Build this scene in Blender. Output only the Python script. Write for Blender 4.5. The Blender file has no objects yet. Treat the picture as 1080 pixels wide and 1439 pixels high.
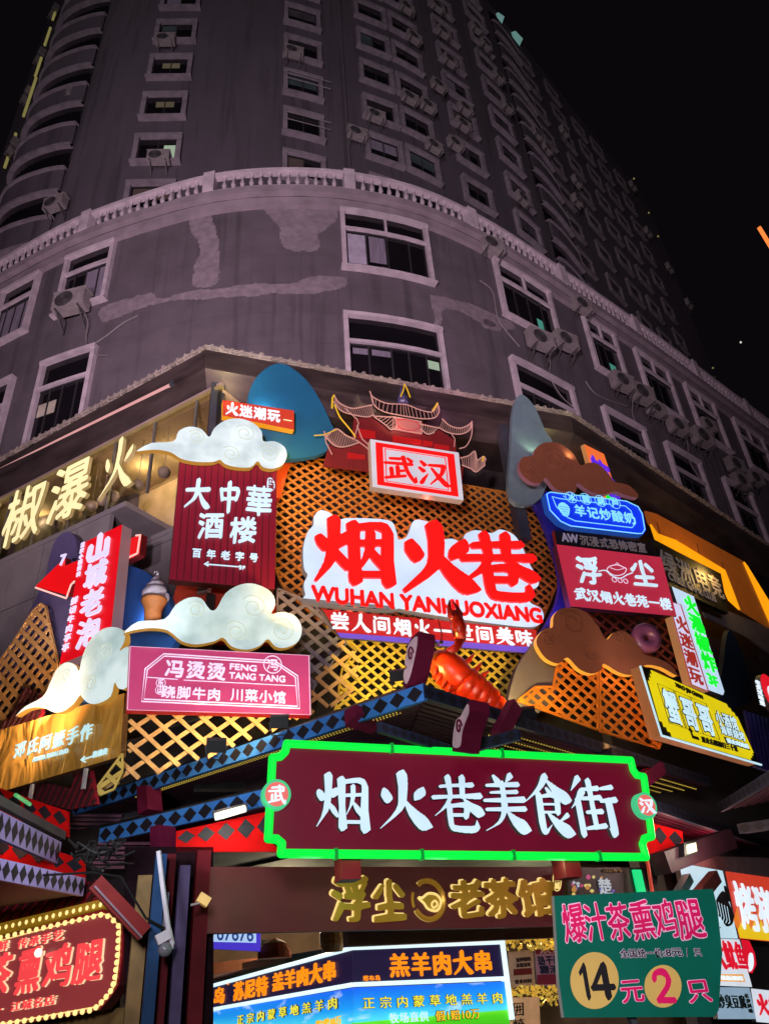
import bpy, bmesh, math, random
import numpy as np
from mathutils import Vector, Matrix
from mathutils.geometry import tessellate_polygon
random.seed(7); RNG = np.random.RandomState(5)
scene = bpy.context.scene
COL = scene.collection

# ------------------------------------------------------------------ camera
F = 1080.0; CX, CY = 540.0, 719.5
PITCH = math.radians(32.22); ROLL = math.atan2(127.3, 1708.7)
CAM = np.array([0.0, 0.0, 1.6])
FW = np.array([0, math.cos(PITCH), math.sin(PITCH)])
UP0 = np.array([0, -math.sin(PITCH), math.cos(PITCH)]); RT0 = np.array([1.0, 0, 0])
_c, _s = math.cos(ROLL), math.sin(ROLL)
RT = _c*RT0 - _s*UP0; UPV = _s*RT0 + _c*UP0
cam_d = bpy.data.cameras.new('camera'); cam = bpy.data.objects.new('camera', cam_d); COL.objects.link(cam)
cam_d.sensor_fit = 'VERTICAL'; cam_d.sensor_height = 36.0; cam_d.lens = 36.0*F/1439.0
cam_d.clip_start = 0.05; cam_d.clip_end = 1000
m3 = Matrix((RT, UPV, -FW)).transposed()
cam.matrix_world = Matrix.Translation(Vector(CAM)) @ m3.to_4x4()
scene.camera = cam

# ------------------------------------------------------------------ night sky and exposure
def lin(*rgb):
    out = []
    for v in rgb:
        v = v/255.0
        out.append(v/12.92 if v <= 0.04045 else ((v+0.055)/1.055)**2.4)
    return tuple(out)
world = bpy.data.worlds.new('World'); scene.world = world; world.use_nodes = True
wn = world.node_tree; bg = wn.nodes['Background']
bg.inputs[0].default_value = (*lin(9, 7, 9), 1); bg.inputs[1].default_value = 1.0
scene.view_settings.view_transform = 'Standard'; scene.view_settings.look = 'None'
scene.view_settings.exposure = 0; scene.view_settings.gamma = 1
scene.cycles.use_denoising = True
scene.cycles.max_bounces = 6; scene.cycles.sample_clamp_indirect = 3.0
scene.cycles.caustics_reflective = False; scene.cycles.caustics_refractive = False

def aim(o, tgt):
    v = Vector(tgt) - o.location
    o.rotation_euler = v.to_track_quat('-Z', 'Y').to_euler()
def spot(name, loc, tgt, power, col, ang=60, blend=.6, rad=.15):
    l = bpy.data.lights.new(name, 'SPOT'); l.energy = power; l.color = col; l.spot_size = math.radians(ang)
    l.spot_blend = blend; l.shadow_soft_size = rad
    o = bpy.data.objects.new(name, l); o.location = loc; aim(o, tgt); COL.objects.link(o); return o
def point(name, loc, power, col, rad=.1):
    l = bpy.data.lights.new(name, 'POINT'); l.energy = power; l.color = col; l.shadow_soft_size = rad
    o = bpy.data.objects.new(name, l); o.location = loc; COL.objects.link(o); return o
PINK = (1.0, .75, .88)
# added unseen fill lights on the building front, standing in for street glow
spot('street_fill_light', (-2, -3, 4.5), (-1, 15.5, 20), 14500, PINK, 62, .9, .6)
spot('street_fill_light', (-7, -1, 4.5), (-9, 17, 18), 7000, PINK, 60, .9, .6)
spot('street_fill_light', (5, -3, 4.5), (9, 22, 20), 5200, PINK, 50, .9, .6)
spot('street_fill_light', (0, -6, 4), (0, 11, 2.6), 4200, (1, .9, .95), 48, .9, .8)
spot('street_fill_light', (-9, -40, 6), (1, 20, 46), 25000, (1, .90, .97), 42, .8, 1.0)

# ------------------------------------------------------------------ pixel -> ray helpers
def ray(x, y):
    d = FW + RT*(x-CX)/F - UPV*(y-CY)/F
    return d/np.linalg.norm(d)
class Plane:
    """vertical plane: yaw of its horizontal, distance from the viewpoint, local (a along, b height, c towards street)"""
    def __init__(s, yaw, d):
        y = math.radians(yaw); s.yaw = yaw; s.d = d
        s.u = np.array([math.cos(y), math.sin(y), 0]); s.n = np.array([math.sin(y), -math.cos(y), 0])
        s.o = np.array([CAM[0], CAM[1], 0]) - s.n*d
    def at(s, x, y):
        r = ray(x, y); k = -s.d/(s.n@r); p = CAM + r*k
        return np.array([(p-s.o)@s.u, p[2]])
    def W(s, a, b, c=0.0):
        p = s.o + s.u*a + s.n*c
        return (p[0], p[1], b)
    def px(s, pts):
        return [s.at(*p) for p in pts]
def PC(dl): return Plane(21.5, 11.77+dl)      # street-corner front
def PL(dl): return Plane(-29.5, 8.11+dl)      # left wing
def PR(dl): return Plane(44.5, 6.94+dl)       # right wing

# ------------------------------------------------------------------ materials
MATS = {}
def nd(nt, t, **kw):
    n = nt.nodes.new(t)
    for k, v in kw.items():
        if k in n.inputs: n.inputs[k].default_value = v
        else: setattr(n, k, v)
    return n
def mat(name, col, rough=.6, metal=0.0, var=.18, scale=4.0, bump=0.0, emis=None, es=0.0, stretch=None, spec=None):
    if name in MATS: return MATS[name]
    m = bpy.data.materials.new(name); m.use_nodes = True; nt = m.node_tree
    b = nt.nodes['Principled BSDF']
    b.inputs['Roughness'].default_value = rough; b.inputs['Metallic'].default_value = metal
    if spec is not None: b.inputs['Specular IOR Level'].default_value = spec
    tc = nt.nodes.new('ShaderNodeTexCoord'); src = tc.outputs['Object']
    if stretch:
        mp = nt.nodes.new('ShaderNodeMapping'); mp.inputs['Scale'].default_value = stretch
        nt.links.new(src, mp.inputs['Vector']); src = mp.outputs['Vector']
    nz = nt.nodes.new('ShaderNodeTexNoise'); nz.inputs['Scale'].default_value = scale; nz.inputs['Detail'].default_value = 6
    nt.links.new(src, nz.inputs['Vector'])
    rp = nt.nodes.new('ShaderNodeValToRGB'); rp.color_ramp.elements[0].position = .3; rp.color_ramp.elements[1].position = .7
    lo = [max(0, c*(1-var)) for c in col]; hi = [min(1, c*(1+var)) for c in col]
    rp.color_ramp.elements[0].color = (*lo, 1); rp.color_ramp.elements[1].color = (*hi, 1)
    nt.links.new(nz.outputs['Fac'], rp.inputs['Fac']); nt.links.new(rp.outputs['Color'], b.inputs['Base Color'])
    if bump:
        bp = nt.nodes.new('ShaderNodeBump'); bp.inputs['Strength'].default_value = bump; bp.inputs['Distance'].default_value = .02
        nt.links.new(nz.outputs['Fac'], bp.inputs['Height']); nt.links.new(bp.outputs['Normal'], b.inputs['Normal'])
    if emis:
        mx = nt.nodes.new('ShaderNodeValToRGB'); mx.color_ramp.elements[0].position = .25; mx.color_ramp.elements[1].position = .75
        ev = .10
        mx.color_ramp.elements[0].color = (*[c*(1-ev) for c in emis], 1); mx.color_ramp.elements[1].color = (*[c*(1+ev) for c in emis], 1)
        nt.links.new(nz.outputs['Fac'], mx.inputs['Fac']); nt.links.new(mx.outputs['Color'], b.inputs['Emission Color'])
        b.inputs['Emission Strength'].default_value = es
    MATS[name] = m; return m
def glow(name, rgb, s=1.0, base=.25, rough=.4):
    """a lit face: rgb is the colour it shows when photographed"""
    e = lin(*rgb); return mat(name, tuple(base*c for c in e), rough, emis=e, es=s, scale=1.7, var=.05)
def paint(name, rgb, rough=.6, **kw): return mat(name, lin(*rgb), rough, **kw)

# ------------------------------------------------------------------ object helpers
def tag(o, label=None, cat=None, group=None, kind=None):
    for k, v in (('label', label), ('category', cat), ('group', group), ('kind', kind)):
        if v: o[k] = v
    return o
def thing(name, loc, label, cat, group=None):
    o = bpy.data.objects.new(name, None); o.empty_display_size = .2; o.location = loc; COL.objects.link(o)
    return tag(o, label, cat, group)
def wl(o):
    v = Vector((0, 0, 0))
    while o is not None: v = v + o.location; o = o.parent
    return v
class MB:
    def __init__(s): s.v = []; s.f = []; s.mi = []
    def add(s, vs, fs, mi=0):
        k = len(s.v); s.v += [tuple(map(float, p)) for p in vs]
        for f in fs: s.f.append(tuple(i+k for i in f)); s.mi.append(mi)
        return s
    def hexa(s, p, mi=0):      # p: 4 bottom/back then 4 top/front, same order
        return s.add(p, [(3, 2, 1, 0), (4, 5, 6, 7), (0, 1, 5, 4), (1, 2, 6, 5), (2, 3, 7, 6), (3, 0, 4, 7)], mi)
    def pbox(s, pl, a0, a1, b0, b1, c0, c1, mi=0):
        return s.hexa([pl.W(a0, b0, c0), pl.W(a1, b0, c0), pl.W(a1, b1, c0), pl.W(a0, b1, c0),
                       pl.W(a0, b0, c1), pl.W(a1, b0, c1), pl.W(a1, b1, c1), pl.W(a0, b1, c1)], mi)
    def box(s, x0, x1, y0, y1, z0, z1, mi=0):
        return s.hexa([(x0, y0, z0), (x1, y0, z0), (x1, y1, z0), (x0, y1, z0), (x0, y0, z1), (x1, y0, z1), (x1, y1, z1), (x0, y1, z1)], mi)
    def beam(s, p, q, w, h, mi=0, up=(0, 0, 1)):   # box from p to q, width w, height h
        p, q = np.array(p, float), np.array(q, float); d = q-p; d /= np.linalg.norm(d)
        sd = np.cross(d, up); n = np.linalg.norm(sd); sd = sd/n if n > 1e-6 else np.array([1., 0, 0]); u = np.cross(sd, d)
        sd = sd*w/2; u = u*h/2
        return s.hexa([p-sd-u, p+sd-u, p+sd+u, p-sd+u, q-sd-u, q+sd-u, q+sd+u, q-sd+u], mi)
    def prism(s, pl, poly, c0, c1, mi=0, side=None):
        n = len(poly); ar = sum(poly[i][0]*poly[(i+1) % n][1]-poly[(i+1) % n][0]*poly[i][1] for i in range(n))
        if ar < 0: poly = poly[::-1]
        tri = tessellate_polygon([[Vector((p[0], p[1], 0)) for p in poly]])
        fr = [pl.W(p[0], p[1], c1) for p in poly]; bk = [pl.W(p[0], p[1], c0) for p in poly]
        fs = []
        for t in tri:
            a, b_, c = [poly[i] for i in t]
            if (b_[0]-a[0])*(c[1]-a[1])-(c[0]-a[0])*(b_[1]-a[1]) < 0: t = t[::-1]
            fs.append(tuple(t))
        s.add(fr, fs, mi); s.add(bk, [f[::-1] for f in fs], mi if side is None else side)
        k = []
        vs = bk+fr
        for i in range(n):
            j = (i+1) % n; k.append((i, j, n+j, n+i))
        return s.add(vs, k, mi if side is None else side)
    def tube(s, pts, r, seg=6, mi=0, closed=False, cap=True):
        P = [np.array(p, float) for p in pts]; n = len(P); rings = []
        prev = None
        for i in range(n):
            if closed: d = P[(i+1) % n]-P[i-1]
            else: d = P[min(i+1, n-1)]-P[max(i-1, 0)]
            d = d/(np.linalg.norm(d)+1e-12)
            ref = prev if prev is not None else (np.array([0, 0, 1.]) if abs(d[2]) < .9 else np.array([1., 0, 0]))
            x = np.cross(ref, d); x /= (np.linalg.norm(x)+1e-12); y = np.cross(d, x); prev = y
            rr = r[i] if hasattr(r, '__len__') else r
            rings.append([P[i]+rr*(math.cos(2*math.pi*k/seg)*x+math.sin(2*math.pi*k/seg)*y) for k in range(seg)])
        vs = [v for rg in rings for v in rg]; fs = []
        for i in range(n if closed else n-1):
            j = (i+1) % n
            for k in range(seg):
                k2 = (k+1) % seg; fs.append((i*seg+k, i*seg+k2, j*seg+k2, j*seg+k))
        if cap and not closed:
            fs.append(tuple(range(seg))[::-1]); fs.append(tuple((n-1)*seg+k for k in range(seg)))
        return s.add(vs, fs, mi)
    def lathe(s, prof, o=(0, 0, 0), seg=16, mi=0, ax=None):
        X, Y, Z = ax if ax else (np.array([1., 0, 0]), np.array([0, 1., 0]), np.array([0, 0, 1.]))
        o = np.array(o, float); vs = []; n = len(prof)
        for (r, z) in prof:
            for k in range(seg):
                t = 2*math.pi*k/seg; vs.append(o+r*math.cos(t)*X+r*math.sin(t)*Y+z*Z)
        fs = []
        for i in range(n-1):
            for k in range(seg):
                k2 = (k+1) % seg; fs.append((i*seg+k, i*seg+k2, (i+1)*seg+k2, (i+1)*seg+k))
        fs.append(tuple(range(seg))[::-1]); fs.append(tuple((n-1)*seg+k for k in range(seg)))
        return s.add(vs, fs, mi)
    def ball(s, c, r, seg=10, mi=0, sc=(1, 1, 1)):
        prof = [(max(1e-4, r*math.sin(math.pi*i/8)), -r*math.cos(math.pi*i/8)) for i in range(9)]
        return s.lathe(prof, c, seg, mi, (np.array([sc[0], 0, 0.]), np.array([0, sc[1], 0.]), np.array([0, 0, sc[2]*1.])))
    def build(s, name, mats, parent=None, smooth=False, base=None):
        me = bpy.data.meshes.new(name)
        V = np.array(s.v)
        if parent is not None: off = np.array(wl(parent))
        else:
            if base is None: base = ((V[:, 0].min()+V[:, 0].max())/2, (V[:, 1].min()+V[:, 1].max())/2, V[:, 2].min())
            off = np.array(base)
        me.from_pydata([tuple(p) for p in (V-off)], [], s.f)
        if not isinstance(mats, (list, tuple)): mats = [mats]
        for m in mats: me.materials.append(m)
        if len(mats) > 1: me.polygons.foreach_set('material_index', s.mi)
        if smooth: me.polygons.foreach_set('use_smooth', [True]*len(s.f))
        me.update()
        o = bpy.data.objects.new(name, me); COL.objects.link(o)
        if parent is not None: o.parent = parent
        else: o.location = tuple(off)
        return o
def copy_tree(o, parent=None):
    c = o.copy(); COL.objects.link(c)
    if parent is not None: c.parent = parent
    for ch in [x for x in KIDS.get(o.name, [])]: copy_tree(ch, c)
    return c
KIDS = {}
def smooth_poly(pts, closed=True, k=5):
    P = [np.array(p, float) for p in pts]; n = len(P); out = []
    for i in range(n if closed else n-1):
        p0 = P[i-1] if (closed or i > 0) else P[0]; p1 = P[i]; p2 = P[(i+1) % n]
        p3 = P[(i+2) % n] if (closed or i+2 < n) else P[-1]
        for j in range(k):
            t = j/k
            out.append(.5*((2*p1)+(-p0+p2)*t+(2*p0-5*p1+4*p2-p3)*t*t+(-p0+3*p1-3*p2+p3)*t**3))
    if not closed: out.append(P[-1])
    return out

# ------------------------------------------------------------------ lettering
_GL = {}
def glyph(txt):
    """outline loops of a piece of text from Blender's built-in face, one em = 1"""
    if txt in _GL: return _GL[txt]
    cu = bpy.data.curves.new('lettering', 'FONT'); cu.body = txt; cu.resolution_u = 6
    o = bpy.data.objects.new('lettering', cu); COL.objects.link(o)
    dg = bpy.context.evaluated_depsgraph_get(); dg.update()
    c2 = o.evaluated_get(dg).to_curve(dg); loops = []
    for sp in c2.splines:
        bz = sp.bezier_points; n = len(bz); L = []
        for i in range(n):
            a, b = bz[i], bz[(i+1) % n]
            p0, p1, p2, p3 = [np.array(q[:2]) for q in (a.co, a.handle_right, b.handle_left, b.co)]
            str8 = np.linalg.norm(p0+(p3-p0)/3-p1)+np.linalg.norm(p0+(p3-p0)*2/3-p2) < .004
            for t in ([0] if str8 else [0, .2, .4, .6, .8]):
                L.append((1-t)**3*p0+3*(1-t)**2*t*p1+3*(1-t)*t*t*p2+t**3*p3)
        loops.append(np.array(L))
    o.evaluated_get(dg).to_curve_clear()
    bpy.data.objects.remove(o); bpy.data.curves.remove(cu)
    _GL[txt] = loops; return loops
# hand-brushed characters: strokes of (x, y, half-width) on a 100 grid
S = {
'烟': [[(11,64,3),(15,56,5),(17,50,3)],[(41,70,2),(38,62,5),(34,54,2)],[(28,90,5),(27,60,4),(22,32,3.5),(7,6,1)],[(27,46,2),(35,34,4),(41,24,3)],
      [(50,84,5),(50,40,4),(50,6,5)],[(50,80,3.5),(88,82,4),(88,40,4.5),(88,4,5.5)],[(50,14,3),(88,15,3)],[(56,58,3),(82,60,3)],[(70,74,3.5),(68,50,3),(57,26,1.2)],[(69,48,2),(76,36,4),(82,26,3)]],
'火': [[(18,68,3),(22,56,6),(24,48,3)],[(86,74,2),(79,63,6),(69,52,2)],[(50,94,6),(50,66,5),(42,36,4),(8,4,1)],[(50,54,2),(66,28,6),(82,13,7),(96,8,1)]],
'巷': [[(20,76,3),(50,79,3),(82,81,4)],[(36,92,4.5),(38,60,3.5)],[(64,93,4.5),(61,60,3.5)],[(5,57,3.5),(50,60,3),(95,62,4.5)],[(38,58,3.5),(26,42,3),(5,26,1)],[(62,58,2),(76,43,5),(92,34,6),(98,33,1)],
      [(34,43,3),(66,45,4),(64,26,4)],[(34,28,3),(64,29,3)],[(34,44,4),(34,14,4),(42,6,4),(80,6,4.5),(84,20,2)]],
'美': [[(34,96,3),(40,88,5)],[(68,97,5),(58,86,2)],[(18,79,3),(82,83,4)],[(24,67,2.5),(78,70,3.5)],[(10,53,3),(90,57,4.5)],[(50,84,4),(50,56,4)],[(12,38,3),(90,41,4)],[(50,54,4.5),(47,36,4),(34,17,3),(6,3,1)],[(52,38,2),(68,19,6),(84,9,7),(97,5,1)]],
'食': [[(50,98,5),(36,79,4),(4,55,1)],[(52,93,2.5),(72,72,6),(88,62,6.5),(98,60,1)],[(50,78,3),(55,71,4)],[(32,63,2.5),(66,66,4),(66,38,4)],[(34,51,2.5),(64,52,2.5)],[(34,38,2.5),(66,39,2.5)],[(32,66,4.5),(32,8,4.5),(50,18,1)],[(84,34,4),(66,23,2)],[(46,36,2.5),(64,17,6),(82,7,6.5),(95,4,1)]],
'街': [[(25,97,5),(7,76,1)],[(29,75,5),(18,60,4),(2,46,1)],[(18,60,4.5),(18,3,4.5)],[(33,79,3),(64,82,4)],[(47,94,4.5),(47,44,3.5)],[(29,63,3),(66,66,4)],[(33,40,3),(64,42,4)],[(47,54,4),(47,16,4)],[(28,13,3),(66,18,4)],[(72,82,3),(95,85,4)],[(67,60,3),(98,63,4.5)],[(83,60,5),(83,6,5),(73,14,1)]],
'武': [[(20,84,3),(50,87,4)],[(4,64,3.5),(86,71,4.5)],[(41,54,4.5),(41,18,4)],[(41,38,3),(58,41,3.5)],[(21,45,4.5),(22,12,4)],[(3,6,3.5),(62,22,4)],[(62,96,5),(68,52,4.5),(80,22,4.5),(94,4,4),(96,22,1)],[(75,94,2),(86,84,5)]],
'汉': [[(12,90,3),(22,79,6)],[(5,64,3),(16,54,6)],[(7,6,5),(16,22,4),(29,42,1)],[(38,80,3.5),(84,84,5)],[(84,84,5),(74,50,4.5),(36,5,1)],[(44,68,2),(64,37,6),(84,12,7),(98,6,1)]],
'大': [[(8,60,3.5),(92,66,5)],[(50,95,5.5),(48,62,5),(36,30,4),(6,4,1)],[(52,58,2),(70,27,6),(86,10,7),(98,6,1)]],
'中': [[(20,74,4.5),(24,40,4)],[(20,72,3),(82,77,5),(76,42,4)],[(24,43,3),(78,46,3.5)],[(50,97,6),(50,2,4.5)]],
'山': [[(50,94,6.5),(50,16,6)],[(12,62,6),(14,12,6.5),(86,14,6.5)],[(86,64,6),(86,6,6.5)]],
'1': [[(24,74,8),(50,90,8)],[(54,90,12),(54,8,12)]], '4': [[(62,92,9),(12,34,8)],[(8,30,9),(94,30,9)],[(66,90,12),(66,6,12)]], '2': [[(14,72,10),(24,88,9),(50,94,10),(74,88,11),(82,70,11),(66,46,10),(14,10,9)],[(14,9,9),(90,9,9)]],
'人': [[(50,95,6),(46,60,5),(30,28,4),(4,4,1)],[(50,60,2),(66,28,6),(84,10,7),(98,6,1)]],
}
def raster(loops, x0, x1, y0, y1, N, M):
    """nonzero coverage of the loops on an N x M grid (3x supersampled)"""
    ss = 3; W_, H_ = N*ss, M*ss; acc = np.zeros((H_, W_+1), np.int32)
    ys = y0+(np.arange(H_)+.5)*(y1-y0)/H_
    for L in loops:
        A = L; B = np.roll(L, -1, 0)
        for (ax, ay), (bx, by) in zip(A, B):
            if ay == by: continue
            sg = 1 if by > ay else -1; lo, hi = min(ay, by), max(ay, by)
            r0 = np.searchsorted(ys, lo); r1 = np.searchsorted(ys, hi)
            if r1 <= r0: continue
            rr = np.arange(r0, r1); xs = ax+(ys[rr]-ay)*(bx-ax)/(by-ay)
            ci = np.clip(np.ceil((xs-x0)/(x1-x0)*W_-.5).astype(int), 0, W_)
            np.add.at(acc, (rr, ci), sg)
    m = (np.cumsum(acc, 1)[:, :W_] != 0).astype(float)
    return m.reshape(M, ss, N, ss).mean((1, 3))
def blur(f, sx, sy):
    def k1(n, s):
        fr = np.fft.rfftfreq(n); return np.exp(-2*(math.pi*fr*s)**2)
    n0, n1 = f.shape
    g = np.fft.irfft(np.fft.rfft(f, axis=1)*k1(n1, sx)[None, :], n1, axis=1)
    return np.fft.irfft(np.fft.rfft(g, axis=0)*k1(n0, sy)[:, None], n0, axis=0)
PAD = .18
def sdist(m):
    """signed distance (in cells, >0 inside) of a coverage grid"""
    def edt(b):
        M, N = b.shape; i = np.arange(N); BIG = 1e6
        g = np.where(b, 0., BIG); g = (g[:, None, :]+((i[:, None]-i[None, :])**2)[None]).min(2)
        j = np.arange(M); g = (g.T[:, None, :]+((j[:, None]-j[None, :])**2)[None]).min(2).T
        return np.sqrt(g)
    ins = m > .5; d = np.where(ins, edt(~ins)-.5, .5-edt(ins))
    edge = (m > .02) & (m < .98)
    return np.where(edge & (np.abs(d) < 1.0), m-.5, d)
def field(ch, N, bold, soft, con=0.0):
    """signed field (>0 inside) for one character on the unit box padded by PAD; bold and soft in em"""
    if ch in S:
        g = np.linspace(-PAD, 1+PAD, N); X, Y = np.meshgrid(g, g); f = np.full(X.shape, -9.0)
        for st in S[ch]:
            st = smooth_poly([np.array(p) for p in st], False, 4) if len(st) > 2 else [np.array(p, float) for p in st]
            st = [np.array([a_[0], a_[1], max(.5, a_[2]+con*(a_[2]-3.6))]) for a_ in st]
            for p, q in zip(st[:-1], st[1:]):
                p = p/100; q = q/100; d = q[:2]-p[:2]; l2 = d@d+1e-9
                t = np.clip(((X-p[0])*d[0]+(Y-p[1])*d[1])/l2, 0, 1)
                ex = X-p[0]-t*d[0]; ey = Y-p[1]-t*d[1]; u_ = .87*ex+.5*ey; v_ = -.5*ex+.87*ey
                f = np.maximum(f, p[2]+t*(q[2]-p[2])-(.35*np.hypot(ex, ey)+.65*np.maximum(np.abs(u_)*.92, np.abs(v_)*1.12)))
        return f+bold
    L = [np.c_[l[:, 0], l[:, 1]+.12] for l in glyph(ch)]
    N = int(N*1.25); sc = N/(1+2*PAD)
    return sdist(raster(L, -PAD, 1+PAD, -PAD, 1+PAD, N, N))/sc+bold if soft <= 0 else blur(sdist(raster(L, -PAD, 1+PAD, -PAD, 1+PAD, N, N))/sc+bold, soft*.5*sc, soft*.5*sc)
def contours(f, x0, x1, y0, y1):
    """closed loops of f = 0 by marching squares"""
    M, N = f.shape; f = f.copy(); f[0, :] = f[-1, :] = -1; f[:, 0] = f[:, -1] = -1
    f[f == 0] = -1e-9; ins = f > 0
    code = (ins[:-1, :-1]*1+ins[:-1, 1:]*2+ins[1:, 1:]*4+ins[1:, :-1]*8)
    T = {1: [(3, 0)], 2: [(0, 1)], 3: [(3, 1)], 4: [(1, 2)], 5: [(3, 2), (1, 0)], 6: [(0, 2)], 7: [(3, 2)], 8: [(2, 3)], 9: [(2, 0)], 10: [(0, 3), (2, 1)], 11: [(2, 1)], 12: [(1, 3)], 13: [(1, 0)], 14: [(0, 3)]}
    nxt = {}
    def ek(j, i, e): return [(j, i, 0), (j, i+1, 1), (j+1, i, 0), (j, i, 1)][e]
    for j, i in zip(*np.nonzero((code > 0) & (code < 15))):
        for a, b in T[int(code[j, i])]: nxt[ek(j, i, a)] = ek(j, i, b)
    dx = (x1-x0)/(N-1); dy = (y1-y0)/(M-1); out = []
    def pos(k):
        j, i, h = k
        if h == 0:
            t = f[j, i]/(f[j, i]-f[j, i+1]); return (x0+(i+t)*dx, y0+j*dy)
        t = f[j, i]/(f[j, i]-f[j+1, i]); return (x0+i*dx, y0+(j+t)*dy)
    while nxt:
        k = next(iter(nxt)); L = []; 
        while k in nxt: L.append(pos(k)); k = nxt.pop(k)
        if len(L) > 5: out.append(np.array(L))
    return out
def simplify(L, tol):
    n = len(L)
    if n < 8: return L
    keep = [0]
    for i in range(1, n):
        a = L[keep[-1]]; b = L[(i+1) % n]; seg = L[keep[-1]+1:i+1]
        d = b-a; l = np.hypot(*d)+1e-9
        e = np.abs((seg[:, 0]-a[0])*d[1]-(seg[:, 1]-a[1])*d[0])/l
        if e.max() > tol: keep.append(i)
    return L[keep] if len(keep) > 3 else L
def fill(loops, depth):
    """loops with holes -> filled, extruded flat mesh (vertices, faces); z 0..depth"""
    cu = bpy.data.curves.new('lettering', 'CURVE'); cu.dimensions = '2D'; cu.fill_mode = 'BOTH'; cu.extrude = depth/2
    for L in loops:
        sp = cu.splines.new('POLY'); sp.points.add(len(L)-1)
        for p, q in zip(sp.points, L): p.co = (q[0], q[1], 0, 1)
        sp.use_cyclic_u = True
    o = bpy.data.objects.new('lettering', cu); COL.objects.link(o)
    dg = bpy.context.evaluated_depsgraph_get(); dg.update()
    me = bpy.data.meshes.new_from_object(o.evaluated_get(dg))
    vs = [(v.co.x, v.co.y, v.co.z+depth/2) for v in me.vertices]; fs = [tuple(p.vertices) for p in me.polygons]
    bpy.data.objects.remove(o); bpy.data.curves.remove(cu); bpy.data.meshes.remove(me)
    return vs, fs
def letters(parent, pl, c, text, p0, p1, h, m, name='lettering', bold=.02, soft=.03, aniso=1.0, shear=0.0, wob=0.0, gap=.06, depth=.02,
            vert=False, res=64, grow=0.0, line=None, side=None, con=0.0):
    """text along the pixel line p0-p1 (mid-height of the row; top to bottom centre line if vert), h pixels high (wide if vert)"""
    A, B = pl.at(*p0), pl.at(*p1)
    mx, my = (p0[0]+p1[0])/2, (p0[1]+p1[1])/2
    chars = [ch for ch in text]; n = len(chars); loops = []
    if line is None: line = all(ord(ch) < 0x2000 for ch in text) and not vert
    if vert: hw = np.linalg.norm(pl.at(mx+h/2, my)-pl.at(mx-h/2, my))
    else: hh = abs(pl.at(mx, my-h/2)[1]-pl.at(mx, my+h/2)[1])
    ux = np.array([1., 0]); uy = np.array([0, 1.])
    if line:
        L = glyph(text); al = np.concatenate(L); x0, y0 = al.min(0); x1, y1 = al.max(0)
        N = max(24, int(res*(x1-x0)/max(.3, y1-y0))); N = min(N, 520); pad = .15
        if bold > 0 or grow > 0:
            M = max(24, int(N*(y1-y0+2*pad)/(x1-x0+2*pad)))
            f = raster(L, x0-pad, x1+pad, y0-pad, y1+pad, N, M); sc = N/(x1-x0+2*pad)
            f = blur(sdist(f)/sc+bold+grow, .7, .7)
            L = contours(f, x0-pad, x1+pad, y0-pad, y1+pad)
        e = (B-A)
        for l in L:
            q = simplify(l, .003) if len(l) > 40 else l
            t = (q-[x0, y0])/[x1-x0, y1-y0]
            loops.append(A[None, :]+t[:, :1]*e[None, :]+(t[:, 1:2]-.5)*hh*uy[None, :]+(t[:, 1:2]-.5)*shear*hh*ux[None, :])
    else:
        for i, ch in enumerate(chars):
            if ch == ' ': continue
            f = field(ch, res, bold+grow, soft, con)
            Ls = contours(f, -PAD, 1+PAD, -PAD, 1+PAD)
            ph = RNG.uniform(0, 6, 4)
            for l in Ls:
                q = simplify(l, .004).copy()
                if len(q) < 4: continue
                if wob:
                    q0 = q.copy()
                    q[:, 0] += wob*(np.sin(9*q0[:, 1]+ph[0])+.6*np.sin(17*q0[:, 0]+ph[1]))*.5
                    q[:, 1] += wob*(np.sin(8*q0[:, 0]+ph[2])+.6*np.sin(19*q0[:, 1]+ph[3]))*.5
                q[:, 1] += shear*(q[:, 0]-.5)
                if vert:
                    st = (B-A)/n; o = A+st*i; hgt = abs(st[1])*(1-gap)
                    ctr = o+st*.5
                    loops.append(np.c_[ctr[0]+(q[:, 0]-.5)*hw-(q[:, 1]-.5)*st[0]*(1-gap), ctr[1]+(q[:, 1]-.5)*hgt])
                else:
                    st = (B-A)/n; o = A+st*(i+gap/2)
                    loops.append(o[None, :]+q[:, :1]*(st*(1-gap))[None, :]+(q[:, 1:2]-.5)*hh*uy[None, :])
    vs, fs = fill(loops, depth)
    mb = MB(); mb.add([pl.W(v[0], v[1], c+v[2]) for v in vs], fs)
    if side is not None:
        fm = []
        for f in fs:
            zz = [vs[i][2] for i in f]; fm.append(0 if min(zz) > depth*.5 else 1)
        mb.mi = fm
        return mb.build(name, [m, side], parent)
    return mb.build(name, m, parent)

# ------------------------------------------------------------------ the setting
g = MB(); g.add([(-400, -200, 0), (400, -200, 0), (400, 600, 0), (-400, 600, 0)], [(0, 1, 2, 3)])
tag(g.build('road', mat('asphalt', (.05, .05, .052), .8, var=.3, scale=9, bump=.3), base=(0, 0, 0)), kind='structure')

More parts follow.
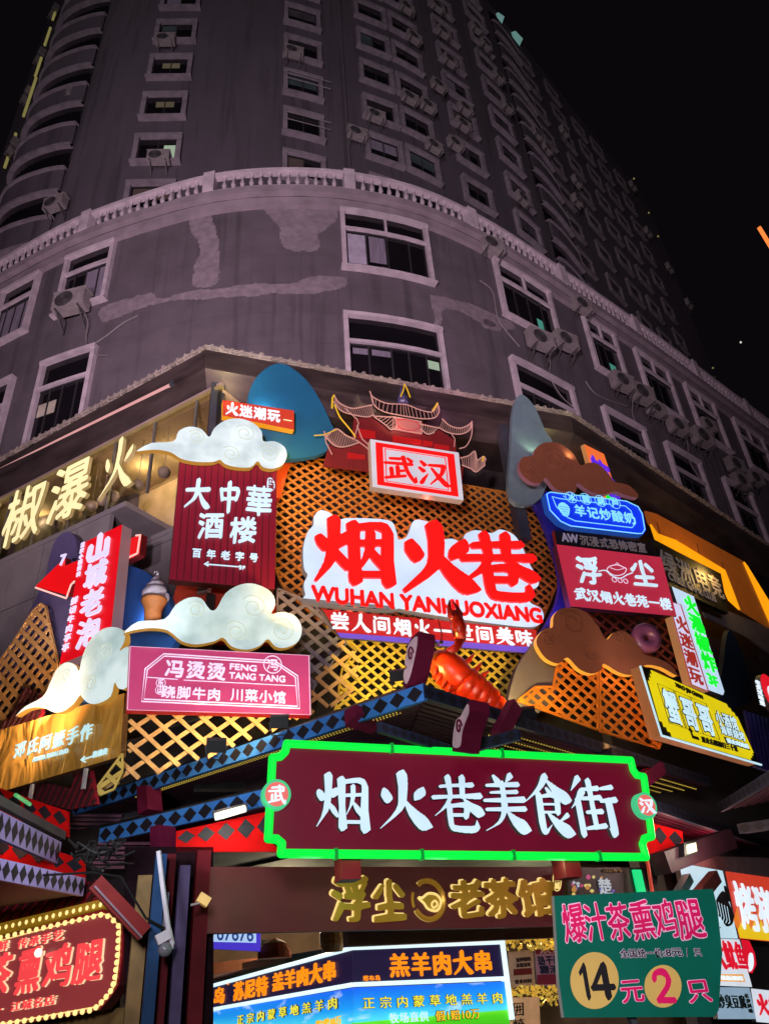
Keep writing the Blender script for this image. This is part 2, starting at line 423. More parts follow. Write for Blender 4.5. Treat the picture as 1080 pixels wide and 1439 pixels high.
class Curve:
    def __init__(s, pts, k=6):
        P = [np.array(p, float) for p in smooth_poly(pts, False, k)]
        s.p = np.array(P); d = np.linalg.norm(np.diff(s.p, axis=0), axis=1); s.s = np.r_[0, np.cumsum(d)]
    def pos(s, t):
        x = np.interp(t, s.s, s.p[:, 0]); y = np.interp(t, s.s, s.p[:, 1]); return np.array([x, y])
    def nor(s, t):
        a, b = s.pos(max(0, t-.3)), s.pos(min(s.s[-1], t+.3)); d = (b-a)/np.linalg.norm(b-a); return np.array([d[1], -d[0]])
    def W(s, t, z, o=0.0):
        p = s.pos(t)+s.nor(t)*o; return (p[0], p[1], z)
    def hit(s, x, y):
        r = ray(x, y); q = s.p-CAM[:2]; c = q[:, 0]*r[1]-q[:, 1]*r[0]
        best = None
        for i in range(len(c)-1):
            if c[i]*c[i+1] <= 0 and (q[i]@r[:2]) > 0:
                f = c[i]/(c[i]-c[i+1]+1e-12); t = s.s[i]+f*(s.s[i+1]-s.s[i]); p = s.pos(t)-CAM[:2]; rho = np.hypot(*p)
                if best is None or rho < best[2]: best = (t, CAM[2]+rho*r[2]/np.hypot(r[0], r[1]), rho)
        return best[0], best[1]
    def cbox(s, mb, s0, s1, z0, z1, o0, o1, mi=0, step=.6):
        n = max(1, int(abs(s1-s0)/step+.5)); vs = []; fs = []
        for i in range(n+1):
            t = s0+(s1-s0)*i/n; vs += [s.W(t, z0, o0), s.W(t, z0, o1), s.W(t, z1, o1), s.W(t, z1, o0)]
        for i in range(n):
            for k in range(4):
                k2 = (k+1) % 4; fs.append((i*4+k, i*4+4+k, i*4+4+k2, i*4+k2))
        fs += [(0, 1, 2, 3), (n*4+3, n*4+2, n*4+1, n*4)]
        mb.add(vs, fs, mi)
_b = [(-12.06,16.57),(-9.21,15.3),(-6.71,14.54),(-4.41,14.07),(-2.24,14.04),(-.1,14.38),(2.1,15.18),(4.48,16.72),(7.22,18.97),(10.44,21.7),(14.32,25.17),(18.01,28.47)]
_k = 21.6/21.4
_r = [(-30, 25.5), (-20, 20.4)]+[(x*_k, y*_k) for x, y in _b]+[(30, 39.3), (52, 59)]
RAIL = Curve(_r); POD = Curve([tuple(RAIL.pos(t)-RAIL.nor(t)*.28) for t in np.linspace(0, RAIL.s[-1], 90)], 2)
TOW = Curve([(-19.6,24.6),(-16,21.4),(-12.6,18.6),(-11.2,17.72),(-9.4,17.55),(-7.83,17.6),(-5,17.85),(-2.19,18.56),(1.05,19.95),(2.7,20.8),(5.27,22.6),(7.9,24.7),(11.5,28.6),(16,33.7),(20.5,38.7),(25.3,44.1)], 4)

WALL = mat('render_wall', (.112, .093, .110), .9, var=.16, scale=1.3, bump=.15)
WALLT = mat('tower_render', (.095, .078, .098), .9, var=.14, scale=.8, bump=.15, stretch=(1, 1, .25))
for M_, zf in ((WALL, 1.15), (WALLT, 1.5)):
    nt = M_.node_tree; bs_ = nt.nodes['Principled BSDF']; src_ = bs_.inputs['Base Color'].links[0].from_socket
    tc_ = nd(nt, 'ShaderNodeTexCoord'); mp_ = nd(nt, 'ShaderNodeMapping'); mp_.inputs['Scale'].default_value = (3.2, 3.2, .16); nt.links.new(tc_.outputs['Object'], mp_.inputs[0])
    n1 = nd(nt, 'ShaderNodeTexNoise', Scale=1.0, Detail=5.0); nt.links.new(mp_.outputs[0], n1.inputs['Vector'])
    r1 = nd(nt, 'ShaderNodeMapRange'); r1.inputs['From Min'].default_value = .52; r1.inputs['From Max'].default_value = .72; r1.inputs['To Min'].default_value = 1.0; r1.inputs['To Max'].default_value = .62; nt.links.new(n1.outputs['Fac'], r1.inputs['Value'])
    sp_ = nd(nt, 'ShaderNodeSeparateXYZ'); nt.links.new(tc_.outputs['Object'], sp_.inputs[0])
    m1 = nd(nt, 'ShaderNodeMath', operation='MULTIPLY'); m1.inputs[1].default_value = 1/zf; nt.links.new(sp_.outputs['Z'], m1.inputs[0]); m2 = nd(nt, 'ShaderNodeMath', operation='FRACT'); nt.links.new(m1.outputs[0], m2.inputs[0])
    m3 = nd(nt, 'ShaderNodeMath', operation='LESS_THAN'); m3.inputs[1].default_value = .022; nt.links.new(m2.outputs[0], m3.inputs[0]); m4 = nd(nt, 'ShaderNodeMath', operation='MULTIPLY_ADD'); m4.inputs[1].default_value = -.16; m4.inputs[2].default_value = 1.0; nt.links.new(m3.outputs[0], m4.inputs[0])
    m5 = nd(nt, 'ShaderNodeMath', operation='MULTIPLY'); nt.links.new(m4.outputs[0], m5.inputs[0]); nt.links.new(r1.outputs[0], m5.inputs[1])
    vm = nd(nt, 'ShaderNodeVectorMath', operation='SCALE'); nt.links.new(src_, vm.inputs[0]); nt.links.new(m5.outputs[0], vm.inputs['Scale']); nt.links.new(vm.outputs[0], bs_.inputs['Base Color'])
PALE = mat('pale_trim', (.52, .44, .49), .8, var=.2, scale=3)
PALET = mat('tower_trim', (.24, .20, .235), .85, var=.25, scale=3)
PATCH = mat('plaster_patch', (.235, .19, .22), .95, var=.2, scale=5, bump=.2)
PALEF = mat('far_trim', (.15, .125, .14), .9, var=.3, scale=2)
GLASS = mat('dark_glass', (.008, .007, .009), .12, var=.3, scale=.7, spec=.35)
SASH = mat('dark_sash', (.03, .028, .032), .5)
CURT = mat('grey_curtain', (.22, .19, .25), .8, var=.2, scale=3, stretch=(6, 6, .5))
PANE_FILLS = [CURT, mat('brown_curtain', (.10, .07, .06), .8, var=.2, scale=3), mat('painted_teal_sheen', (.06, .09, .09), .3, var=.2), mat('dusty_pane', (.07, .065, .075), .4, var=.3)]; DIML = glow('dim_room_light', (92, 84, 66), .6)  # the teal sheen is a reflection painted as a flat colour
LITG = glow('lit_green_glass', (70, 140, 125), .8); LITW = glow('lit_white_glass', (170, 190, 165), .7)

bld = thing('apartment_building', (0, 16, 0), 'tall dark purple apartment block with rounded corner podium and white balustrade', 'building')
w = MB(); POD.cbox(w, 0.01, POD.s[-1]-.01, 4.6, 22.0, -.5, 0, step=.5)
w.build('podium_wall', WALL, bld)
tw = MB(); ts = np.linspace(0, TOW.s[-1], 70); vs = [TOW.W(t, z) for z in (22, 60) for t in ts]; n = len(ts)
fs = [(i, i+1, n+i+1, n+i) for i in range(n-1)]
bk = [(9, 62), (-30, 40)]; vs += [(x, y, z) for z in (22, 60) for x, y in bk]; k = 2*n
fs += [(n-1, k, k+2, 2*n-1), (k, k+1, k+3, k+2), (k+1, 0, n, k+3), tuple(range(n, 2*n))+(k+2, k+3)]
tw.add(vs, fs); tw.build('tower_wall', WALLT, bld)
de = MB(); t0 = np.linspace(0, RAIL.s[-1], 80)
vs = [RAIL.W(t, 21.98, -.1) for t in t0]+[RAIL.W(t, 21.98, -6.5) for t in t0]; n = 80
de.add(vs, [(i, i+1, n+i+1, n+i) for i in range(n-1)]); de.build('terrace_floor', WALLT, bld)
# cornice and balustrade
co = MB(); RAIL.cbox(co, .01, RAIL.s[-1]-.01, 21.62, 22.02, -.4, -.13, step=.5); RAIL.cbox(co, .01, RAIL.s[-1]-.01, 22.02, 22.30, -.35, .06, step=.5)
co.build('cornice', mat('cornice_plaster', (.27, .22, .25), .9, var=.2, scale=2), bld)
ba = MB(); RAIL.cbox(ba, .01, RAIL.s[-1]-.01, 23.06, 23.2, -.19, .03, step=.5); RAIL.cbox(ba, .01, RAIL.s[-1]-.01, 22.30, 22.40, -.19, .0, step=.5)
sa = RAIL.hit(295, 250)[0]; sb = RAIL.hit(490, 249)[0]; per = sb-sa
posts = [sa+per*k for k in range(-5, 10)]
for t in posts: RAIL.cbox(ba, t-.17, t+.17, 22.3, 23.24, -.24, .09)
bal = ba.build('balustrade', PALE, bld)
prof = [(.055, 0), (.055, .05), (.035, .08), (.075, .22), (.06, .32), (.032, .46), (.032, .54), (.055, .58), (.055, .66)]
bm_ = MB(); bm_.lathe(prof, (0, 0, 0), 7)
pos = []
for i in range(len(posts)-1):
    for j in range(1, 14): pos.append(posts[i]+.17+(per-.34)*(j-.0)/14)
mid = RAIL.hit(470, 245)[0]; pos.sort(key=lambda t: abs(t-mid))
b0 = None; rest = MB()
for i, t in enumerate(pos):
    p = RAIL.W(t, 22.4, -.085)
    if i < 100:
        if b0 is None:
            b0 = MB().lathe(prof, p, 7).build('baluster', PALE, bal); me0 = b0.data
            me0.transform(Matrix.Translation(-Vector(p)+wl(bal))); o = b0
        else:
            o = b0.copy(); COL.objects.link(o); o.parent = bal
        o.location = Vector(p)-wl(bal)
    else: rest.lathe(prof, p, 6)
tag(rest.build('baluster_row', PALE, bal), kind='stuff')

# plaster patches: ragged sheets following the wall
def patch(poly, ns, cell=.05, seed=0):
    q = [POD.hit(*p) for p in poly]; q = smooth_poly(q, True, 4); A = np.array(q)
    s0, z0 = A.min(0)-.1; s1, z1 = A.max(0)+.1
    nx, ny = int((s1-s0)/cell), int((z1-z0)/cell); X, Z = np.meshgrid(s0+(np.arange(nx)+.5)*cell, z0+(np.arange(ny)+.5)*cell)
    r = np.random.RandomState(seed); nx_ = X.copy(); nz_ = Z.copy()
    for f in (1.7, 3.9, 8.3, 15.0):
        p = r.uniform(0, 6, 4); am = ns/f*1.6
        nx_ = nx_+am*np.sin(f*Z+p[0])*np.cos(f*.7*X+p[1]); nz_ = nz_+am*np.sin(f*X+p[2])*np.cos(f*.8*Z+p[3])
    ins = np.zeros(X.shape, bool); B = np.roll(A, -1, 0)
    for (ax, ay), (bx, by) in zip(A, B):
        c = (ay > nz_) != (by > nz_); ins ^= c & (nx_ < (bx-ax)*(nz_-ay)/(by-ay+1e-12)+ax)
    mb = MB(); idx = {}
    def vi(i, j):
        if (i, j) not in idx: idx[(i, j)] = len(mb.v); mb.v.append(POD.W(s0+i*cell, z0+j*cell, .004))
        return idx[(i, j)]
    for j, i in zip(*np.nonzero(ins)): mb.f.append((vi(i, j), vi(i+1, j), vi(i+1, j+1), vi(i, j+1))); mb.mi.append(0)
    if mb.f: mb.build('plaster_patch', PATCH, bld)
patch([(272,292),(296,285),(301,300),(306,335),(303,365),(308,396),(270,402),(277,350),(270,315)], .10, seed=1)
patch([(365,280),(400,276),(470,280),(474,312),(448,330),(440,352),(420,352),(400,345),(390,322),(370,300)], .12, seed=2)
patch([(140,436),(160,425),(200,418),(215,414),(225,420),(270,406),(310,404),(400,400),(440,388),(478,386),(488,392),(480,402),(440,410),(400,414),(330,418),(250,420),(200,435),(160,450),(142,452)], .08, seed=3)
patch([(604,418),(612,416),(650,424),(690,440),(720,455),(716,464),(680,454),(650,440),(620,436),(618,455),(612,465),(606,445)], .07, seed=4)
patch([(676,448),(700,456),(703,466),(678,460)], .05, seed=5)

# windows
def window(cu, s0, s1, z0, z1, fw, tr=None, mull=(), sash=(), trim=PALE, out=.15, extra=None):
    m = MB(); cu.cbox(m, s0, s0+fw, z0, z1, .0, out); cu.cbox(m, s1-fw, s1, z0, z1, .0, out)
    cu.cbox(m, s0-.001, s1+.001, z1, z1+fw, .0, out+.03); cu.cbox(m, s0-.04, s1+.04, z0-fw*.6, z0, .0, out+.06)
    if tr: cu.cbox(m, s0+fw, s1-fw, tr-fw*.4, tr+fw*.4, .0, out-.02)
    for mu, za, zb in mull: cu.cbox(m, s0+(s1-s0)*mu-.03, s0+(s1-s0)*mu+.03, za, zb, .0, out-.04)
    f = m.build('window', trim, bld)
    p = MB(); cu.cbox(p, s0+fw, s1-fw, z0, z1, .0, .025); p.build('pane', GLASS, f)
    q = MB()
    zt = tr-fw*.4 if tr else z1
    for mu in sash: cu.cbox(q, s0+(s1-s0)*mu-.025, s0+(s1-s0)*mu+.025, z0, zt, .025, .05)
    cu.cbox(q, s0+fw, s1-fw, z0, z0+.05, .025, .05); cu.cbox(q, s0+fw, s1-fw, zt-.05, zt, .025, .05)
    q.build('sash', SASH, f)
    for (a, b, za, zb, mm, nm) in (extra or []):
        e = MB(); cu.cbox(e, s0+(s1-s0)*a, s0+(s1-s0)*b, z0+(z1-z0)*za, z0+(z1-z0)*zb, .025, .034); e.build(nm, mm, f)
    return f
def pwin(l, r, zt, h, mull=True, extra=None, sash=(.27, .5, .75)):
    s0 = POD.hit(*l)[0]; s1 = POD.hit(*r)[0]; z0 = zt-h; tr = z0+h*.66
    window(POD, s0, s1, z0, zt-.12, .13, tr, [(.5, tr+.05, zt-.12)] if mull else [], sash, extra=extra)
def zat(p): return POD.hit(*p)[1]
ZA = 21.62; ZB = 17.2; HA = 2.55
pwin((-40, 420), (-6, 395), ZA, HA); pwin((12, 397), (65.6, 364), ZA, HA, False, extra=[(.15, .85, .02, .6, CURT, 'curtain')])
pwin((102, 345), (169.3, 319), ZA, HA, False, extra=[(.5, .9, .04, .62, CURT, 'curtain')])
pwin((476.2, 285.6), (595.6, 310), ZA, HA, extra=[(.07, .27, .1, .62, mat('pale_curtain', (.42, .38, .48), .8), 'curtain'), (.3, .48, .16, .62, CURT, 'curtain'), (.42, .5, .0, .1, CURT, 'curtain')])
pwin((692, 375), (765.6, 402), ZA, HA, extra=[(.62, .72, .0, .3, LITG, 'lit_glass'), (.74, .88, .03, .12, LITW, 'lit_glass')])
pwin((817, 452), (861, 476), ZA, HA, extra=[(.12, .5, .0, .12, LITG, 'lit_glass'), (.52, .72, .0, .3, LITG, 'lit_glass')])
pwin((893, 508), (940, 538.5), ZA, HA); pwin((966, 564), (1008, 594), ZA, HA); pwin((1037, 618), (1078, 645), ZA, HA); pwin((1100, 660), (1140, 690), ZA, HA)
pwin((-35, 545), (27, 520), ZB, 3.0); pwin((65.8, 500.6), (141.4, 474.8), ZB, 3.0, False, extra=[(.1, .42, .35, .5, mat('pale_blind', (.5, .45, .36), .8), 'blind')])
pwin((480.7, 437.8), (617.8, 466.7), ZB, 3.0, False, sash=(.23, .45, .62, .8), extra=[(.8, .93, .5, .6, LITW, 'lit_glass'), (.08, .24, .55, .62, CURT, 'blind'), (.26, .44, .55, .62, CURT, 'blind')])
pwin((712, 497), (800, 546), ZB, 3.0, False); pwin((843, 574), (905, 618), ZB, 3.0, False); pwin((935, 637), (987, 674), ZB, 3.0, False); pwin((1022, 700), (1066, 735), ZB, 3.0, False)

def inview(p, mx=30):
    v = np.array(p)-CAM; z = v@FW
    if z <= 0: return None
    x, y = CX+F*(v@RT)/z, CY-F*(v@UPV)/z
    return (x, y) if -mx < x < 1080+mx and -mx < y < 1439 else None
TOPS = [(235, 131), (425, 103), (526, 94), (576, 122), (638, 119), (713, 214)]
r2 = random.Random(3)
for ci, p in enumerate(TOPS):
    sc_ = TOW.hit(*p)[0]; wd = [1.85, 1.75, 1.75, 1.8, 1.8, 1.9][ci]
    zo = [.45, 0, 0, .1, .2, .1][ci]
    for k in range(-2, 11):
        zt = 30.55+3*k+zo
        if zt > 59 or inview(TOW.W(sc_, zt-.8)) is None: continue
        ex = []; q = r2.random()
        if q < .25: ex = [(.14, .5, .1, .92, PANE_FILLS[int(q*40) % 4], 'curtain')]  # the pick includes the painted sheen as well as cloth
        elif q < .45: ex = [(.5, .86, .1, .92, PANE_FILLS[int(q*40) % 4], 'curtain')]
        elif q < .6: ex = [(.14, .86, .5, .92, PANE_FILLS[int(q*40) % 4], 'blind')]
        elif q < .66: ex = [(.3, .7, .55, .8, DIML, 'dim_lit_glass')]
        if ci == 0 and k == 0: ex = [(.62, .86, .12, .75, LITW, 'lit_glass')]
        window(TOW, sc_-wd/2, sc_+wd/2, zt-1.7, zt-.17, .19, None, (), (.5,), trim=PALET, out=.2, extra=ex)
# far end of the tower: scattered windows and balcony bands
for ci, (p, wd) in enumerate([((800, 300), 1.6), ((838, 330), 1.8), ((872, 360), 1.8), ((905, 400), 1.8), ((935, 430), 1.7)]):
    try: sc_ = TOW.hit(*p)[0]
    except TypeError: continue
    for k in range(-1, 10):
        zt = 30.2+3*k+(ci % 2)*.7
        if inview(TOW.W(sc_, zt)) is None: continue
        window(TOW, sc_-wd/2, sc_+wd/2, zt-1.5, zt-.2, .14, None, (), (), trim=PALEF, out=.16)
def balc(sl, sr, k0, k1, bulge, name):
    n = 18
    def wallz(m, z0, z1, do):
        vs = []; fs = []
        for i in range(n+1):
            t = i/n; s_ = sl+(sr-sl)*t; o = .1+bulge*2.2*(t**.55)*((1-t)**1.15)+do
            vs += [TOW.W(s_, z0, 0), TOW.W(s_, z0, o), TOW.W(s_, z1, o), TOW.W(s_, z1, 0)]
        for i in range(n):
            for j in range(4): fs.append((i*4+j, (i+1)*4+j, (i+1)*4+(j+1) % 4, i*4+(j+1) % 4))
        m.add(vs, fs)
    for k in range(k0, k1):
        z = 28.2+3*k; m = MB(); wallz(m, z, z+1.3, 0); b = m.build(name, WALLT, bld)
        m = MB(); wallz(m, z+1.3, z+1.46, .09); m.build('sill_band', PALET, b); m = MB(); wallz(m, z-.17, z, .09); m.build('lintel_band', PALET, b)
        m = MB(); wallz(m, z+1.46, z+2.83, -.12); m.build('ribbon_window', GLASS, b)
balc(TOW.hit(66, 170)[0], TOW.hit(119, 150)[0]-.05, -2, 8, 1.2, 'balcony')
balc(TOW.hit(752, 260)[0], TOW.hit(794, 300)[0], -1, 10, .2, 'balcony')
# light strips along the tower's left edge and lit rooftop panes
GOLDS = glow('strip_light_gold', (150, 140, 82), .6)
for (x, y0, y1) in [(12, 205, 240), (38, 130, 168), (54, 88, 112), (67, 45, 68), (78, 12, 32)]:
    try: sa_, za_ = TOW.hit(x+2, y1); sb_, zb__ = TOW.hit(x+9, y0)
    except TypeError: continue
    MB().tube([TOW.W(sa_, za_, .25), TOW.W(sa_, zb__, .25)], .07, 6).build('light_strip', GOLDS, bld)
pr = Plane(48, 1); 
for (x0, y0, x1, y1) in [(693, 22, 704, 34), (716, 47, 729, 64)]:
    m = MB(); q = []
    for (x, y) in ((x0, y0+6), (x0+3, y0), (x1+1, y1-6), (x1-3, y1)):
        d = ray(x, y); p = CAM+d*(59.2-CAM[2])/d[2]
        q.append(p)
    m.tube([(q[0]+q[1])/2, (q[2]+q[3])/2], .42, 4); m.build('rooftop_lit_pane', glow('rooftop_pane_light', (105, 145, 140), .7), bld)
for (x, y) in [(890, 251), (911, 299), (924, 332), (1001, 517), (1003, 530)]:
    p = CAM+ray(x, y)*np.linalg.norm(TOW.W(TOW.s[-1]-.2, 40) - CAM)
    MB().ball(p, .07, 6).build('window_lamp', GOLDS, bld)

# distant tower
db = thing('distant_building', (88, 105, 0), 'dark distant tower at the right edge with an orange neon strip near its top', 'building')
m = MB(); P0 = np.array([64., 108.]); 
m.hexa([(66, 110, 0), (130, 76, 0), (150, 110, 0), (86, 144, 0), (66, 110, 79), (130, 76, 79), (150, 110, 79), (86, 144, 79)])
m.build('wall', mat('far_wall', (.014, .012, .014), .9, emis=(.0058, .0050, .0054), es=1.0, var=.3), db)  # faint light on the wall is put in as emission
wn_ = MB()
for fz in range(10, 78, 7):
    for j in range(5):
        t = .08+j*.19; x, y = 66+64*t, 110-34*t; dx, dy = 64*.1, -34*.1
        wn_.hexa([(x, y-.15, fz), (x+dx, y+dy-.15, fz), (x+dx, y+dy+.05, fz), (x, y+.05, fz), (x, y-.15, fz+4), (x+dx, y+dy-.15, fz+4), (x+dx, y+dy+.05, fz+4), (x, y+.05, fz+4)])
wn_.build('windows', mat('far_window', (.004, .004, .005), .3), db)
a = CAM+ray(1066, 320)*110; b = CAM+ray(1084, 350)*108
MB().tube([a, b], .3, 4).build('neon_strip', glow('orange_neon', (255, 130, 60), 1.3), db)
MB().ball(CAM+ray(1040, 481)*112, .13, 6).build('lamp', glow('far_lamp', (220, 220, 210), 1), db)

# ------------------------------------------------------------------ air conditioner units
ACM = mat('air_conditioner_casing', (.27, .235, .24), .6, var=.2, scale=6); ACG = mat('fan_grille', (.05, .045, .05), .6); ACB = mat('bracket_steel', (.08, .07, .075), .6)
def ac_proto():
    r = bpy.data.objects.new('air_conditioner', None); COL.objects.link(r); r.empty_display_size = .2
    m = MB(); m.box(-.43, .43, -.16, .16, 0, .58); m.box(-.45, .45, -.17, .17, .56, .60)
    for k in range(5): m.box(.22, .42, -.168, -.16, .1+k*.08, .13+k*.08)
    m.build('casing', ACM, r)
    f = MB()
    for k, rr in enumerate((.06, .12, .18, .24)): f.tube([(-.12+rr*math.cos(t), -.172, .29+rr*math.sin(t)) for t in np.linspace(0, 2*math.pi, 19)[:-1]], .008, 4, closed=True)
    f.lathe([(.25, 0), (.25, .004)], (-.12, -.1605, .29), 18, 0, (np.array([1., 0, 0]), np.array([0, 0, 1.]), np.array([0, -1., 0])))
    f.build('fan_grille', ACG, r)
    for x in (-.3, .3):
        b = MB(); b.box(x-.02, x+.02, -.18, .30, -.04, -.003); b.beam((x, .30, -.42), (x, -.12, -.03), .035, .035); b.box(x-.02, x+.02, .27, .31, -.45, -.04); b.build('bracket', ACB, r)
    return r
AC0 = ac_proto(); KIDS['air_conditioner'] = list(AC0.children); ac_used = [False]
def put_ac(cu, px, label, group, sc=1.0, turn=0.0):
    s_, z = cu.hit(*px); n = cu.nor(s_); p = cu.W(s_, z-.3*sc, .32*sc)
    if not ac_used[0]: o = AC0; ac_used[0] = True
    else: o = copy_tree(AC0)
    o.location = p; o.rotation_euler = (0, 0, math.atan2(n[0], -n[1])*1.0+turn); o.scale = (sc, sc, sc)
    tag(o, label, 'air conditioner', group); return o
GP = 'air conditioners on the podium wall'; GT = 'air conditioners on the tower wall'
for px, lb, sc in [((113, 437), 'large pale air conditioner under the tall window left of the plaster patches', 1.25),
    ((683, 354), 'air conditioner tucked under the cornice left of the white tubed window', 1.0),
    ((808, 437), 'air conditioner tucked under the cornice above the window with green light', 1.0),
    ((748, 487), 'left one of the two air conditioners below the window with a pale green glow', 1.1),
    ((784, 488), 'right one of the two air conditioners below the window with a pale green glow', 1.05),
    ((863, 545), 'air conditioner right under the window with green lit glass', 1.1),
    ((889, 562), 'bulky middle air conditioner of the row of three under the green lit window', 1.2),
    ((911, 581), 'small lower air conditioner ending the row of three beside the dark window', .95),
    ((941, 606), 'air conditioner hung low between two dark windows above the lower sill', 1.05),
    ((974, 622), 'tall boxed air conditioner left of the second last podium window', 1.2),
    ((985, 603), 'air conditioner half hidden behind the tall boxed one on the right podium', .9),
    ((1022, 660), 'upper air conditioner of the cluster by the drain pipes at the right', 1.05),
    ((1030, 682), 'lower air conditioner of the cluster by the drain pipes at the right', 1.0),
    ((1050, 678), 'rightmost air conditioner of the cluster by the drain pipes', 1.0)]:
    put_ac(POD, px, lb, GP, sc*.92, turn=.12 if px[0] < 600 else -.15)
ordn = ['first', 'second', 'third', 'fourth', 'fifth', 'sixth', 'seventh', 'eighth', 'ninth', 'tenth']
tw_ac = [((226, 232), 'air conditioner on the tower in the lowest window of the left column'), ((235, 66), 'air conditioner on the tower in the left column under the topmost full window'),
 ((411, 83), 'air conditioner under the second window from the top in the wide column facing the corner'), ((498, 197), 'lone air conditioner beside the drain pipe above the centre of the balustrade'),
 ((524, 172), 'air conditioner in the lower window of the column right of the drain pipe'), ((567, 19), 'air conditioner in the topmost window of the third tower column'),
 ((577, 61), 'air conditioner under the second window from the top of the third tower column'), ((571, 146), 'left one of the pair of air conditioners side by side on the third tower column'),
 ((596, 157), 'right one of the pair of air conditioners side by side on the third tower column'), ((604, 214), 'low air conditioner at the bottom right of the third tower column'),
 ((611, 128), 'air conditioner left of a window in the middle of the fourth tower column'), ((634, 210), 'air conditioner left of the lowest window of the fourth tower column'),
 ((645, 183), 'air conditioner inside a lower window frame of the fourth tower column'), ((618, 53), 'air conditioner in an upper window frame of the fourth tower column'),
 ((627, 93), 'air conditioner in the window frame third from the top of the fourth tower column'), ((610, 17), 'topmost air conditioner of the fourth tower column'),
 ((664, 46), 'topmost air conditioner in the dark right tower column'), ((677, 69), 'second air conditioner from the top in the dark right tower column'),
 ((695, 114), 'air conditioner right of the upper window in the dark right tower column'), ((707, 156), 'air conditioner right of the middle window in the dark right tower column'),
 ((648, 160), 'air conditioner in the window frame above the lower one of the fourth tower column'), ((727, 286), 'air conditioner in the lowest window of the dark right tower column'),
 ((748, 194), 'upper air conditioner on the right tower balconies'), ((762, 214), 'air conditioner just below the upper one on the right tower balconies'),
 ((787, 190), 'upper air conditioner on the dim far tower end'), ((804, 260), 'middle air conditioner on the dim far tower end'), ((804, 287), 'lower air conditioner on the dim far tower end'),
 ((884, 265), 'air conditioner at the roof corner of the dim far tower end'), ((905, 330), 'air conditioner near the right edge of the tower under the roof corner'), ((935, 380), 'air conditioner halfway down the right edge of the tower'), ((962, 430), 'lowest air conditioner at the right edge of the tower'),
 ((86, 296), 'boxy air conditioner standing above the left end of the balustrade'), ((103, 145), 'air conditioner hung on a left balcony of the tower'),
 ((26, 212), 'lowest dark air conditioner on the left edge of the tower'), ((45, 140), 'second dark air conditioner from below on the left edge of the tower'), ((63, 85), 'third dark air conditioner from below on the left edge of the tower'), ((82, 22), 'topmost dark air conditioner on the left edge of the tower')]
for px, lb in tw_ac:
    try: put_ac(TOW, px, lb, GT, .98)
    except TypeError: print('no hit', px)
for px in [(113, 437), (748, 487), (863, 545), (941, 606), (1022, 660)]:
    s_, z = POD.hit(px[0]+14, px[1]+12); q = [np.array(POD.W(s_+d_, z-h_, .05+o_)) for d_, h_, o_ in ((0, 0, .2), (.1, .35, .1), (.05, .9, 0), (.35, 1.5, 0), (.9, 1.75, 0))]
    MB().tube(smooth_poly(q, False, 4), .02, 5).build('drain_hose', mat('hose_grey', (.2, .17, .18), .7), bld)
# clothes rails and pipes on the facade are parts of the building
pp = MB()
for y0, y1, x0, x1 in [(20, 250, 477, 487)]:
    s_ = TOW.hit(485, 150)[0]; pp.tube([TOW.W(s_, 22.3, .08), TOW.W(s_, 52, .08)], .05, 6)
pp.build('drain_pipe', mat('pipe_grey', (.12, .10, .12), .6), bld)
for y in (118, 128, 176, 186):
    s0 = TOW.hit(400, y)[0]; s1 = TOW.hit(460, y)[0]; z = TOW.hit(425, y)[1]
    MB().tube([TOW.W(s0, z, .45), TOW.W(s1, z, .45)], .018, 5).build('clothes_rail', ACM, bld)
for pts in [[(672, 395), (690, 410), (697, 445), (706, 462), (728, 488)], [(821, 537), (832, 552), (850, 562), (880, 572)], [(128, 488), (150, 474), (175, 455), (195, 445)]]:
    q = [POD.hit(*p) for p in pts]; MB().tube(smooth_poly([np.array(POD.W(s_, z, .04)) for s_, z in q], False, 4), .022, 5).build('cable', mat('cable_grey', (.22, .19, .2), .7), bld)

# ------------------------------------------------------------------ tiled canopy round the corner
BRONZE = mat('bronze_panel', (.075, .055, .055), .35, .55, var=.5, scale=1.4, bump=.05, stretch=(.6, .6, 3)); TILE = mat('grey_tile', (.20, .17, .15), .75, var=.3, scale=5)
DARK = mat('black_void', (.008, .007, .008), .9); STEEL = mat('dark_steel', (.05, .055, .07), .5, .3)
cn = thing('tiled_canopy', (0, 12.2, 12.2), 'long tiled canopy with bronze fascia running round the street corner above the signs', 'canopy')
A_ = np.array([-3.36, 11.31]); B_ = np.array([4.55, 14.36]); Lf = np.array([-12.6, 16.5]); Rt_ = np.array([17, 26.6])
path = [Lf, A_, B_, Rt_]
inw = [np.array([.49, .87])*1, np.array([-.05, 1.0]), np.array([-.55, .84]), np.array([-.7, .7])]
def ring(off, z):  # the canopy line moved inwards
    return [(p[0]+n_[0]*off, p[1]+n_[1]*off, z) for p, n_ in zip(path, inw)]
def strip(mb, a, b, mi=0):
    for i in range(len(a)-1): mb.add([a[i], a[i+1], b[i+1], b[i]], [(0, 1, 2, 3)], mi)
m = MB(); strip(m, ring(-.02, 12.92), ring(.5, 12.86)); strip(m, ring(.02, 12.45), ring(-.02, 12.92)); strip(m, ring(.42, 12.05), ring(.02, 12.45)); strip(m, ring(.6, 12.06), ring(.42, 12.05)); strip(m, ring(1.6, 12.08), ring(.6, 12.06))
m.build('fascia', BRONZE, cn)
m = MB(); strip(m, ring(-.1, 12.98), ring(1.9, 14.0)); strip(m, ring(.0, 12.9), ring(-.1, 12.98)); strip(m, ring(1.9, 13.9), ring(.0, 12.9))
m.build('roof_slope', TILE, cn)
m = MB()
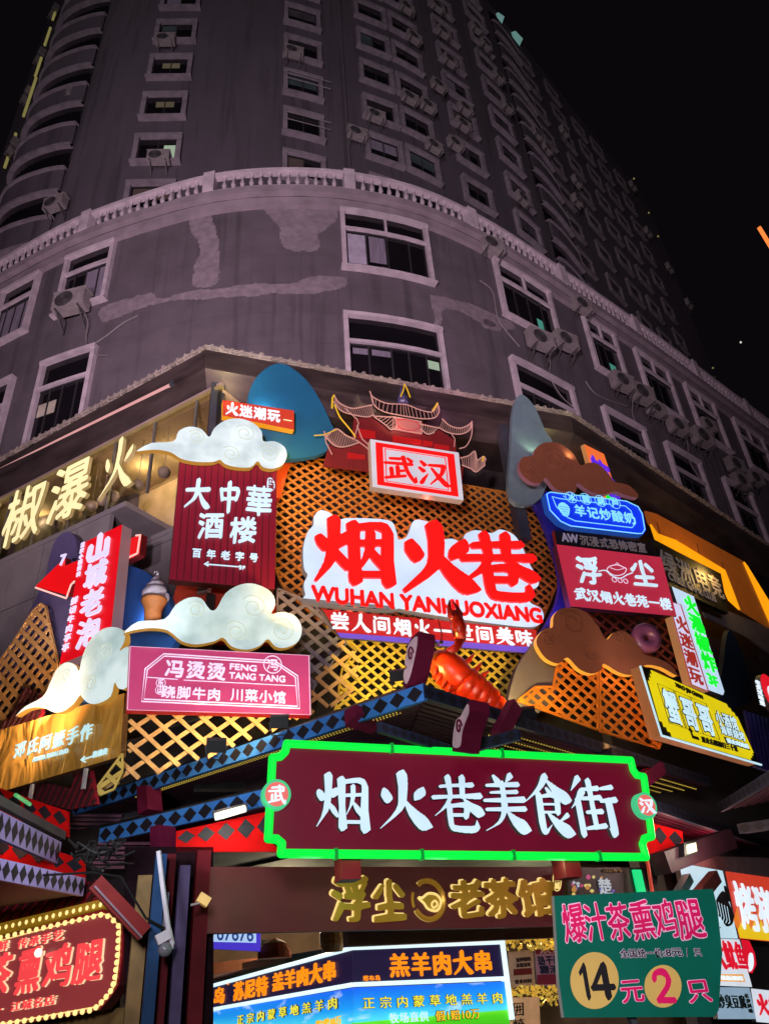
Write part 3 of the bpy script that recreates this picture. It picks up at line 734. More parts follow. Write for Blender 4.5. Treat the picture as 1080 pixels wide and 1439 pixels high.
for i in range(3):
    p, q = path[i], path[i+1]; L_ = np.linalg.norm(q-p); d = (q-p)/L_; nn = int(L_/.2); nrm = np.array([d[1], -d[0]])
    for k in range(nn):
        a = p+d*(k+.5)*L_/nn; z = 13.0+.02*math.sin(k*1.7)
        m.tube([(a[0]+nrm[0]*.08, a[1]+nrm[1]*.08, z-.02), (a[0]-nrm[0]*.5, a[1]-nrm[1]*.5, z+.2)], .05+.01*math.sin(k*2.9), 6)
        m.tube([(a[0]+d[0]*.13+nrm[0]*.06, a[1]+d[1]*.13+nrm[1]*.06, z-.05), (a[0]-d[0]*.0+nrm[0]*.06, a[1]+nrm[1]*.06, z-.05)], .035, 6)
m.build('roof_tiles', TILE, cn)
m = MB()
for i in range(3):
    a = ring(.2, 12.5)[i]; b = ring(.2, 12.5)[i+1]; m.tube([a, b], .05, 6)
m.build('edge_pipe', mat('copper_pipe', (.30, .16, .12), .35, .6), cn)
m = MB()
for i, (x, y) in enumerate([(306, 545), (706, 600)]):
    a, b = PC(.12).at(x, y); MB().pbox(PC(.12), a-.13, a+.13, b-3, b+.05, -.1, .1).build('corner_post', STEEL, cn)
# backing wall behind the lattice screens
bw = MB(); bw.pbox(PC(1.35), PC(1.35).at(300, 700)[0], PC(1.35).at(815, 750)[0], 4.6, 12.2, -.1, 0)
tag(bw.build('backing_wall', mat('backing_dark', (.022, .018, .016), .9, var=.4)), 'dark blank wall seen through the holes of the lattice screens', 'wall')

# ------------------------------------------------------------------ signs
WHITE = glow('lit_white', (226, 238, 250), 1.05); ICE = glow('lit_ice_white', (205, 232, 250), 1.0); REDL = glow('lit_red', (240, 22, 22), 1.0)
CREAM = glow('lit_cream', (250, 236, 176), 1.0); BLACKP = paint('black_paint', (18, 17, 18)); GREYM = paint('sign_edge_grey', (95, 88, 90), .5, metal=.3)
def sign(name, pl, quad, th, face, side, label, cat='sign', group=None, raw=False):
    P = pl.px(quad); a = sum(p[0] for p in P)/len(P); b = min(p[1] for p in P)
    t = thing(name, pl.W(a, b, -th), label, cat, group)
    MB().prism(pl, [tuple(p) for p in P], -th, 0, 0, 1).build('panel', [face, side], t)
    return t
def lines(t, pl, pts, r, m, name='outline', closed=True, c=.012, sm=False):
    P = [pl.W(*pl.at(*p), c) for p in pts]
    if sm: P = smooth_poly(P, closed, 4)
    return MB().tube(P, r, 5, 0, closed).build(name, m, t)
def poly(t, pl, pts, c0, c1, m, name, side=None, sm=False):
    P = pl.px(pts)
    if sm: P = smooth_poly(P, True, 4)
    return MB().prism(pl, [tuple(p) for p in P], c0, c1, 0, 1 if side else None).build(name, [m, side] if side else m, t)
def inset(q, k):
    c = (sum(p[0] for p in q)/len(q), sum(p[1] for p in q)/len(q)); return [(p[0]+(c[0]-p[0])*k, p[1]+(c[1]-p[1])*k) for p in q]

# --- big red main sign
pl = PC(-.15)
slab = [(426,770),(432,748),(440,738),(441,726),(450,717),(464,721),(473,731),(490,728),(545,731),(556,745),(560,758),(572,753),(580,733),(593,731),(612,739),(618,757),(635,757),(649,762),(653,751),(668,745),(690,749),(703,744),(722,752),(734,770),(744,793),(756,815),(753,826),(738,831),(744,846),(760,856),(763,870),(752,880),(724,880),(632,868),(560,855),(553,851),(546,857),(436,846),(429,835),(427,820),(432,808),(427,798)]
t = thing('main_sign', pl.W(*pl.at(595, 870), -.3), 'big white cloud shaped sign with fat red characters over WUHAN YANHUOXIANG', 'sign')
poly(t, pl, slab, -.15, 0, glow('main_slab_light', (200, 220, 250), 1.0), 'panel', side=glow('slab_edge_light', (150, 135, 130), .5), sm=True)
letters(t, pl, .004, '烟', (434, 770), (556, 775), 98, REDL, bold=.017, res=110, depth=.06, gap=.0, con=.1)
letters(t, pl, .004, '火', (556, 782), (668, 788), 98, REDL, bold=.032, res=110, depth=.06, gap=.0, con=.25)
letters(t, pl, .004, '巷', (645, 792), (752, 798), 96, REDL, bold=.017, res=110, depth=.06, gap=.0, con=.1)
letters(t, pl, .004, 'WUHAN YANHUOXIANG', (438, 834), (759, 866), 20, REDL, name='pinyin', bold=.035, soft=.03, depth=.03, res=60)
pl = PC(-.16)
t = sign('slogan_banner', pl, [(453,856),(753,885),(754,918),(732,917),(478,896)], .06, glow('banner_red', (196, 34, 38), .8), GREYM, 'red banner with white slogan characters hung right below the big main sign', 'banner')
poly(t, pl, [(473,889),(753,910),(753,918),(732,917),(478,896)], .002, .006, glow('banner_violet', (110, 80, 205), .9), 'violet_stripe')
letters(t, pl, .01, '尝人间烟火', (462, 872), (606, 885), 25, WHITE, bold=0.016, depth=.02, res=56)
letters(t, pl, .01, '一世间美味', (607, 886), (749, 898), 24, WHITE, bold=0.016, depth=.02, res=56)

for x, y in ((470, 770), (560, 760), (650, 780), (730, 830), (500, 850), (640, 868)): point('main_sign_backlight', PC(.12).W(*PC(.12).at(x, y)), 9, (1, .28, .42), .08)

# --- white and red town sign
pl = PC(-.5); q = [(520,617),(644,636),(651,703),(523,684)]
t = sign('town_sign', pl, q, .16, glow('town_sign_white', (205, 200, 212), .9), glow('town_sign_edge', (190, 160, 140), .5), 'white lightbox with red border and two red characters, tilted below the red pagoda roofs')
def frame_px(t, pl, q, k0, k1, m, c=.003, d=.01, name='border'):
    A, B = pl.px(inset(q, k0)), pl.px(inset(q, k1)); mb = MB(); n = len(A)
    for i in range(n):
        j = (i+1) % n; mb.hexa([pl.W(*A[i], c), pl.W(*A[j], c), pl.W(*B[j], c), pl.W(*B[i], c), pl.W(*A[i], c+d), pl.W(*A[j], c+d), pl.W(*B[j], c+d), pl.W(*B[i], c+d)])
    return mb.build(name, m, t)
frame_px(t, pl, q, .11, .27, REDL); frame_px(t, pl, q, .31, .33, REDL)
letters(t, pl, .004, '武汉', (538, 655), (632, 669), 35, REDL, bold=0.0143, res=80, depth=.02)

# --- dark red restaurant board
pl = PC(-.35); q = [(253,645),(389,656),(386,828),(238,814)]
CRIM = mat('crimson_boards', lin(112, 12, 34), .5, var=.15, stretch=(14, 14, .3), scale=2, emis=lin(112, 12, 34), es=.55)
t = sign('restaurant_sign', pl, q, .18, CRIM, paint('sign_edge_brown', (70, 30, 25)), 'dark red boarded restaurant sign with glowing white calligraphy, between two white clouds')
for i in range(1, 15):
    f = i/15; a0 = pl.at(253+136*f, 645+11*f); a1 = pl.at(238+148*f, 814+14*f)
    MB().hexa([pl.W(a1[0]-.006, a1[1]+.02, .001), pl.W(a1[0]+.006, a1[1]+.02, .001), pl.W(a0[0]+.006, a0[1]-.02, .001), pl.W(a0[0]-.006, a0[1]-.02, .001), pl.W(a1[0]-.006, a1[1]+.02, .006), pl.W(a1[0]+.006, a1[1]+.02, .006), pl.W(a0[0]+.006, a0[1]-.02, .006), pl.W(a0[0]-.006, a0[1]-.02, .006)]).build('batten', paint('batten_dark', (60, 6, 18)), t)
for ch, x0, x1, y, h in [('大', 258, 297, 693, 42), ('中', 302, 341, 698, 42), ('華', 343, 384, 703, 44)]: letters(t, pl, .012, ch, (x0, y), (x1, y+3), h, ICE, bold=0.012, soft=.02, wob=.015, depth=.03)
for ch, x0, x1, y, h in [('酒', 276, 316, 738, 38), ('楼', 321, 362, 744, 38)]: letters(t, pl, .012, ch, (x0, y), (x1, y+3), h, ICE, bold=0.0165, soft=.02, shear=.1, wob=.02, depth=.03)
letters(t, pl, .012, '百年老字号', (266, 777), (366, 785), 13, ICE, bold=0.021, soft=.03, gap=.34, res=48)
lines(t, pl, [(288, 793), (337, 797)], .012, ICE, 'arrow_shaft', False); lines(t, pl, [(293, 790), (287, 793), (293, 796)], .012, ICE, 'arrow_head', False)
letters(t, pl, .012, '3F', (336, 798), (344, 799), 5, ICE, name='floor_mark')
poly(t, pl, smooth_poly([(376,673),(381,672),(385,677),(386,685),(383,690),(378,689),(375,684)], True, 3), .008, .012, ICE, 'seal')
letters(t, pl, .016, '江城', (380.5, 674), (380.5, 689), 8, CRIM, vert=True, res=40, name='seal_text')

# --- pink restaurant sign
pl = PC(-.8); q = [(182,908),(435,921),(437,1005),(178,998)]
PINKF = glow('pink_face', (188, 62, 112), .95)
t = sign('pink_sign', pl, q, .16, PINKF, glow('pink_sign_edge', (200, 20, 30), .45), 'pink lightbox with white outline and FENG TANG TANG lettering below the wide white cloud')
frame_px(t, pl, q, .004, .014, glow('pink_rim', (225, 180, 210), .9))
LIL = glow('lit_lilac_white', (235, 215, 245), 1.0)
for k in (0, 3.2):
    lines(t, pl, [(230+k*.3, 919+k), (386, 929+k), (418-k, 950+k*.6), (421-k, 996-k), (199+k, 986-k), (204+k, 940+k*.4)], .010, LIL)
lines(t, pl, [(207, 952), (250, 955)], .007, LIL, 'divider', False); lines(t, pl, [(258, 956), (414, 964)], .007, LIL, 'divider', False)
letters(t, pl, .01, '冯烫烫', (231, 939), (318, 945), 25, LIL, bold=0.0232, depth=.02)
letters(t, pl, .01, 'FENG', (323, 937), (360, 940), 8, LIL, bold=0.02, res=40); letters(t, pl, .01, 'TANG TANG', (322, 949.5), (400, 955), 8.5, LIL, bold=0.02, res=40)
letters(t, pl, .01, '跷脚牛肉', (226, 972), (311, 977), 18, LIL, bold=0.0165, depth=.02); letters(t, pl, .01, '川菜小馆', (323, 976), (402, 981), 18, LIL, bold=0.0165, depth=.02)
def ring_px(t, pl, cx, cy, r, m, rr=.008, name='ring', c=.012):
    o = pl.at(cx, cy); k = abs(pl.at(cx, cy-r)[1]-o[1])
    return MB().tube([pl.W(o[0]+k*math.cos(a), o[1]+k*math.sin(a), c) for a in np.linspace(0, 2*math.pi, 25)[:-1]], rr, 5, 0, True).build(name, m, t)
ring_px(t, pl, 383, 934, 12, LIL); letters(t, pl, .012, '冯', (374, 934), (392, 935), 17, LIL, bold=0.006, name='ring_text')
ring_px(t, pl, 226, 960, 6, LIL, .005); ring_px(t, pl, 225, 970, 6, LIL, .005); letters(t, pl, .012, '乐山', (226, 955), (225, 975), 8, LIL, vert=True, res=40, name='ring_text')

# --- clouds
CLOUDM = mat('cloud_light', (.26, .32, .33), .4, var=.1, scale=1.5, emis=lin(204, 220, 206), es=.82)
for n_ in CLOUDM.node_tree.nodes:
    if n_.type == 'VALTORGB' and n_.outputs[0].links[0].to_socket.name == 'Emission Color':
        n_.color_ramp.elements[0].color = (*lin(172, 196, 194), 1); n_.color_ramp.elements[1].color = (*lin(228, 244, 242), 1); n_.color_ramp.elements[0].position = .38; n_.color_ramp.elements[1].position = .6; CLOUDE = glow('cloud_edge_warm', (205, 150, 60), .55); CLOUDL = glow('cloud_line', (208, 218, 200), .78)
BROWN = mat('brown_cloud_board', lin(98, 54, 40), .75, var=.08, emis=lin(126, 70, 52), es=.28, spec=.15); BROWNL = paint('brown_cloud_line', (120, 70, 52)); BROWNE = glow('brown_cloud_edge', (250, 170, 60), .8)  # unlit boards: emission puts the light on face and rim into the material
def cloud(name, pl, pts, sp, th, face, edge, ln, label, k=1):
    P = smooth_poly(pl.px(pts), True, k) if k > 1 else pl.px(pts)
    b = min(p[1] for p in P); a = sum(p[0] for p in P)/len(P)
    t = thing(name, pl.W(a, b, -th), label, 'cloud decoration', 'cloud shaped boards')
    MB().prism(pl, [tuple(p) for p in P], -th, 0, 0, 1).build('board', [face, edge], t)
    for (x, y, r) in sp:
        o = pl.at(x, y); kk = abs(pl.at(x, y-r)[1]-o[1]); L = []
        for a in np.linspace(0, 3.3*math.pi, 34): L.append(pl.W(o[0]-kk*(1-a/13.5)*math.cos(a+.6), o[1]+kk*(1-a/13.5)*math.sin(a+.6), .004))
        MB().tube(L, .009, 5).build('spiral_line', ln, t)
    return t
cloud('cloud_board', PC(-.5), [(192.5,633.6),(213,622.5),(244,620),(251,606),(266,599.5),(283,603),(294,614),(301,602),(316,591),(335.5,588),(355,594),(367.5,606),(370,620),(385.5,620),(399.5,628),(403,640.5),(397,653),(383,658.6),(369,656),(362,648),(352,656.7),(330,656),(316,651.7),(309,646),(299.5,649),(277,649),(255,644.7),(241,636),(222,632),(202,633)],
      [(276,614,10),(344,609,12),(324,638,11),(377,638,12)], .11, CLOUDM, CLOUDE, CLOUDL, 'glowing white cloud board sitting on the dark red restaurant sign', 3)
cloud('cloud_board', PC(-.7), [(174.6,888.7),(194.5,873.4),(231,870),(246.5,850.5),(265,840),(283,841),(295,856.6),(304.5,855),(317,833.6),(338,821.4),(359.6,820.8),(381,832),(387,849),(381,862.7),(396,860),(414.6,865.7),(424,882.6),(419,901),(402,910),(387,908.6),(376.4,898),(365.7,907),(347,913),(326,908.6),(313.7,896),(301.5,901),(277,905.5),(255.6,901),(235.7,885.6),(210,882.6),(188,885.6)],
      [(275.5,857,12),(356.5,853.5,17),(332,888,15),(396,886,18)], .11, CLOUDM, CLOUDE, CLOUDL, 'wide glowing white cloud board above the pink restaurant sign', 3)
cloud('cloud_board', PL(-.85), [(x/3.597, y/3.597+720) for x, y in [(80,1030),(130,980),(220,930),(255,860),(290,790),(340,757),(385,775),(400,800),(420,720),(460,640),(520,590),(580,580),(625,600),(630,650),(605,700),(640,680),(672,700),(670,800),(640,885),(600,890),(580,860),(560,930),(500,965),(450,965),(415,935),(405,925),(370,970),(320,1005),(270,1010),(220,985),(150,990),(100,1015)]],
      [(93,950,9),(148,917,13),(128,960,11)], .11, CLOUDM, CLOUDE, CLOUDL, 'glowing white cloud board leaning over the golden crumpled sign', 3)
cloud('cloud_board', PC(-.55), [(x/3.375+680, y/3.375+560) for x, y in [(165,320),(180,280),(230,270),(245,235),(290,208),(360,215),(420,260),(455,315),(490,305),(540,310),(590,360),(620,395),(680,410),(725,450),(722,470),(660,455),(620,440),(560,455),(500,440),(440,400),(435,440),(400,445),(340,430),(290,375),(270,400),(220,395),(180,360)]],
      [(780,648,16),(742,662,9)], .11, BROWN, glow('brown_cloud_violet_edge', (150, 95, 110), .45), BROWNL, 'unlit brown cloud board above the blue yoghurt sign', 3)
cloud('cloud_board', PC(-.75), [(x/2.842+700, y/2.842+820) for x, y in [(155,215),(185,180),(215,175),(220,130),(250,100),(310,98),(360,125),(400,175),(430,225),(460,195),(500,190),(540,220),(580,280),(640,300),(690,330),(712,368),(650,335),(590,325),(560,345),(530,365),(480,355),(420,320),(410,345),(370,360),(320,340),(275,295),(240,320),(190,300),(155,250)]],
      [(803,876,18),(770,900,10),(829,920,12),(868,897,9)], .11, BROWN, BROWNE, BROWNL, 'brown cloud board with yellow lit rim below the crimson teahouse sign', 3)

# --- small orange sign up left
pl = PC(-.3)
t = sign('small_shop_sign', pl, [(313,562),(413,577),(413,604),(313,584)], .14, glow('orange_red_face', (205, 62, 42), .85), glow('orange_edge', (245, 160, 30), .8), 'small orange red sign box with white lettering above the upper white cloud')
letters(t, pl, .006, '火迷潮玩', (316, 574), (394, 586), 17, WHITE, bold=0.0255); lines(t, pl, [(398, 590), (410, 592)], .01, CREAM, 'dash', False)

# --- red vertical sign and arrow on the left wing
pl = PL(-.55)
t = sign('vertical_shop_sign', pl, [(117,763),(172,737),(154,905),(84,934)], .22, glow('scarlet_face', (222, 12, 26), .95), glow('scarlet_edge', (150, 110, 115), .6), 'tall narrow scarlet sign with four fat white characters on the left wing')
PALEV = glow('lit_pale_violet', (226, 215, 250), 1.0)
letters(t, pl, .006, '山城老泡', (143, 750), (123, 911), 29, PALEV, vert=True, bold=0.03, soft=.03, depth=.03, gap=.05)
letters(t, pl, .006, '鲜切牛肉亭亭', (107, 838), (92, 917), 9, PALEV, vert=True, bold=0.012, gap=.12, res=48)
letters(t, pl, .006, '重庆小面烤肉', (118, 762), (111, 811), 5, PALEV, vert=True, gap=.1, res=40, name='small_text')
pl = PL(-.3)
t = sign('arrow_sign', pl, [(50,824),(92,783),(92,795),(199,750),(196,778),(188,783),(110,814),(102,818),(97,837)], .14, glow('arrow_red', (226, 14, 20), .95), paint('arrow_edge', (120, 15, 15)), 'red arrow shaped box pointing left behind the scarlet vertical sign', 'arrow sign')
lines(t, pl, [(51,826),(94,841),(101,822),(106,817)], .018, glow('neon_pink_white', (255, 190, 180), 1.1), 'neon_tube', False)
lines(t, pl, [(176,786),(194,778),(198,752),(192,753)], .018, glow('neon_pink_white', (255, 190, 180), 1.1), 'neon_tube', False)
letters(t, pl, .006, '7', (86, 788), (93, 786), 13, PALEV, bold=0.0255, name='numeral')

# --- golden crumpled sign
pl = PL(-.75)
GOLD = mat('crumpled_gold', lin(196, 146, 66), .33, .35, var=.45, scale=1.7, bump=.8, stretch=(1.3, 1.3, .6), emis=lin(170, 116, 44), es=.3)  # colour noise and emission stand in for reflections in the folds
gb = GOLD.node_tree
for n_ in gb.nodes:
    if n_.type == 'TEX_NOISE': n_.inputs['Detail'].default_value = 2.2; n_.inputs['Distortion'].default_value = 1.1
    if n_.type == 'BUMP': n_.inputs['Distance'].default_value = .35
t = sign('gold_sign', pl, [(-30,1035),(175,974),(169,1063),(-30,1122)], .1, GOLD, paint('gold_edge', (90, 60, 25)), 'golden crumpled metal sign with pale blue handwriting at the left edge')
CYN = glow('lit_cyan_white', (186, 226, 232), 1.0)
letters(t, pl, .008, '邓氏阿嬷手作', (21, 1056), (133, 1026), 23, CYN, bold=0.0072, shear=.12, wob=.02, depth=.02, gap=.1)
letters(t, pl, .008, 'AH MA SHOU ZUO', (48, 1068), (97, 1055), 6, CYN, name='pinyin', res=40)
letters(t, pl, .008, '往前走', (132, 1061), (153, 1055), 9, CYN, name='small_text', res=48); lines(t, pl, [(116, 1068), (131, 1063)], .012, CYN, 'arrow_shaft', False); lines(t, pl, [(120, 1063), (115, 1068), (121, 1071)], .012, CYN, 'arrow_head', False)
m = MB()
for x, y in ((41, 1098), (116, 1077)): a, b = pl.at(x, y); m.pbox(pl, a-.025, a+.025, b-.3, b+.1, -.09, -.05)
m.build('support_leg', paint('pale_steel', (200, 190, 185), .4), t)

# --- blue yoghurt sign
pl = PC(-.55)
BLUE = glow('blue_face', (14, 52, 226), 1.0); CYL = glow('lit_cyan', (130, 215, 255), 1.1)
ob = [(765,694),(770,691),(785,693),(880,704),(897,712),(903,722),(907,745),(903,751),(896,751),(800,740),(785,733),(770,717)]
t = thing('yoghurt_sign', pl.W(*pl.at(835, 750), -.15), 'bright blue notched lightbox with cyan outline, below the upper brown cloud', 'sign')
poly(t, pl, ob, -.16, 0, BLUE, 'panel', side=glow('blue_edge', (20, 70, 160), .7))
lines(t, pl, inset(ob, .03), .011, CYL); lines(t, pl, inset([(772,697),(783,700),(880,711),(888,718),(895,737),(890,743),(806,733),(795,728),(778,712)], .05), .009, CYL, 'inner_outline')
letters(t, pl, .008, '羊记炒酸奶', (805, 717), (892, 730), 16, CYL, bold=0.012, gap=.05)
for ch, x, y in [('冰', 801, 700), ('糖', 821, 702), ('葫', 842, 705), ('芦', 862, 708)]:
    o = pl.at(x, y); 
    disc = [(o[0]+.105*math.cos(a), o[1]+.105*math.sin(a)) for a in np.linspace(0, 2*math.pi, 21)[:-1]]
    MB().prism(pl, disc, .012, .03).build('bead', BLUE, t); ring_px(t, pl, x, y, 7.2, CYL, .007, c=.03); letters(t, pl, .034, ch, (x-5.5, y), (x+5.5, y+1), 11, CYL, res=48, name='bead_text')
lines(t, pl, [(790, 697), (793, 699)], .007, CYL, 'stick', False)
o = pl.at(792, 716); disc = [(o[0]+.13*math.cos(a)*(1+.12*math.sin(3*a)), o[1]+.17*math.sin(a)) for a in np.linspace(0, 2*math.pi, 25)[:-1]]
MB().prism(pl, disc, .004, .012).build('emblem', CYL, t)
for k in range(4): lines(t, pl, [(785+k, 712+k*3.2), (798-k*.5, 714+k*3.2)], .004, BLUE, 'emblem_line', False, c=.014)

# --- dark escape room sign, crimson teahouse sign
pl = PC(-.3); q = [(778,745),(905,761),(922,785),(783,770)]
t = sign('escape_room_sign', pl, q, .1, BLACKP, paint('escape_edge', (120, 30, 35)), 'black sign with dull grey letters AW wedged between the blue and crimson signs')
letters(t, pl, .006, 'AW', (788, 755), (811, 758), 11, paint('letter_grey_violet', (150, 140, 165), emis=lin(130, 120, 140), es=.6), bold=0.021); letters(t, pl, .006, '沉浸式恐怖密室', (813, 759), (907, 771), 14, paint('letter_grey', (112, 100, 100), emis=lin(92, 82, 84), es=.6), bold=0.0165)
pl = PC(-.45); q = [(781,765),(928,783),(950,866),(801,852)]
t = sign('crimson_sign', pl, q, .16, glow('crimson_face', (180, 42, 66), .92), paint('crimson_edge', (66, 20, 60)), 'crimson lightbox with white brush characters around a teapot drawing, below the blue sign')
letters(t, pl, .008, '浮', (808, 800), (844, 804), 38, ICE, bold=0.021, soft=.02, wob=.03, shear=.06, depth=.03); letters(t, pl, .008, '尘', (884, 804), (920, 809), 38, ICE, bold=0.021, soft=.02, wob=.03, shear=.06, depth=.03)
letters(t, pl, .008, '武汉烟火巷苑一楼', (806, 834), (942, 850), 17, ICE, bold=0.0165, soft=.02, wob=.02, depth=.02, gap=.03)
pot = [(852,800),(856,796),(866,794),(874,797),(879,800),(876,806),(868,809),(860,808),(854,804)]
lines(t, pl, pot, .009, LIL, 'teapot_line', sm=True); lines(t, pl, [(856,798),(866,801),(876,799)], .006, LIL, 'teapot_line', False, sm=True); lines(t, pl, [(840,803),(850,802),(858,809),(870,813),(880,808),(888,805)], .012, ICE, 'swash', False, sm=True); lines(t, pl, [(863,794),(866,791),(869,794)], .006, LIL, 'teapot_line', False)
for x in (862, 870, 878): ring_px(t, pl, x, 815+(x-862)*.12, 3, LIL, .007)

# --- cyber game club sign, vertical signs, yellow tavern sign, orange sign (right wing)
pl = PR(-.1); q = [(915,757),(1012,806),(1023,862),(935,822)]
t = sign('game_club_sign', pl, q, .12, BLACKP, BLACKP, 'unlit black CYBER GAME CLUB sign in front of the amber lit recess')
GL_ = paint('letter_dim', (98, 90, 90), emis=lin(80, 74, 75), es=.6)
letters(t, pl, .006, '绿洲电竞', (926, 786), (1014, 829), 28, GL_, bold=0.0165); letters(t, pl, .006, 'CYBER GAME CLUB', (938, 809), (1004, 842), 9, GL_, res=40, name='small_text')
pl = PR(-.45); q = [(943,824),(974,838),(1017,973),(1008,980),(985,964)]
t = sign('vertical_green_sign', pl, [(943,824),(974,838),(1017,972),(1015,977),(990,968)], .14, glow('pale_blue_face', (190, 215, 240), 1.0), GREYM, 'tall white blade sign with neon green characters ending in 3F')
GRN = glow('lit_green', (20, 235, 45), 1.1)
letters(t, pl, .006, '火瀑椒炸', (965, 838), (999, 945), 17, GRN, vert=True, bold=0.03, gap=.03); letters(t, pl, .006, '3F', (993, 953), (1007, 960), 13, GRN, bold=0.0255, name='floor_mark')
pl = PR(-.6); q = [(938,845),(955,850),(994,972),(970,962)]
t = sign('vertical_toy_sign', pl, q, .16, glow('pale_violet_face', (206, 206, 236), 1.0), glow('peach_edge', (196, 130, 80), .6), 'narrow white blade sign with dark red characters beside the green lettered one')
RBR = glow('lit_brick_red', (165, 45, 35), .9)
letters(t, pl, .006, '火迷潮玩', (953, 866), (979, 962), 15, RBR, vert=True, bold=0.0165, gap=.06); lines(t, pl, q, .012, RBR)
pl = PR(-1.05); q = [(901,935),(1030,993),(1066,1073),(929,1033)]
YEL = glow('yellow_face', (228, 206, 18), .95)
t = sign('tavern_sign', pl, q, .22, BLACKP, glow('tavern_edge', (176, 110, 66), .5), 'large bright yellow lightbox with pale blue characters and stepped black corners')
lines(t, pl, [(898,936),(928,1034),(1068,1075)], .02, glow('rim_tube', (190, 225, 240), 1.0), 'rim_tube', False)
qi = inset(q, .035); 
def lerp(q, u, v):
    a = (q[0][0]+(q[1][0]-q[0][0])*u, q[0][1]+(q[1][1]-q[0][1])*u); b = (q[3][0]+(q[2][0]-q[3][0])*u, q[3][1]+(q[2][1]-q[3][1])*u)
    return (a[0]+(b[0]-a[0])*v, a[1]+(b[1]-a[1])*v)
cs = [(.0,.2),(.025,.2),(.025,.14),(.05,.14),(.05,.07),(.075,.07),(.075,0),(.93,0),(.93,.06),(.955,.06),(.955,.12),(.98,.12),(.98,.18),(1,.18),(1,.84),(.98,.84),(.98,.9),(.955,.9),(.955,.95),(.93,.95),(.93,1),(.09,1),(.09,.93),(.06,.93),(.06,.87),(.03,.87),(.03,.8),(0,.8)]
poly(t, pl, [lerp(qi, *c_) for c_ in cs], .002, .012, YEL, 'yellow_field')
PB = glow('lit_pale_blue', (200, 232, 245), 1.0)
for ch, u in (('蟹', .20), ('哥', .385), ('哥', .555)):
    a = lerp(q, u-.075, .5); b = lerp(q, u+.075, .5); h = lerp(q, u, .74)[1]-lerp(q, u, .26)[1]
    letters(t, pl, .014, ch, a, b, h*1.0, BLACKP, bold=0.0435, soft=.03, name='letter_shadow', depth=.006, gap=.0); letters(t, pl, .022, ch, a, b, h*.98, PB, bold=0.0188, depth=.01, gap=.02)
    lines(t, pl, [lerp(q, u-.085, .2), lerp(q, u+.085, .2), lerp(q, u+.085, .78), lerp(q, u-.085, .78)], .006, BLACKP, 'box_line', c=.016)
letters(t, pl, .014, 'XIAO JIU GUAN', lerp(q, .33, .1), lerp(q, .62, .12), 7, BLACKP, name='pinyin', res=40)
for bo, m_, c_, nm in ((.08, BLACKP, .014, 'letter_shadow'), (.02, PB, .022, 'lettering')):
    letters(t, pl, c_, '小酒馆', lerp(q, .69, .38), lerp(q, .93, .36), 18, m_, bold=bo, name=nm, depth=.006); letters(t, pl, c_, '海鲜烧烤', lerp(q, .69, .58), lerp(q, .95, .57), 13, m_, bold=bo, name=nm, depth=.006, res=48)
poly(t, pl, [lerp(q, *p) for p in ((.7, .7), (.95, .69), (.95, .8), (.7, .81))], .014, .018, BLACKP, 'black_bar'); letters(t, pl, .022, '营业到凌晨', lerp(q, .71, .755), lerp(q, .94, .745), 6, PB, name='bar_text', res=40)
letters(t, pl, .014, '直走右拐前行三十米', lerp(q, .42, .88), lerp(q, .80, .86), 8, BLACKP, res=44, name='directions')
poly(t, pl, [lerp(q, *p) for p in ((.31, .8), (.335, .72), (.36, .8), (.345, .8), (.345, .86), (.40, .86), (.40, .91), (.325, .91), (.325, .8))], .014, .018, BLACKP, 'arrow')
pl = PR(.0)
t = sign('orange_sign', pl, [(820,624),(848,638),(874,716),(842,704)], .1, glow('orange_face', (236, 110, 52), .95), glow('peach_edge', (196, 130, 80), .6), 'orange sign with violet lettering half hidden behind the upper brown cloud')
letters(t, pl, .006, '炊香', (838, 644), (864, 704), 22, glow('lit_violet', (90, 40, 220), 1.0), vert=True, bold=0.0255)
poly(t, pl, smooth_poly([(852,690),(862,690),(868,697),(866,706),(856,706),(850,698)], True, 3), .008, .014, GRN, 'green_blob')
# red round sign and dark holder at the right edge
pl = PR(-1.2)
t = thing('round_sign', pl.W(*pl.at(1075, 990), -.1), 'red round lightbox with white edge lettering cut by the right edge of the view', 'sign')
o = pl.at(1083, 974); disc = [(o[0]+.40*math.cos(a), o[1]+.40*math.sin(a)) for a in np.linspace(0, 2*math.pi, 33)[:-1]]
MB().prism(pl, disc, -.12, 0, 0, 1).build('panel', [glow('round_red', (224, 24, 40), 1.0), GREYM], t)
MB().prism(pl, [(o[0]+.2*math.cos(a)+.02, o[1]+.2*math.sin(a)-.05) for a in np.linspace(0, 2*math.pi, 25)[:-1]], .004, .01).build('centre', WHITE, t)
letters(t, pl, .006, '老武汉味道', (1062, 956), (1070, 992), 6, WHITE, vert=True, res=40)

# ------------------------------------------------------------------ scenery cut-outs behind the signs
def cutout(name, pl, pts, m, label, cat, th=.12, side=None, sm=4, group='mountain shaped boards'):
    P = pl.px(pts); P = smooth_poly(P, True, sm) if sm > 1 else P
    o = MB().prism(pl, [tuple(p) for p in P], -th, 0, 0, 1 if side else None).build(name, [m, side] if side else m, None)
    return tag(o, label, cat, group)
cutout('mountain_board', PC(-.1), [(345,640),(347,570),(353,543),(366,524),(385,512),(405,514),(432,536),(452,567),(466,597),(472,612),(445,640)], paint('teal_board', (10, 88, 124), .7, var=.12, scale=1.5), 'teal blue hump shaped board left of the red pagoda roofs', 'mountain decoration')
cutout('mountain_board', PC(-.18), [(717,700),(718,620),(721,572),(728,556),(738,557),(752,574),(766,606),(776,628),(760,700)], paint('slate_board', (96, 118, 128), .7, var=.12), 'tall pointed slate blue board right of the big lattice', 'mountain decoration')
VIO = mat('violet_board', lin(44, 34, 150), .6, var=.25, scale=2)
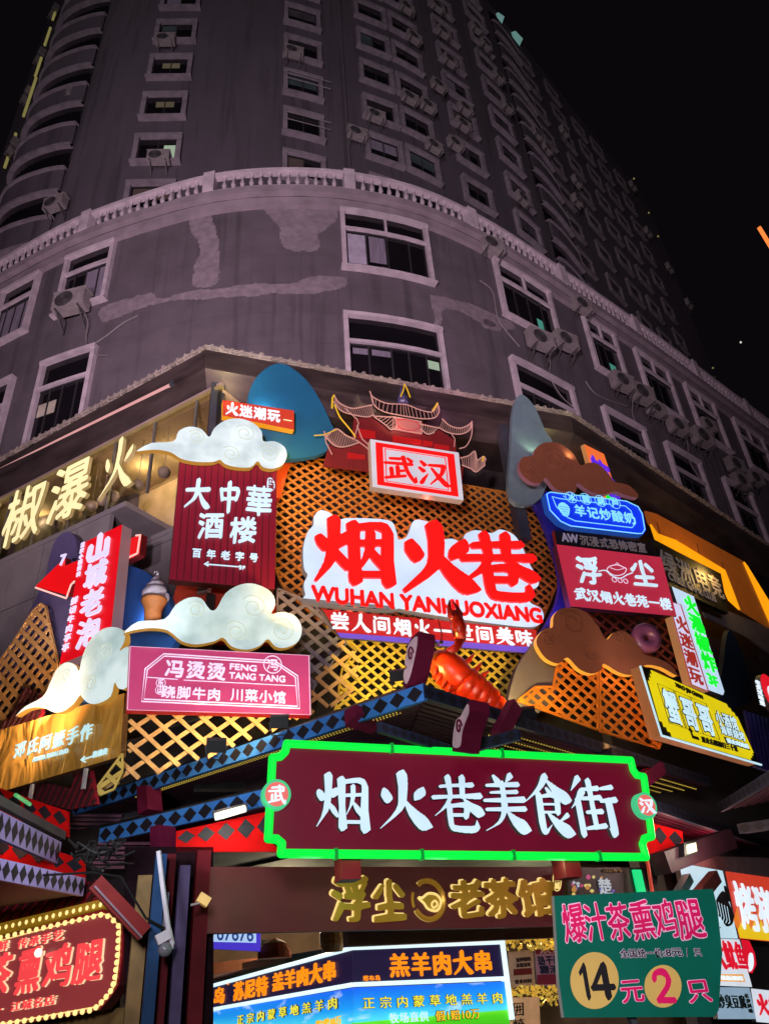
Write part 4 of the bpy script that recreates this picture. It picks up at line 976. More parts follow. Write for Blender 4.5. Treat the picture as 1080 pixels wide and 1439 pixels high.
cutout('mountain_board', PC(-.02), [(738,690),(768,690),(800,770),(806,860),(790,905),(745,905),(764,880),(782,845),(786,810),(776,770),(757,720)], VIO, 'violet blue wavy board lit between the big lattice and the crimson sign', 'mountain decoration')
cutout('mountain_board', PL(.05), [(-20,960),(0,929),(28,887),(61,817),(69.5,784),(78,759),(92,748),(103,751),(109,775),(112,860),(112,960)], paint('mauve_board', (92, 84, 124), .7, var=.1), 'greyish mauve hump board behind the scarlet vertical sign', 'mountain decoration')
cutout('mountain_board', PL(-.1), [(105,990),(115,880),(145,820),(167,795),(192,798),(211,808),(233,831),(243,872),(240,910)], paint('azure_board', (38, 96, 178), .7, var=.12), 'azure blue board behind the soft ice cream cone', 'mountain decoration')
cutout('mountain_board', PC(-.35), [(706,1000),(713,985),(718,961),(728,933),(746,908),(760,890),(780,900),(790,936),(783,968),(760,1000)], paint('grey_board', (104, 92, 100), .7, var=.1), 'grey rounded board behind the lower brown cloud', 'mountain decoration')
cutout('mountain_board', PR(-.35), [(1012,985),(1016,930),(1022,888),(1030,892),(1046,930),(1055,985)], paint('ink_blue_board', (26, 54, 88), .7, var=.15), 'dark ink blue pointed board at the right edge', 'mountain decoration')
o = cutout('red_backing_board', PC(.12), [(226,900),(250,818),(344,826),(392,850),(402,905)], paint('orange_red_board', (182, 50, 24), .6, var=.12), 'orange red board behind the wide white cloud', 'board', sm=1, group='x'); del o['group']
o = cutout('orange_backing_board', PC(.15), [(330,650),(335,598),(400,604),(428,612),(440,625),(408,650),(394,700),(385,700)], paint('orange_board', (200, 74, 20), .6, var=.12), 'orange board glowing behind the upper white cloud and small orange sign', 'board', sm=1, group='x'); del o['group']

# pagoda roofs in neon line work
pl = PC(-.2)
t = thing('pagoda_board', pl.W(*pl.at(570, 690), -.1), 'dark red pagoda shaped board with pale outlined curved roofs above the town sign', 'pagoda decoration')
DRED = mat('pagoda_red', lin(74, 14, 20), .6, var=.2, emis=lin(150, 20, 22), es=.3); PLINE = glow('pagoda_line', (196, 140, 132), .75); PYEL = glow('pagoda_yellow', (226, 178, 40), .85); PDK = paint('pagoda_roof_dark', (26, 14, 20), .8, spec=.1)
S_ = lambda x, y: (440+x/4.154, 540+y/4.154)
def roof(pts_top, pts_bot, nm, n=22):
    T = smooth_poly([pl.at(*S_(*p)) for p in pts_top], False, 5); B = smooth_poly([pl.at(*S_(*p)) for p in pts_bot], False, 5)
    poly_ = [tuple(p) for p in T]+[tuple(p) for p in B[::-1]]
    rb = MB().prism(pl, poly_, 0, .05).build(nm, PDK, t)
    m = MB(); m.tube([pl.W(*p, .055) for p in T], .014, 5); m.tube([pl.W(*p, .055) for p in B], .014, 5)
    Ta, Ba = np.array(T), np.array(B)
    for k in range(1, n):
        f = k/n; a = [np.interp(f*(len(Ta)-1), range(len(Ta)), Ta[:, i]) for i in (0, 1)]; b = [np.interp(f*(len(Ba)-1), range(len(Ba)), Ba[:, i]) for i in (0, 1)]
        m.tube([pl.W(*a, .055), pl.W(*b, .055)], .0055, 4)
    m.build('roof_lines', PLINE, rb)
MB().prism(pl, [tuple(pl.at(*S_(*p))) for p in [(240,200),(350,190),(640,225),(740,270),(830,330),(835,395),(880,440),(870,560),(60,470),(100,330),(230,310)]], -.08, 0).build('body', DRED, t)
roof([(325,50),(345,85),(420,120),(500,125),(545,130),(620,160),(690,170),(715,125),(722,130)], [(330,60),(350,130),(410,170),(500,190),(560,200),(630,210),(700,205),(728,170),(722,130)], 'top_roof', 26)
roof([(120,80),(150,120),(220,150),(290,140),(340,130)], [(115,110),(160,165),(240,190),(310,200),(350,185)], 'left_roof')
roof([(345,195),(420,200),(470,205),(480,260),(450,275)], [(350,200),(380,220),(420,250),(440,270),(450,275)], 'middle_roof', 10)
roof([(745,210),(790,250),(850,265),(900,245),(920,225)], [(725,260),(780,290),(850,300),(905,275),(920,225)], 'right_roof')
roof([(610,240),(680,255),(730,265)], [(620,270),(660,300),(700,290)], 'middle_roof', 10)
roof([(60,285),(75,310),(130,270),(190,310),(240,330)], [(70,320),(110,360),(150,375),(200,370),(260,350)], 'lower_left_roof')
roof([(850,440),(900,425),(935,400),(950,450),(985,430),(1000,450)], [(860,480),(910,500),(940,520),(970,500),(995,480)], 'lower_right_roof')
lines(t, pl, [S_(*p) for p in [(120,130),(150,200),(190,250),(230,300),(240,320)]], .016, PYEL, 'neon_line', False, c=.06, sm=True)
lines(t, pl, [S_(*p) for p in [(235,320),(260,240),(250,215),(180,150)]], .012, PLINE, 'neon_line', False, c=.06); lines(t, pl, [S_(*p) for p in [(250,250),(280,330),(325,370)]], .012, PLINE, 'neon_line', False, c=.06)
lines(t, pl, [S_(*p) for p in [(920,240),(915,310),(885,370),(845,385)]], .012, PLINE, 'neon_line', False, c=.06, sm=True); lines(t, pl, [S_(*p) for p in [(60,290),(70,350),(105,420)]], .012, PLINE, 'neon_line', False, c=.06); lines(t, pl, [S_(*p) for p in [(800,300),(820,330),(815,375)]], .01, PLINE, 'neon_line', False, c=.06)
lines(t, pl, [S_(*p) for p in [(245,335),(300,375),(325,400)]], .012, PLINE, 'neon_line', False, c=.06)
MB().prism(pl, [tuple(pl.at(*S_(*p))) for p in [(462,200),(625,228),(628,298),(455,270)]], .02, .05).build('plaque', glow('plaque_pink', (196, 110, 108), .6), t)
lines(t, pl, [S_(*p) for p in [(462,200),(625,228),(628,298),(455,270)]], .012, PLINE, 'plaque_frame', c=.06); lines(t, pl, [S_(*p) for p in [(480,225),(530,215),(600,235),(610,265),(560,280),(500,265)]], .01, glow('plaque_red', (190, 50, 60), .8), 'plaque_ornament', c=.06, sm=True)
for (x0, y0, x1, y1) in [(265, 262, 360, 318), (640, 330, 695, 362), (462, 300, 630, 350), (705, 350, 790, 385), (200, 400, 300, 440)]:
    MB().prism(pl, [tuple(pl.at(*S_(*p))) for p in [(x0, y0), (x1, y0+(x1-x0)*.17), (x1, y1), (x0, y1-(x1-x0)*.05)]], .003, .02).build('red_panel', glow('pagoda_lit_red', (176, 24, 26), .8), t)
o = pl.at(*S_(523, 120)); m = MB()
m.lathe([(.10, 0), (.13, .04), (.11, .10), (.12, .14), (.08, .22), (.085, .25), (.05, .33), (.05, .36), (.018, .48), (.004, .56)], pl.W(o[0], o[1], 0), 10)
m.build('finial', paint('finial_violet', (70, 66, 110), .4), t); lines(t, pl, [S_(*p) for p in [(497,95),(512,60),(518,22),(535,55),(552,100)]], .014, PYEL, 'neon_line', False, c=.14)
lines(t, pl, [S_(*p) for p in [(690,165),(710,135),(718,120)]], .02, PYEL, 'neon_line', False, c=.06); lines(t, pl, [S_(*p) for p in [(105,150),(108,90),(118,75)]], .02, PYEL, 'neon_line', False, c=.06); lines(t, pl, [S_(*p) for p in [(980,460),(985,430)]], .016, PYEL, 'neon_line', False, c=.06)
lines(t, pl, [S_(*p) for p in [(0,310),(60,305),(130,275)]], .012, PYEL, 'neon_line', False, c=.06)

# ------------------------------------------------------------------ lattice screens
def lattice(pl, pts, m, sp, wd, label, ang=(38, -40), th=.025, border=True):
    P = [np.array(p) for p in pl.px(pts)]; mb = MB(); A = np.array(P); ctr = A.mean(0)
    for fi, an in enumerate(ang):
        d = np.array([math.cos(math.radians(an)), math.sin(math.radians(an))]); nn = np.array([-d[1], d[0]])
        lo, hi = ((A-ctr)@nn).min(), ((A-ctr)@nn).max(); k = math.ceil(lo/sp)
        while k*sp < hi:
            o = ctr+nn*k*sp; ts = []
            for i in range(len(P)):
                p, q = P[i], P[(i+1) % len(P)]; e = q-p; den = d[0]*e[1]-d[1]*e[0]
                if abs(den) < 1e-9: continue
                w_ = p-o; tt = (w_[0]*e[1]-w_[1]*e[0])/den; uu = (w_[0]*d[1]-w_[1]*d[0])/den
                if 0 <= uu < 1: ts.append(tt)
            ts.sort()
            for t0_, t1_ in zip(ts[::2], ts[1::2]):
                if t1_-t0_ < .05: continue
                a, b = o+d*t0_, o+d*t1_; h = nn*wd/2; c0 = fi*th; c1 = c0+th-.001
                q4 = [a-h, b-h, b+h, a+h]
                mb.hexa([pl.W(*p, c0) for p in q4]+[pl.W(*p, c1) for p in q4])
            k += 1
    if border:
        for i in range(len(P)): mb.beam(pl.W(*P[i], th*.9), pl.W(*P[(i+1) % len(P)], th*.9), .03, .05, up=tuple(pl.n))
    o = mb.build('lattice_screen', m)
    return tag(o, label, 'lattice', 'lattice screens behind the signs')
LWOOD = mat('lattice_wood', (.46, .175, .022), .6, var=.25, scale=6, stretch=(3, 3, 1)); LYEL = mat('lattice_yellow', (.62, .42, .06), .55, var=.15, scale=6); LPEACH = mat('lattice_peach', (.64, .35, .12), .55, var=.2, scale=5)
LPUR = mat('lattice_purple', (.20, .17, .22), .6, var=.2); LORG = mat('lattice_orange', (.66, .19, .02), .5, var=.2, scale=5); LRED = mat('lattice_red', (.20, .04, .035), .6, var=.2)
lattice(PC(.42), [(411,640),(748,700),(762,735),(778,780),(784,815),(770,850),(745,905),(455,880),(398,828),(386,800),(386,660)], LWOOD, .155, .05, 'big brown lattice screen behind the large red and white main sign')
lattice(PC(.3), [(455,880),(748,905),(730,935),(706,1000),(470,1000),(480,940),(500,915),(470,890)], LYEL, .155, .05, 'bright yellow lattice screen behind the red crayfish')
lattice(PC(-.3), [(182,1003),(300,985),(437,965),(480,898),(505,925),(500,965),(470,990),(300,1062),(140,1112),(150,1092),(180,1066)], LPEACH, .24, .06, 'pale peach lattice screen under the pink sign', border=False)
lattice(PC(.05), [(389,828),(440,850),(486,905),(440,968),(432,990),(420,920),(390,910)], LPUR, .2, .07, 'dull purple lattice screen between the pink sign and the main sign')
lattice(PC(-.42), [(790,925),(838,910),(838,1026),(726,985),(750,966),(776,966),(780,940)], LORG, .165, .055, 'orange lattice screen below the lower brown cloud, left of its seam')
lattice(PC(-.42), [(841,925),(905,935),(930,1030),(924,1052),(841,1028)], LORG, .165, .055, 'orange lattice screen beside the yellow lightbox, right of the seam')
lattice(PC(.15), [(800,840),(950,860),(965,950),(880,950),(820,900)], LRED, .2, .055, 'dark red lattice screen beneath the crimson sign, behind the donut')
lattice(PL(-.15), [(60,849),(66,853),(76,900),(84,935),(60,990),(-20,1030),(-20,960),(20,905),(48,860)], LPEACH, .21, .075, 'mountain shaped beige lattice screen at the left edge above the golden sign')
lattice(PC(-.55), [(138,1105),(172,1060),(172,1085),(160,1110),(140,1118)], LYEL, .2, .06, 'small yellow lattice piece under the right end of the golden sign')
pl = PL(-.35)
def striped(pl, pts, label, ang=62, name='striped_board', ca=(150, 22, 42), cb=(70, 26, 30)):
    P = pl.px(pts); c = sum(P)/len(P); t = thing(name, pl.W(c[0], min(p[1] for p in P), -.08), label, 'roof board')
    MB().prism(pl, [tuple(p) for p in P], -.06, 0).build('board', paint('stripe_red', ca, var=.15), t)
    A = np.array(P); d = np.array([math.cos(math.radians(ang)), math.sin(math.radians(ang))]); nn = np.array([-d[1], d[0]]); lo, hi = (A@nn).min(), (A@nn).max(); m = MB(); k = lo+.06
    while k < hi:
        ts = []
        for i in range(len(P)):
            p, q = P[i], P[(i+1) % len(P)]; e = q-p; o = nn*k; den = d[0]*e[1]-d[1]*e[0]
            if abs(den) < 1e-9: continue
            w_ = p-o; uu = (w_[0]*d[1]-w_[1]*d[0])/den
            if 0 <= uu < 1: ts.append((w_[0]*e[1]-w_[1]*e[0])/den)
        ts.sort()
        for a_, b_ in zip(ts[::2], ts[1::2]): m.beam(pl.W(*(nn*k+d*a_), .02), pl.W(*(nn*k+d*b_), .02), .05, .045, up=tuple(pl.n))
        k += .13
    m.build('ribs', paint('rib_dark', cb), t); return t
striped(pl, [(2,1026),(38,966),(55,975),(60,1000),(30,1060),(0,1060)], 'dark red ribbed board sticking up left behind the golden sign')
striped(PL(-.45), [(100,1108),(112,1075),(128,1082),(136,1130),(96,1137),(10,1112),(40,1095)], 'dark red ribbed roof board under the golden sign')

# ------------------------------------------------------------------ left wing: shopfront behind the signs
pl = PL(.3)
sh = thing('shopfront', pl.W(-6, 6, -1), 'glass upper shopfront on the left wing with large cream characters and warm lit interior', 'shopfront')
PAN = mat('grey_cladding', (.27, .25, .26), .45, .2, var=.12, scale=2); TAN = mat('warm_interior', (.46, .34, .2), .7, var=.12, scale=2); PKP = mat('pink_beige_panel', (.34, .25, .23), .5, .2, var=.15, scale=2)
a0 = pl.at(-60, 700)[0]; a1 = pl.at(300, 700)[0]; zt = 12.1; zg1 = pl.at(150, 650)[1]; 
zb = pl.at(170, 708)[1]; ztp = pl.at(231, 580)[1]
m = MB(); m.pbox(pl, a0-8, a1, ztp-.05, zt, -.1, 0); m.build('top_panel', PKP, sh)
m = MB(); m.pbox(pl, a0-8, a1, ztp-.11, ztp-.05, -.1, .03); m.build('gold_trim', mat('brass_trim', (.55, .42, .2), .3, .7, emis=(.3, .22, .08), es=.3), sh)
zl = zb
a_c = pl.at(178, 705)[0]; zr = pl.at(250, 738)[1]
m = MB(); m.pbox(pl, a0-8, a_c, zl-.12, zl, -1.6, .02); m.build('floor_ledge', PAN, sh); m = MB(); m.pbox(pl, a_c, a1, zr-.1, zr, -1.6, .02); m.build('floor_ledge', PAN, sh); m = MB(); m.pbox(pl, a_c, a1, zr, zl, -1.7, -1.6); m.build('back_wall', TAN, sh)
m = MB(); m.pbox(pl, a0-8, a1, zl, ztp-.1, -1.7, -1.6); m.build('back_wall', TAN, sh)
m = MB(); m.pbox(pl, a0-8, a1, ztp-.16, ztp-.1, -1.6, -.1); m.build('ceiling', TAN, sh)
m = MB(); zz = 5.5
for x in (-90, -20, 57, 130, 205): 
    pass
aa = a0-8; kk = 0
while aa < a1:
    
    zt_ = zl-.12 if aa+.5 < a_c else zr-.1
    if zt_ > zl-1.3: m.pbox(pl, aa+.012, min(a1, aa+1.0)-.012, zl-1.35, zt_, -.1, -.01)
    m.pbox(pl, aa+.012, min(a1, aa+1.0)-.012, zl-2.7, zl-1.37, -.1, -.01); aa += 1.0
m.build('cladding_panels', PAN, sh)
m = MB(); aa = a0-8; 
while aa < a1: MB().pbox(pl, aa-.02, aa+.02, zl, ztp-.11, -.06, .0).build('glazing_bar', mat('alu_bar', (.22, .22, .2), .4, .5), sh); aa += 1.15
GP_ = bpy.data.materials.new('clear_glass'); GP_.use_nodes = True; nt = GP_.node_tree; nt.nodes.remove(nt.nodes['Principled BSDF'])
tr_ = nt.nodes.new('ShaderNodeBsdfTransparent'); gl_ = nt.nodes.new('ShaderNodeBsdfGlossy'); gl_.inputs['Roughness'].default_value = .06; mx = nt.nodes.new('ShaderNodeMixShader'); mx.inputs[0].default_value = .12
tr_.inputs[0].default_value = (.86, .84, .78, 1)
nt.links.new(tr_.outputs[0], mx.inputs[1]); nt.links.new(gl_.outputs[0], mx.inputs[2]); nt.links.new(mx.outputs[0], nt.nodes['Material Output'].inputs[0])
m = MB(); m.pbox(pl, a0-8, a1, zl+.01, ztp-.11, -.035, -.02); m.build('glass', GP_, sh)
plc = PL(.22)
for ch, c_, w_ in [('火', (170, 656), 52), ('瀑', (102, 690), 58), ('椒', (38, 722), 56), ('青', (-28, 752), 56)]:
    letters(sh, plc, 0, ch, (c_[0]-w_/2, c_[1]+w_*.24), (c_[0]+w_/2, c_[1]-w_*.24), 76, CREAM, bold=0.012 if ch != '火' else -.005, soft=.02, depth=.08, gap=.0, name='channel_letter', side=mat('letter_side', (.3, .24, .12), .5, emis=(.3, .22, .06), es=.5))
for i, (x, y) in enumerate([(83, 735), (107, 722), (129, 711), (145, 703), (159, 697), (194, 682), (231, 664)]):
    p = PL(.55).W(*PL(.55).at(x, y)); tg = MB().ball(p, .13, 12)
    tg.tube([(p[0], p[1], p[2]+.1), (p[0], p[1], ztp-.16)], .008, 4)
    gl2 = tg.build('globe_lamp', paint('globe_white', (205, 190, 190), .35), None, smooth=True)
    tag(gl2, f'{ordn[i]} white globe lamp from the left hanging behind the shopfront glass', 'lamp', 'globe lamps in the shop window')
for x, y in [(60, 725), (200, 660), (245, 640)]: p = PL(1.2).W(*PL(1.2).at(x, y)); point('shop_interior_lamp', (p[0], p[1], ztp-.35), 20, (1, .78, .42), .15)
m = MB(); q0, q1 = PL(.1).at(-60, 690), PL(.1).at(243, 540); m.tube([PL(.1).W(*q0), PL(.1).W(*q1)], .045, 8)
tl = thing('tube_lamp', PL(.1).W(*q1), 'long pink lit tube lamp under the left canopy fascia', 'lamp'); m.build('tube', glow('pink_tube', (206, 150, 148), .9), tl)
MB().pbox(PL(.1), q1[0]-.04, q1[0]+.04, q1[1]-.06, q1[1]+.06, -.06, .06).build('end_cap', STEEL, tl)
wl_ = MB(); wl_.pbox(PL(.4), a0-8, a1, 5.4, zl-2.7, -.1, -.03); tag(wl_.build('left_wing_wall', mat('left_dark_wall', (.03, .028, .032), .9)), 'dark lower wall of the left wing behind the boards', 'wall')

# right wing: amber recess and wall
pl = PR(.9)
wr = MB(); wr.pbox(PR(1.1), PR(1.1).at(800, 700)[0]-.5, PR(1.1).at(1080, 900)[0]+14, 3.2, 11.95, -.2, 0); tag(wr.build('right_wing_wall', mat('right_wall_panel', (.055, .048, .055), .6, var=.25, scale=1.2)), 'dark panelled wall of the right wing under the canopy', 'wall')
rc = thing('amber_recess', PR(.3).W(*PR(.3).at(980, 880), -.2), 'amber lit ceiling recess on the right wing above the black club sign', 'shopfront')
T_ = lambda x, y: (830+x/4.32, 720+y/4.32)
AMB = glow('amber_light', (250, 158, 14), 1.05); AMB2 = mat('amber_panel', lin(190, 104, 40), .5, var=.12, emis=lin(170, 88, 24), es=.22)  # AMB2 panels hold part of the amber light on them as emission
poly(rc, PR(.25), [T_(*p) for p in [(330,-10),(400,10),(930,300),(815,350),(405,125),(350,60)]], -.05, 0, AMB2, 'soffit_panel')
poly(rc, PR(.2), [T_(*p) for p in [(365,70),(405,128),(510,165),(815,350),(775,378),(665,310),(505,218),(395,160)]], -.05, 0, AMB, 'light_panel')
poly(rc, PR(.25), [T_(*p) for p in [(815,350),(930,300),(1085,640),(1085,700),(895,585)]], -.05, 0, AMB2, 'side_panel')
poly(rc, PR(.2), [T_(*p) for p in [(775,378),(815,352),(860,470),(905,590),(840,530)]], -.05, 0, AMB, 'light_panel')
poly(rc, PR(.2), [T_(*p) for p in [(930,300),(950,325),(1100,570),(1100,690)]], -.05, 0, AMB, 'edge_light')
poly(rc, PR(.3), [T_(*p) for p in [(640,520),(830,600),(1085,700),(1085,860),(950,760),(700,640)]], -.05, 0, PAN, 'lower_panel')
for x, y in [(400, 60), (640, 190), (790, 300)]: lines(rc, PR(.25), [T_(x, y), T_(x+18, y+75)], .01, BLACKP, 'seam', False, c=.004)
p = PR(-.4).W(*PR(-.4).at(1010, 800)); point('amber_recess_lamp', p, 60, (1, .6, .15), .2)
m = MB()
for k in range(9): x0 = 1046+k*6; m.tube([PR(-.8).W(*PR(-.8).at(x0, 1000+k*2)), PR(-.8).W(*PR(-.8).at(x0+14, 1078+k*2))], .045, 6)
tag(m.build('corrugated_panel', paint('violet_steel', (60, 48, 130), .4, metal=.3)), 'violet corrugated metal panel right of the yellow lightbox', 'panel')

# ------------------------------------------------------------------ food props
pl = PC(-.3)
def along(pl, x, y, c=0): return np.array(pl.W(*pl.at(x, y), c))
base = along(PC(-.25), 214, 872); top = along(PC(-.25), 219, 803); H_ = (top-base)[2]
ic = thing('ice_cream_cone', base, 'giant soft ice cream in a wafer cone by the azure board', 'ice cream prop')
m = MB(); m.lathe([(.14*H_, -.05), (.16*H_, .2*H_), (.22*H_, .36*H_), (.235*H_, .37*H_), (.235*H_, .42*H_), (.19*H_, .42*H_)], base, 20); m.build('wafer_cone', mat('wafer', lin(206, 128, 70), .6, var=.12, scale=14), ic, True)
m = MB(); L = []; R_ = []
for i in range(64):
    f = i/63; a = f*3.4*2*math.pi; rr = .17*H_*(1-f)**.8; L.append(base+np.array([rr*math.cos(a), rr*math.sin(a), (.46+.46*f)*H_])); R_.append(.095*H_*(1-f)**.6+.006)
m.tube(L, R_, 10); m.lathe([(.2*H_, .43*H_), (.17*H_, .55*H_), (.11*H_, .7*H_), (.03*H_, .88*H_)], base, 16)
m.tube([base+np.array(p)*H_ for p in [(0, 0, .9), (.02, 0, .97), (0, 0, 1.0), (-.05, 0, 1.0), (-.06, 0, .95)]], [.03*H_, .024*H_, .02*H_, .014*H_, .008*H_], 8)
m.build('soft_ice', mat('soft_ice_cream', lin(214, 200, 216), .45, var=.05), ic, True)
# donut
pl = PC(-.7); c = along(pl, 907, 897); vd = ray(907, 897); vd = -vd*.35+PC(0).n*.8+np.array([-.1, 0, -.05]); vd /= np.linalg.norm(vd); xx = np.cross([0, 0, 1.], vd); xx /= np.linalg.norm(xx); yy = np.cross(vd, xx)
dn = thing('donut', c-np.array([0, 0, .3]), 'giant donut with violet icing above the orange lattice', 'donut prop')
def torus(R, r, c, lo=0, hi=2*math.pi, k=1.0, seg=28, rs=12):
    m = MB(); vs = []; fs = []
    for i in range(seg):
        a = 2*math.pi*i/seg
        for j in range(rs): b = lo+(hi-lo)*j/(rs-1); vs.append(c+(R+r*math.cos(b))*(math.cos(a)*xx+math.sin(a)*yy)*(1+(.012*math.sin(9*a) if k > 1 else 0))+r*math.sin(b)*vd)
    for i in range(seg):
        for j in range(rs-1): i2 = (i+1) % seg; fs.append((i*rs+j, i2*rs+j, i2*rs+j+1, i*rs+j+1))
    return m.add(vs, fs)
torus(.17, .115, c).build('dough', mat('donut_dough', lin(214, 130, 62), .6, var=.1), dn, True); torus(.17, .122, c, -.25, math.pi+.25, 2).build('icing', mat('violet_icing', lin(116, 66, 116), .3, var=.08), dn, True)
# crayfish
CRAY = mat('crayfish_shell', lin(206, 44, 10), .34, var=.35, scale=7, bump=.25); CRAYD = mat('crayfish_dark', lin(150, 26, 14), .3, var=.35, scale=8, bump=.25)
pl = PC(-.9); cp = lambda x, y, c=0: along(pl, 650+(x-650)*.88, 948+(y-948)*.9+(6 if y > 880 else 0), c*.8)
cr = thing('crayfish', cp(660, 1000), 'giant orange red crayfish figure climbing over the dark blue roof edge', 'crayfish prop')
K_ = .80*np.linalg.norm(along(pl, 640, 940)-along(pl, 641, 940))
m = MB(); m.tube([cp(603, 908), cp(610, 916), cp(620, 926), cp(632, 938), cp(644, 950), cp(650, 957)], [8*K_, 19*K_, 26*K_, 29*K_, 27*K_, 22*K_], 18); m.build('carapace', CRAY, cr, True)
ax = [(648, 952), (660, 961), (672, 969), (684, 977), (696, 985), (708, 995)]
for i in range(5):
    a, b = ax[i], ax[i+1]; r = [28, 27, 25, 22, 18][i]
    mid_ = ((a[0]+b[0])/2, (a[1]+b[1])/2); m = MB(); m.tube([cp(*a), cp(a[0]+2, a[1]+2), cp(*mid_), cp(b[0]+1, b[1]+1), cp(b[0]+3, b[1]+2)], [r*K_*.9, r*K_, r*K_*1.02, r*K_*.97, r*K_*.8], 18); m.build('tail_segment', CRAY, cr, True)
m = MB(); m.tube([cp(610, 918, .1), cp(633, 905, .2), cp(640, 892, .2)], [6*K_, 7*K_, 8*K_], 10); m.tube([cp(640, 894, .2), cp(637, 880, .2), cp(634, 868, .2), cp(630, 855, .2)], [9*K_, 13*K_, 11*K_, 6*K_], 12)
m.tube([cp(634, 872, .2), cp(625, 862, .2), cp(622, 850, .2), cp(623, 838, .2)], [7*K_, 6*K_, 4*K_, 1*K_], 10); m.tube([cp(637, 870, .2), cp(640, 860, .2), cp(634, 848, .2), cp(628, 840, .2)], [6*K_, 5*K_, 3*K_, 1*K_], 10); m.build('claw', CRAYD, cr, True)
m = MB(); m.tube([cp(606, 912, .1), cp(592, 922, .2), cp(576, 918, .2), cp(566, 908, .2), cp(562, 898, .2)], [5*K_, 6*K_, 9*K_, 6*K_, 1*K_], 10); m.tube([cp(576, 922, .2), cp(564, 920, .2), cp(558, 912, .2)], [6*K_, 4*K_, 1*K_], 8); m.build('claw', mat('crayfish_amber', lin(236, 120, 26), .3, var=.2), cr, True)
for a, b, c_ in [((612, 930), (602, 938), (600, 950)), ((618, 938), (608, 948), (604, 958)), ((626, 946), (616, 956), (612, 966)), ((634, 954), (624, 964), (620, 972)), ((644, 930), (656, 922), (664, 912)), ((656, 944), (668, 936), (676, 926)), ((664, 955), (678, 946), (688, 938))]:
    MB().tube([cp(*a, .08), cp(*b, .15), cp(*c_, .1)], [5*K_, 4*K_, 1.5*K_], 8).build('leg', CRAY, cr, True)
for sgn, pts in ((1, [(600, 905), (590, 890), (570, 880)]), (-1, [(606, 902), (612, 885), (606, 866)])): MB().tube(smooth_poly([cp(*p, .15) for p in pts], False, 4), 1.2*K_, 5).build('antenna', CRAYD, cr)
m = MB()
for x, y in ((600, 900), (608, 898)): m.ball(cp(x, y, .25), 3.2*K_, 8)
m.build('eyes', BLACKP, cr, True)

# ------------------------------------------------------------------ floodlights that wash the boards and screens
FLB = paint('floodlight_black', (30, 30, 34), .5); FLL = glow('floodlight_lens', (255, 226, 150), 1.2)
def flood(pl, x, y, tgt, power, colr, label, ang=95, c=0.0):
    p = np.array(pl.W(*pl.at(x, y), c)); q = np.array(tgt); d = q-p; d /= np.linalg.norm(d)
    t = thing('floodlight', p-np.array([0, 0, .12]), label, 'floodlight', 'floodlights washing the boards')
    s_ = np.cross(d, [0, 0, 1.]); s_ /= np.linalg.norm(s_); u_ = np.cross(s_, d)
    h = lambda a, b, e: p+s_*a+u_*b+d*e
    m = MB(); m.hexa([h(-.12, -.08, -.09), h(.12, -.08, -.09), h(.12, .08, -.09), h(-.12, .08, -.09), h(-.13, -.09, 0), h(.13, -.09, 0), h(.13, .09, 0), h(-.13, .09, 0)]); m.build('housing', FLB, t)
    m = MB(); m.hexa([h(-.11, -.07, .001), h(.11, -.07, .001), h(.11, .07, .001), h(-.11, .07, .001), h(-.11, -.07, .006), h(.11, -.07, .006), h(.11, .07, .006), h(-.11, .07, .006)]); m.build('lens', FLL, t)
    m = MB(); m.tube([h(-.14, 0, -.04), p+np.array([0, 0, -.2])-s_*.1, p+np.array([0, 0, -.2])+s_*.1, h(.14, 0, -.04)], .012, 5); m.build('bracket', FLB, t)
    spot('floodlight_beam', tuple(p+d*.03), tuple(q), power, colr, ang, .7, .08)
W_ = lambda pl, x, y: pl.W(*pl.at(x, y))
AMBER = (1, .60, .20)
flood(PC(-1.45), 393, 1013, W_(PC(.2), 400, 975), 120, (1, .78, .35), 'black floodlight box on the blue roof edge nearer to the ridge, under the pink sign', 150)
flood(PC(-1.45), 304, 1046, W_(PC(-.3), 300, 1000), 120, (1, .74, .38), 'black floodlight box on the blue roof edge further left, under the pink sign', 150)
flood(PC(-1.3), 560, 948, W_(PC(.3), 590, 905), 200, (1, .80, .18), 'small floodlight beside the crayfish head aimed at the yellow screen', 150)
flood(PC(-1.3), 740, 1000, W_(PC(.2), 720, 930), 190, (1, .75, .22), 'small floodlight behind the roof edge right of the crayfish tail', 150)
flood(PC(-1.4), 850, 1060, W_(PC(-.42), 850, 985), 330, (1, .42, .08), 'floodlight on the right roof edge aimed at the orange screens', 150)
spot('crayfish_fill_spot', W_(PC(-2.2), 700, 985), W_(PC(-.9), 640, 940), 45, (1, .8, .5), 80, .8, .1)  # added spot to brighten the crayfish, no fixture
spot('lattice_fill_spot', W_(PC(-1.2), 420, 640), W_(PC(.4), 480, 700), 150, AMBER, 120, .8, .1)  # added warm spots brightening the big lattice, no fixtures built
spot('lattice_fill_spot', W_(PC(-1.2), 690, 900), W_(PC(.4), 690, 740), 110, (1, .55, .2), 120, .8, .1)
spot('lattice_fill_spot', W_(PC(-1.2), 410, 860), W_(PC(.4), 430, 740), 130, AMBER, 130, .8, .1)
spot('board_fill_spot', W_(PC(-.3), 372, 570), W_(PC(.25), 390, 545), 13, (.5, .95, 1), 150, .8, .05)  # added spots that brighten single boards and screens, without fixtures
spot('board_fill_spot', W_(PC(-.4), 752, 628), W_(PC(-.05), 745, 600), 7, (.85, 1, .6), 150, .8, .05)
spot('board_fill_spot', W_(PC(-.35), 392, 622), W_(PC(.15), 410, 630), 8, (1, .45, .1), 150, .8, .05)
spot('board_fill_spot', W_(PC(-.5), 790, 860), W_(PC(.0), 780, 830), 16, (.3, .25, 1), 160, .8, .05)
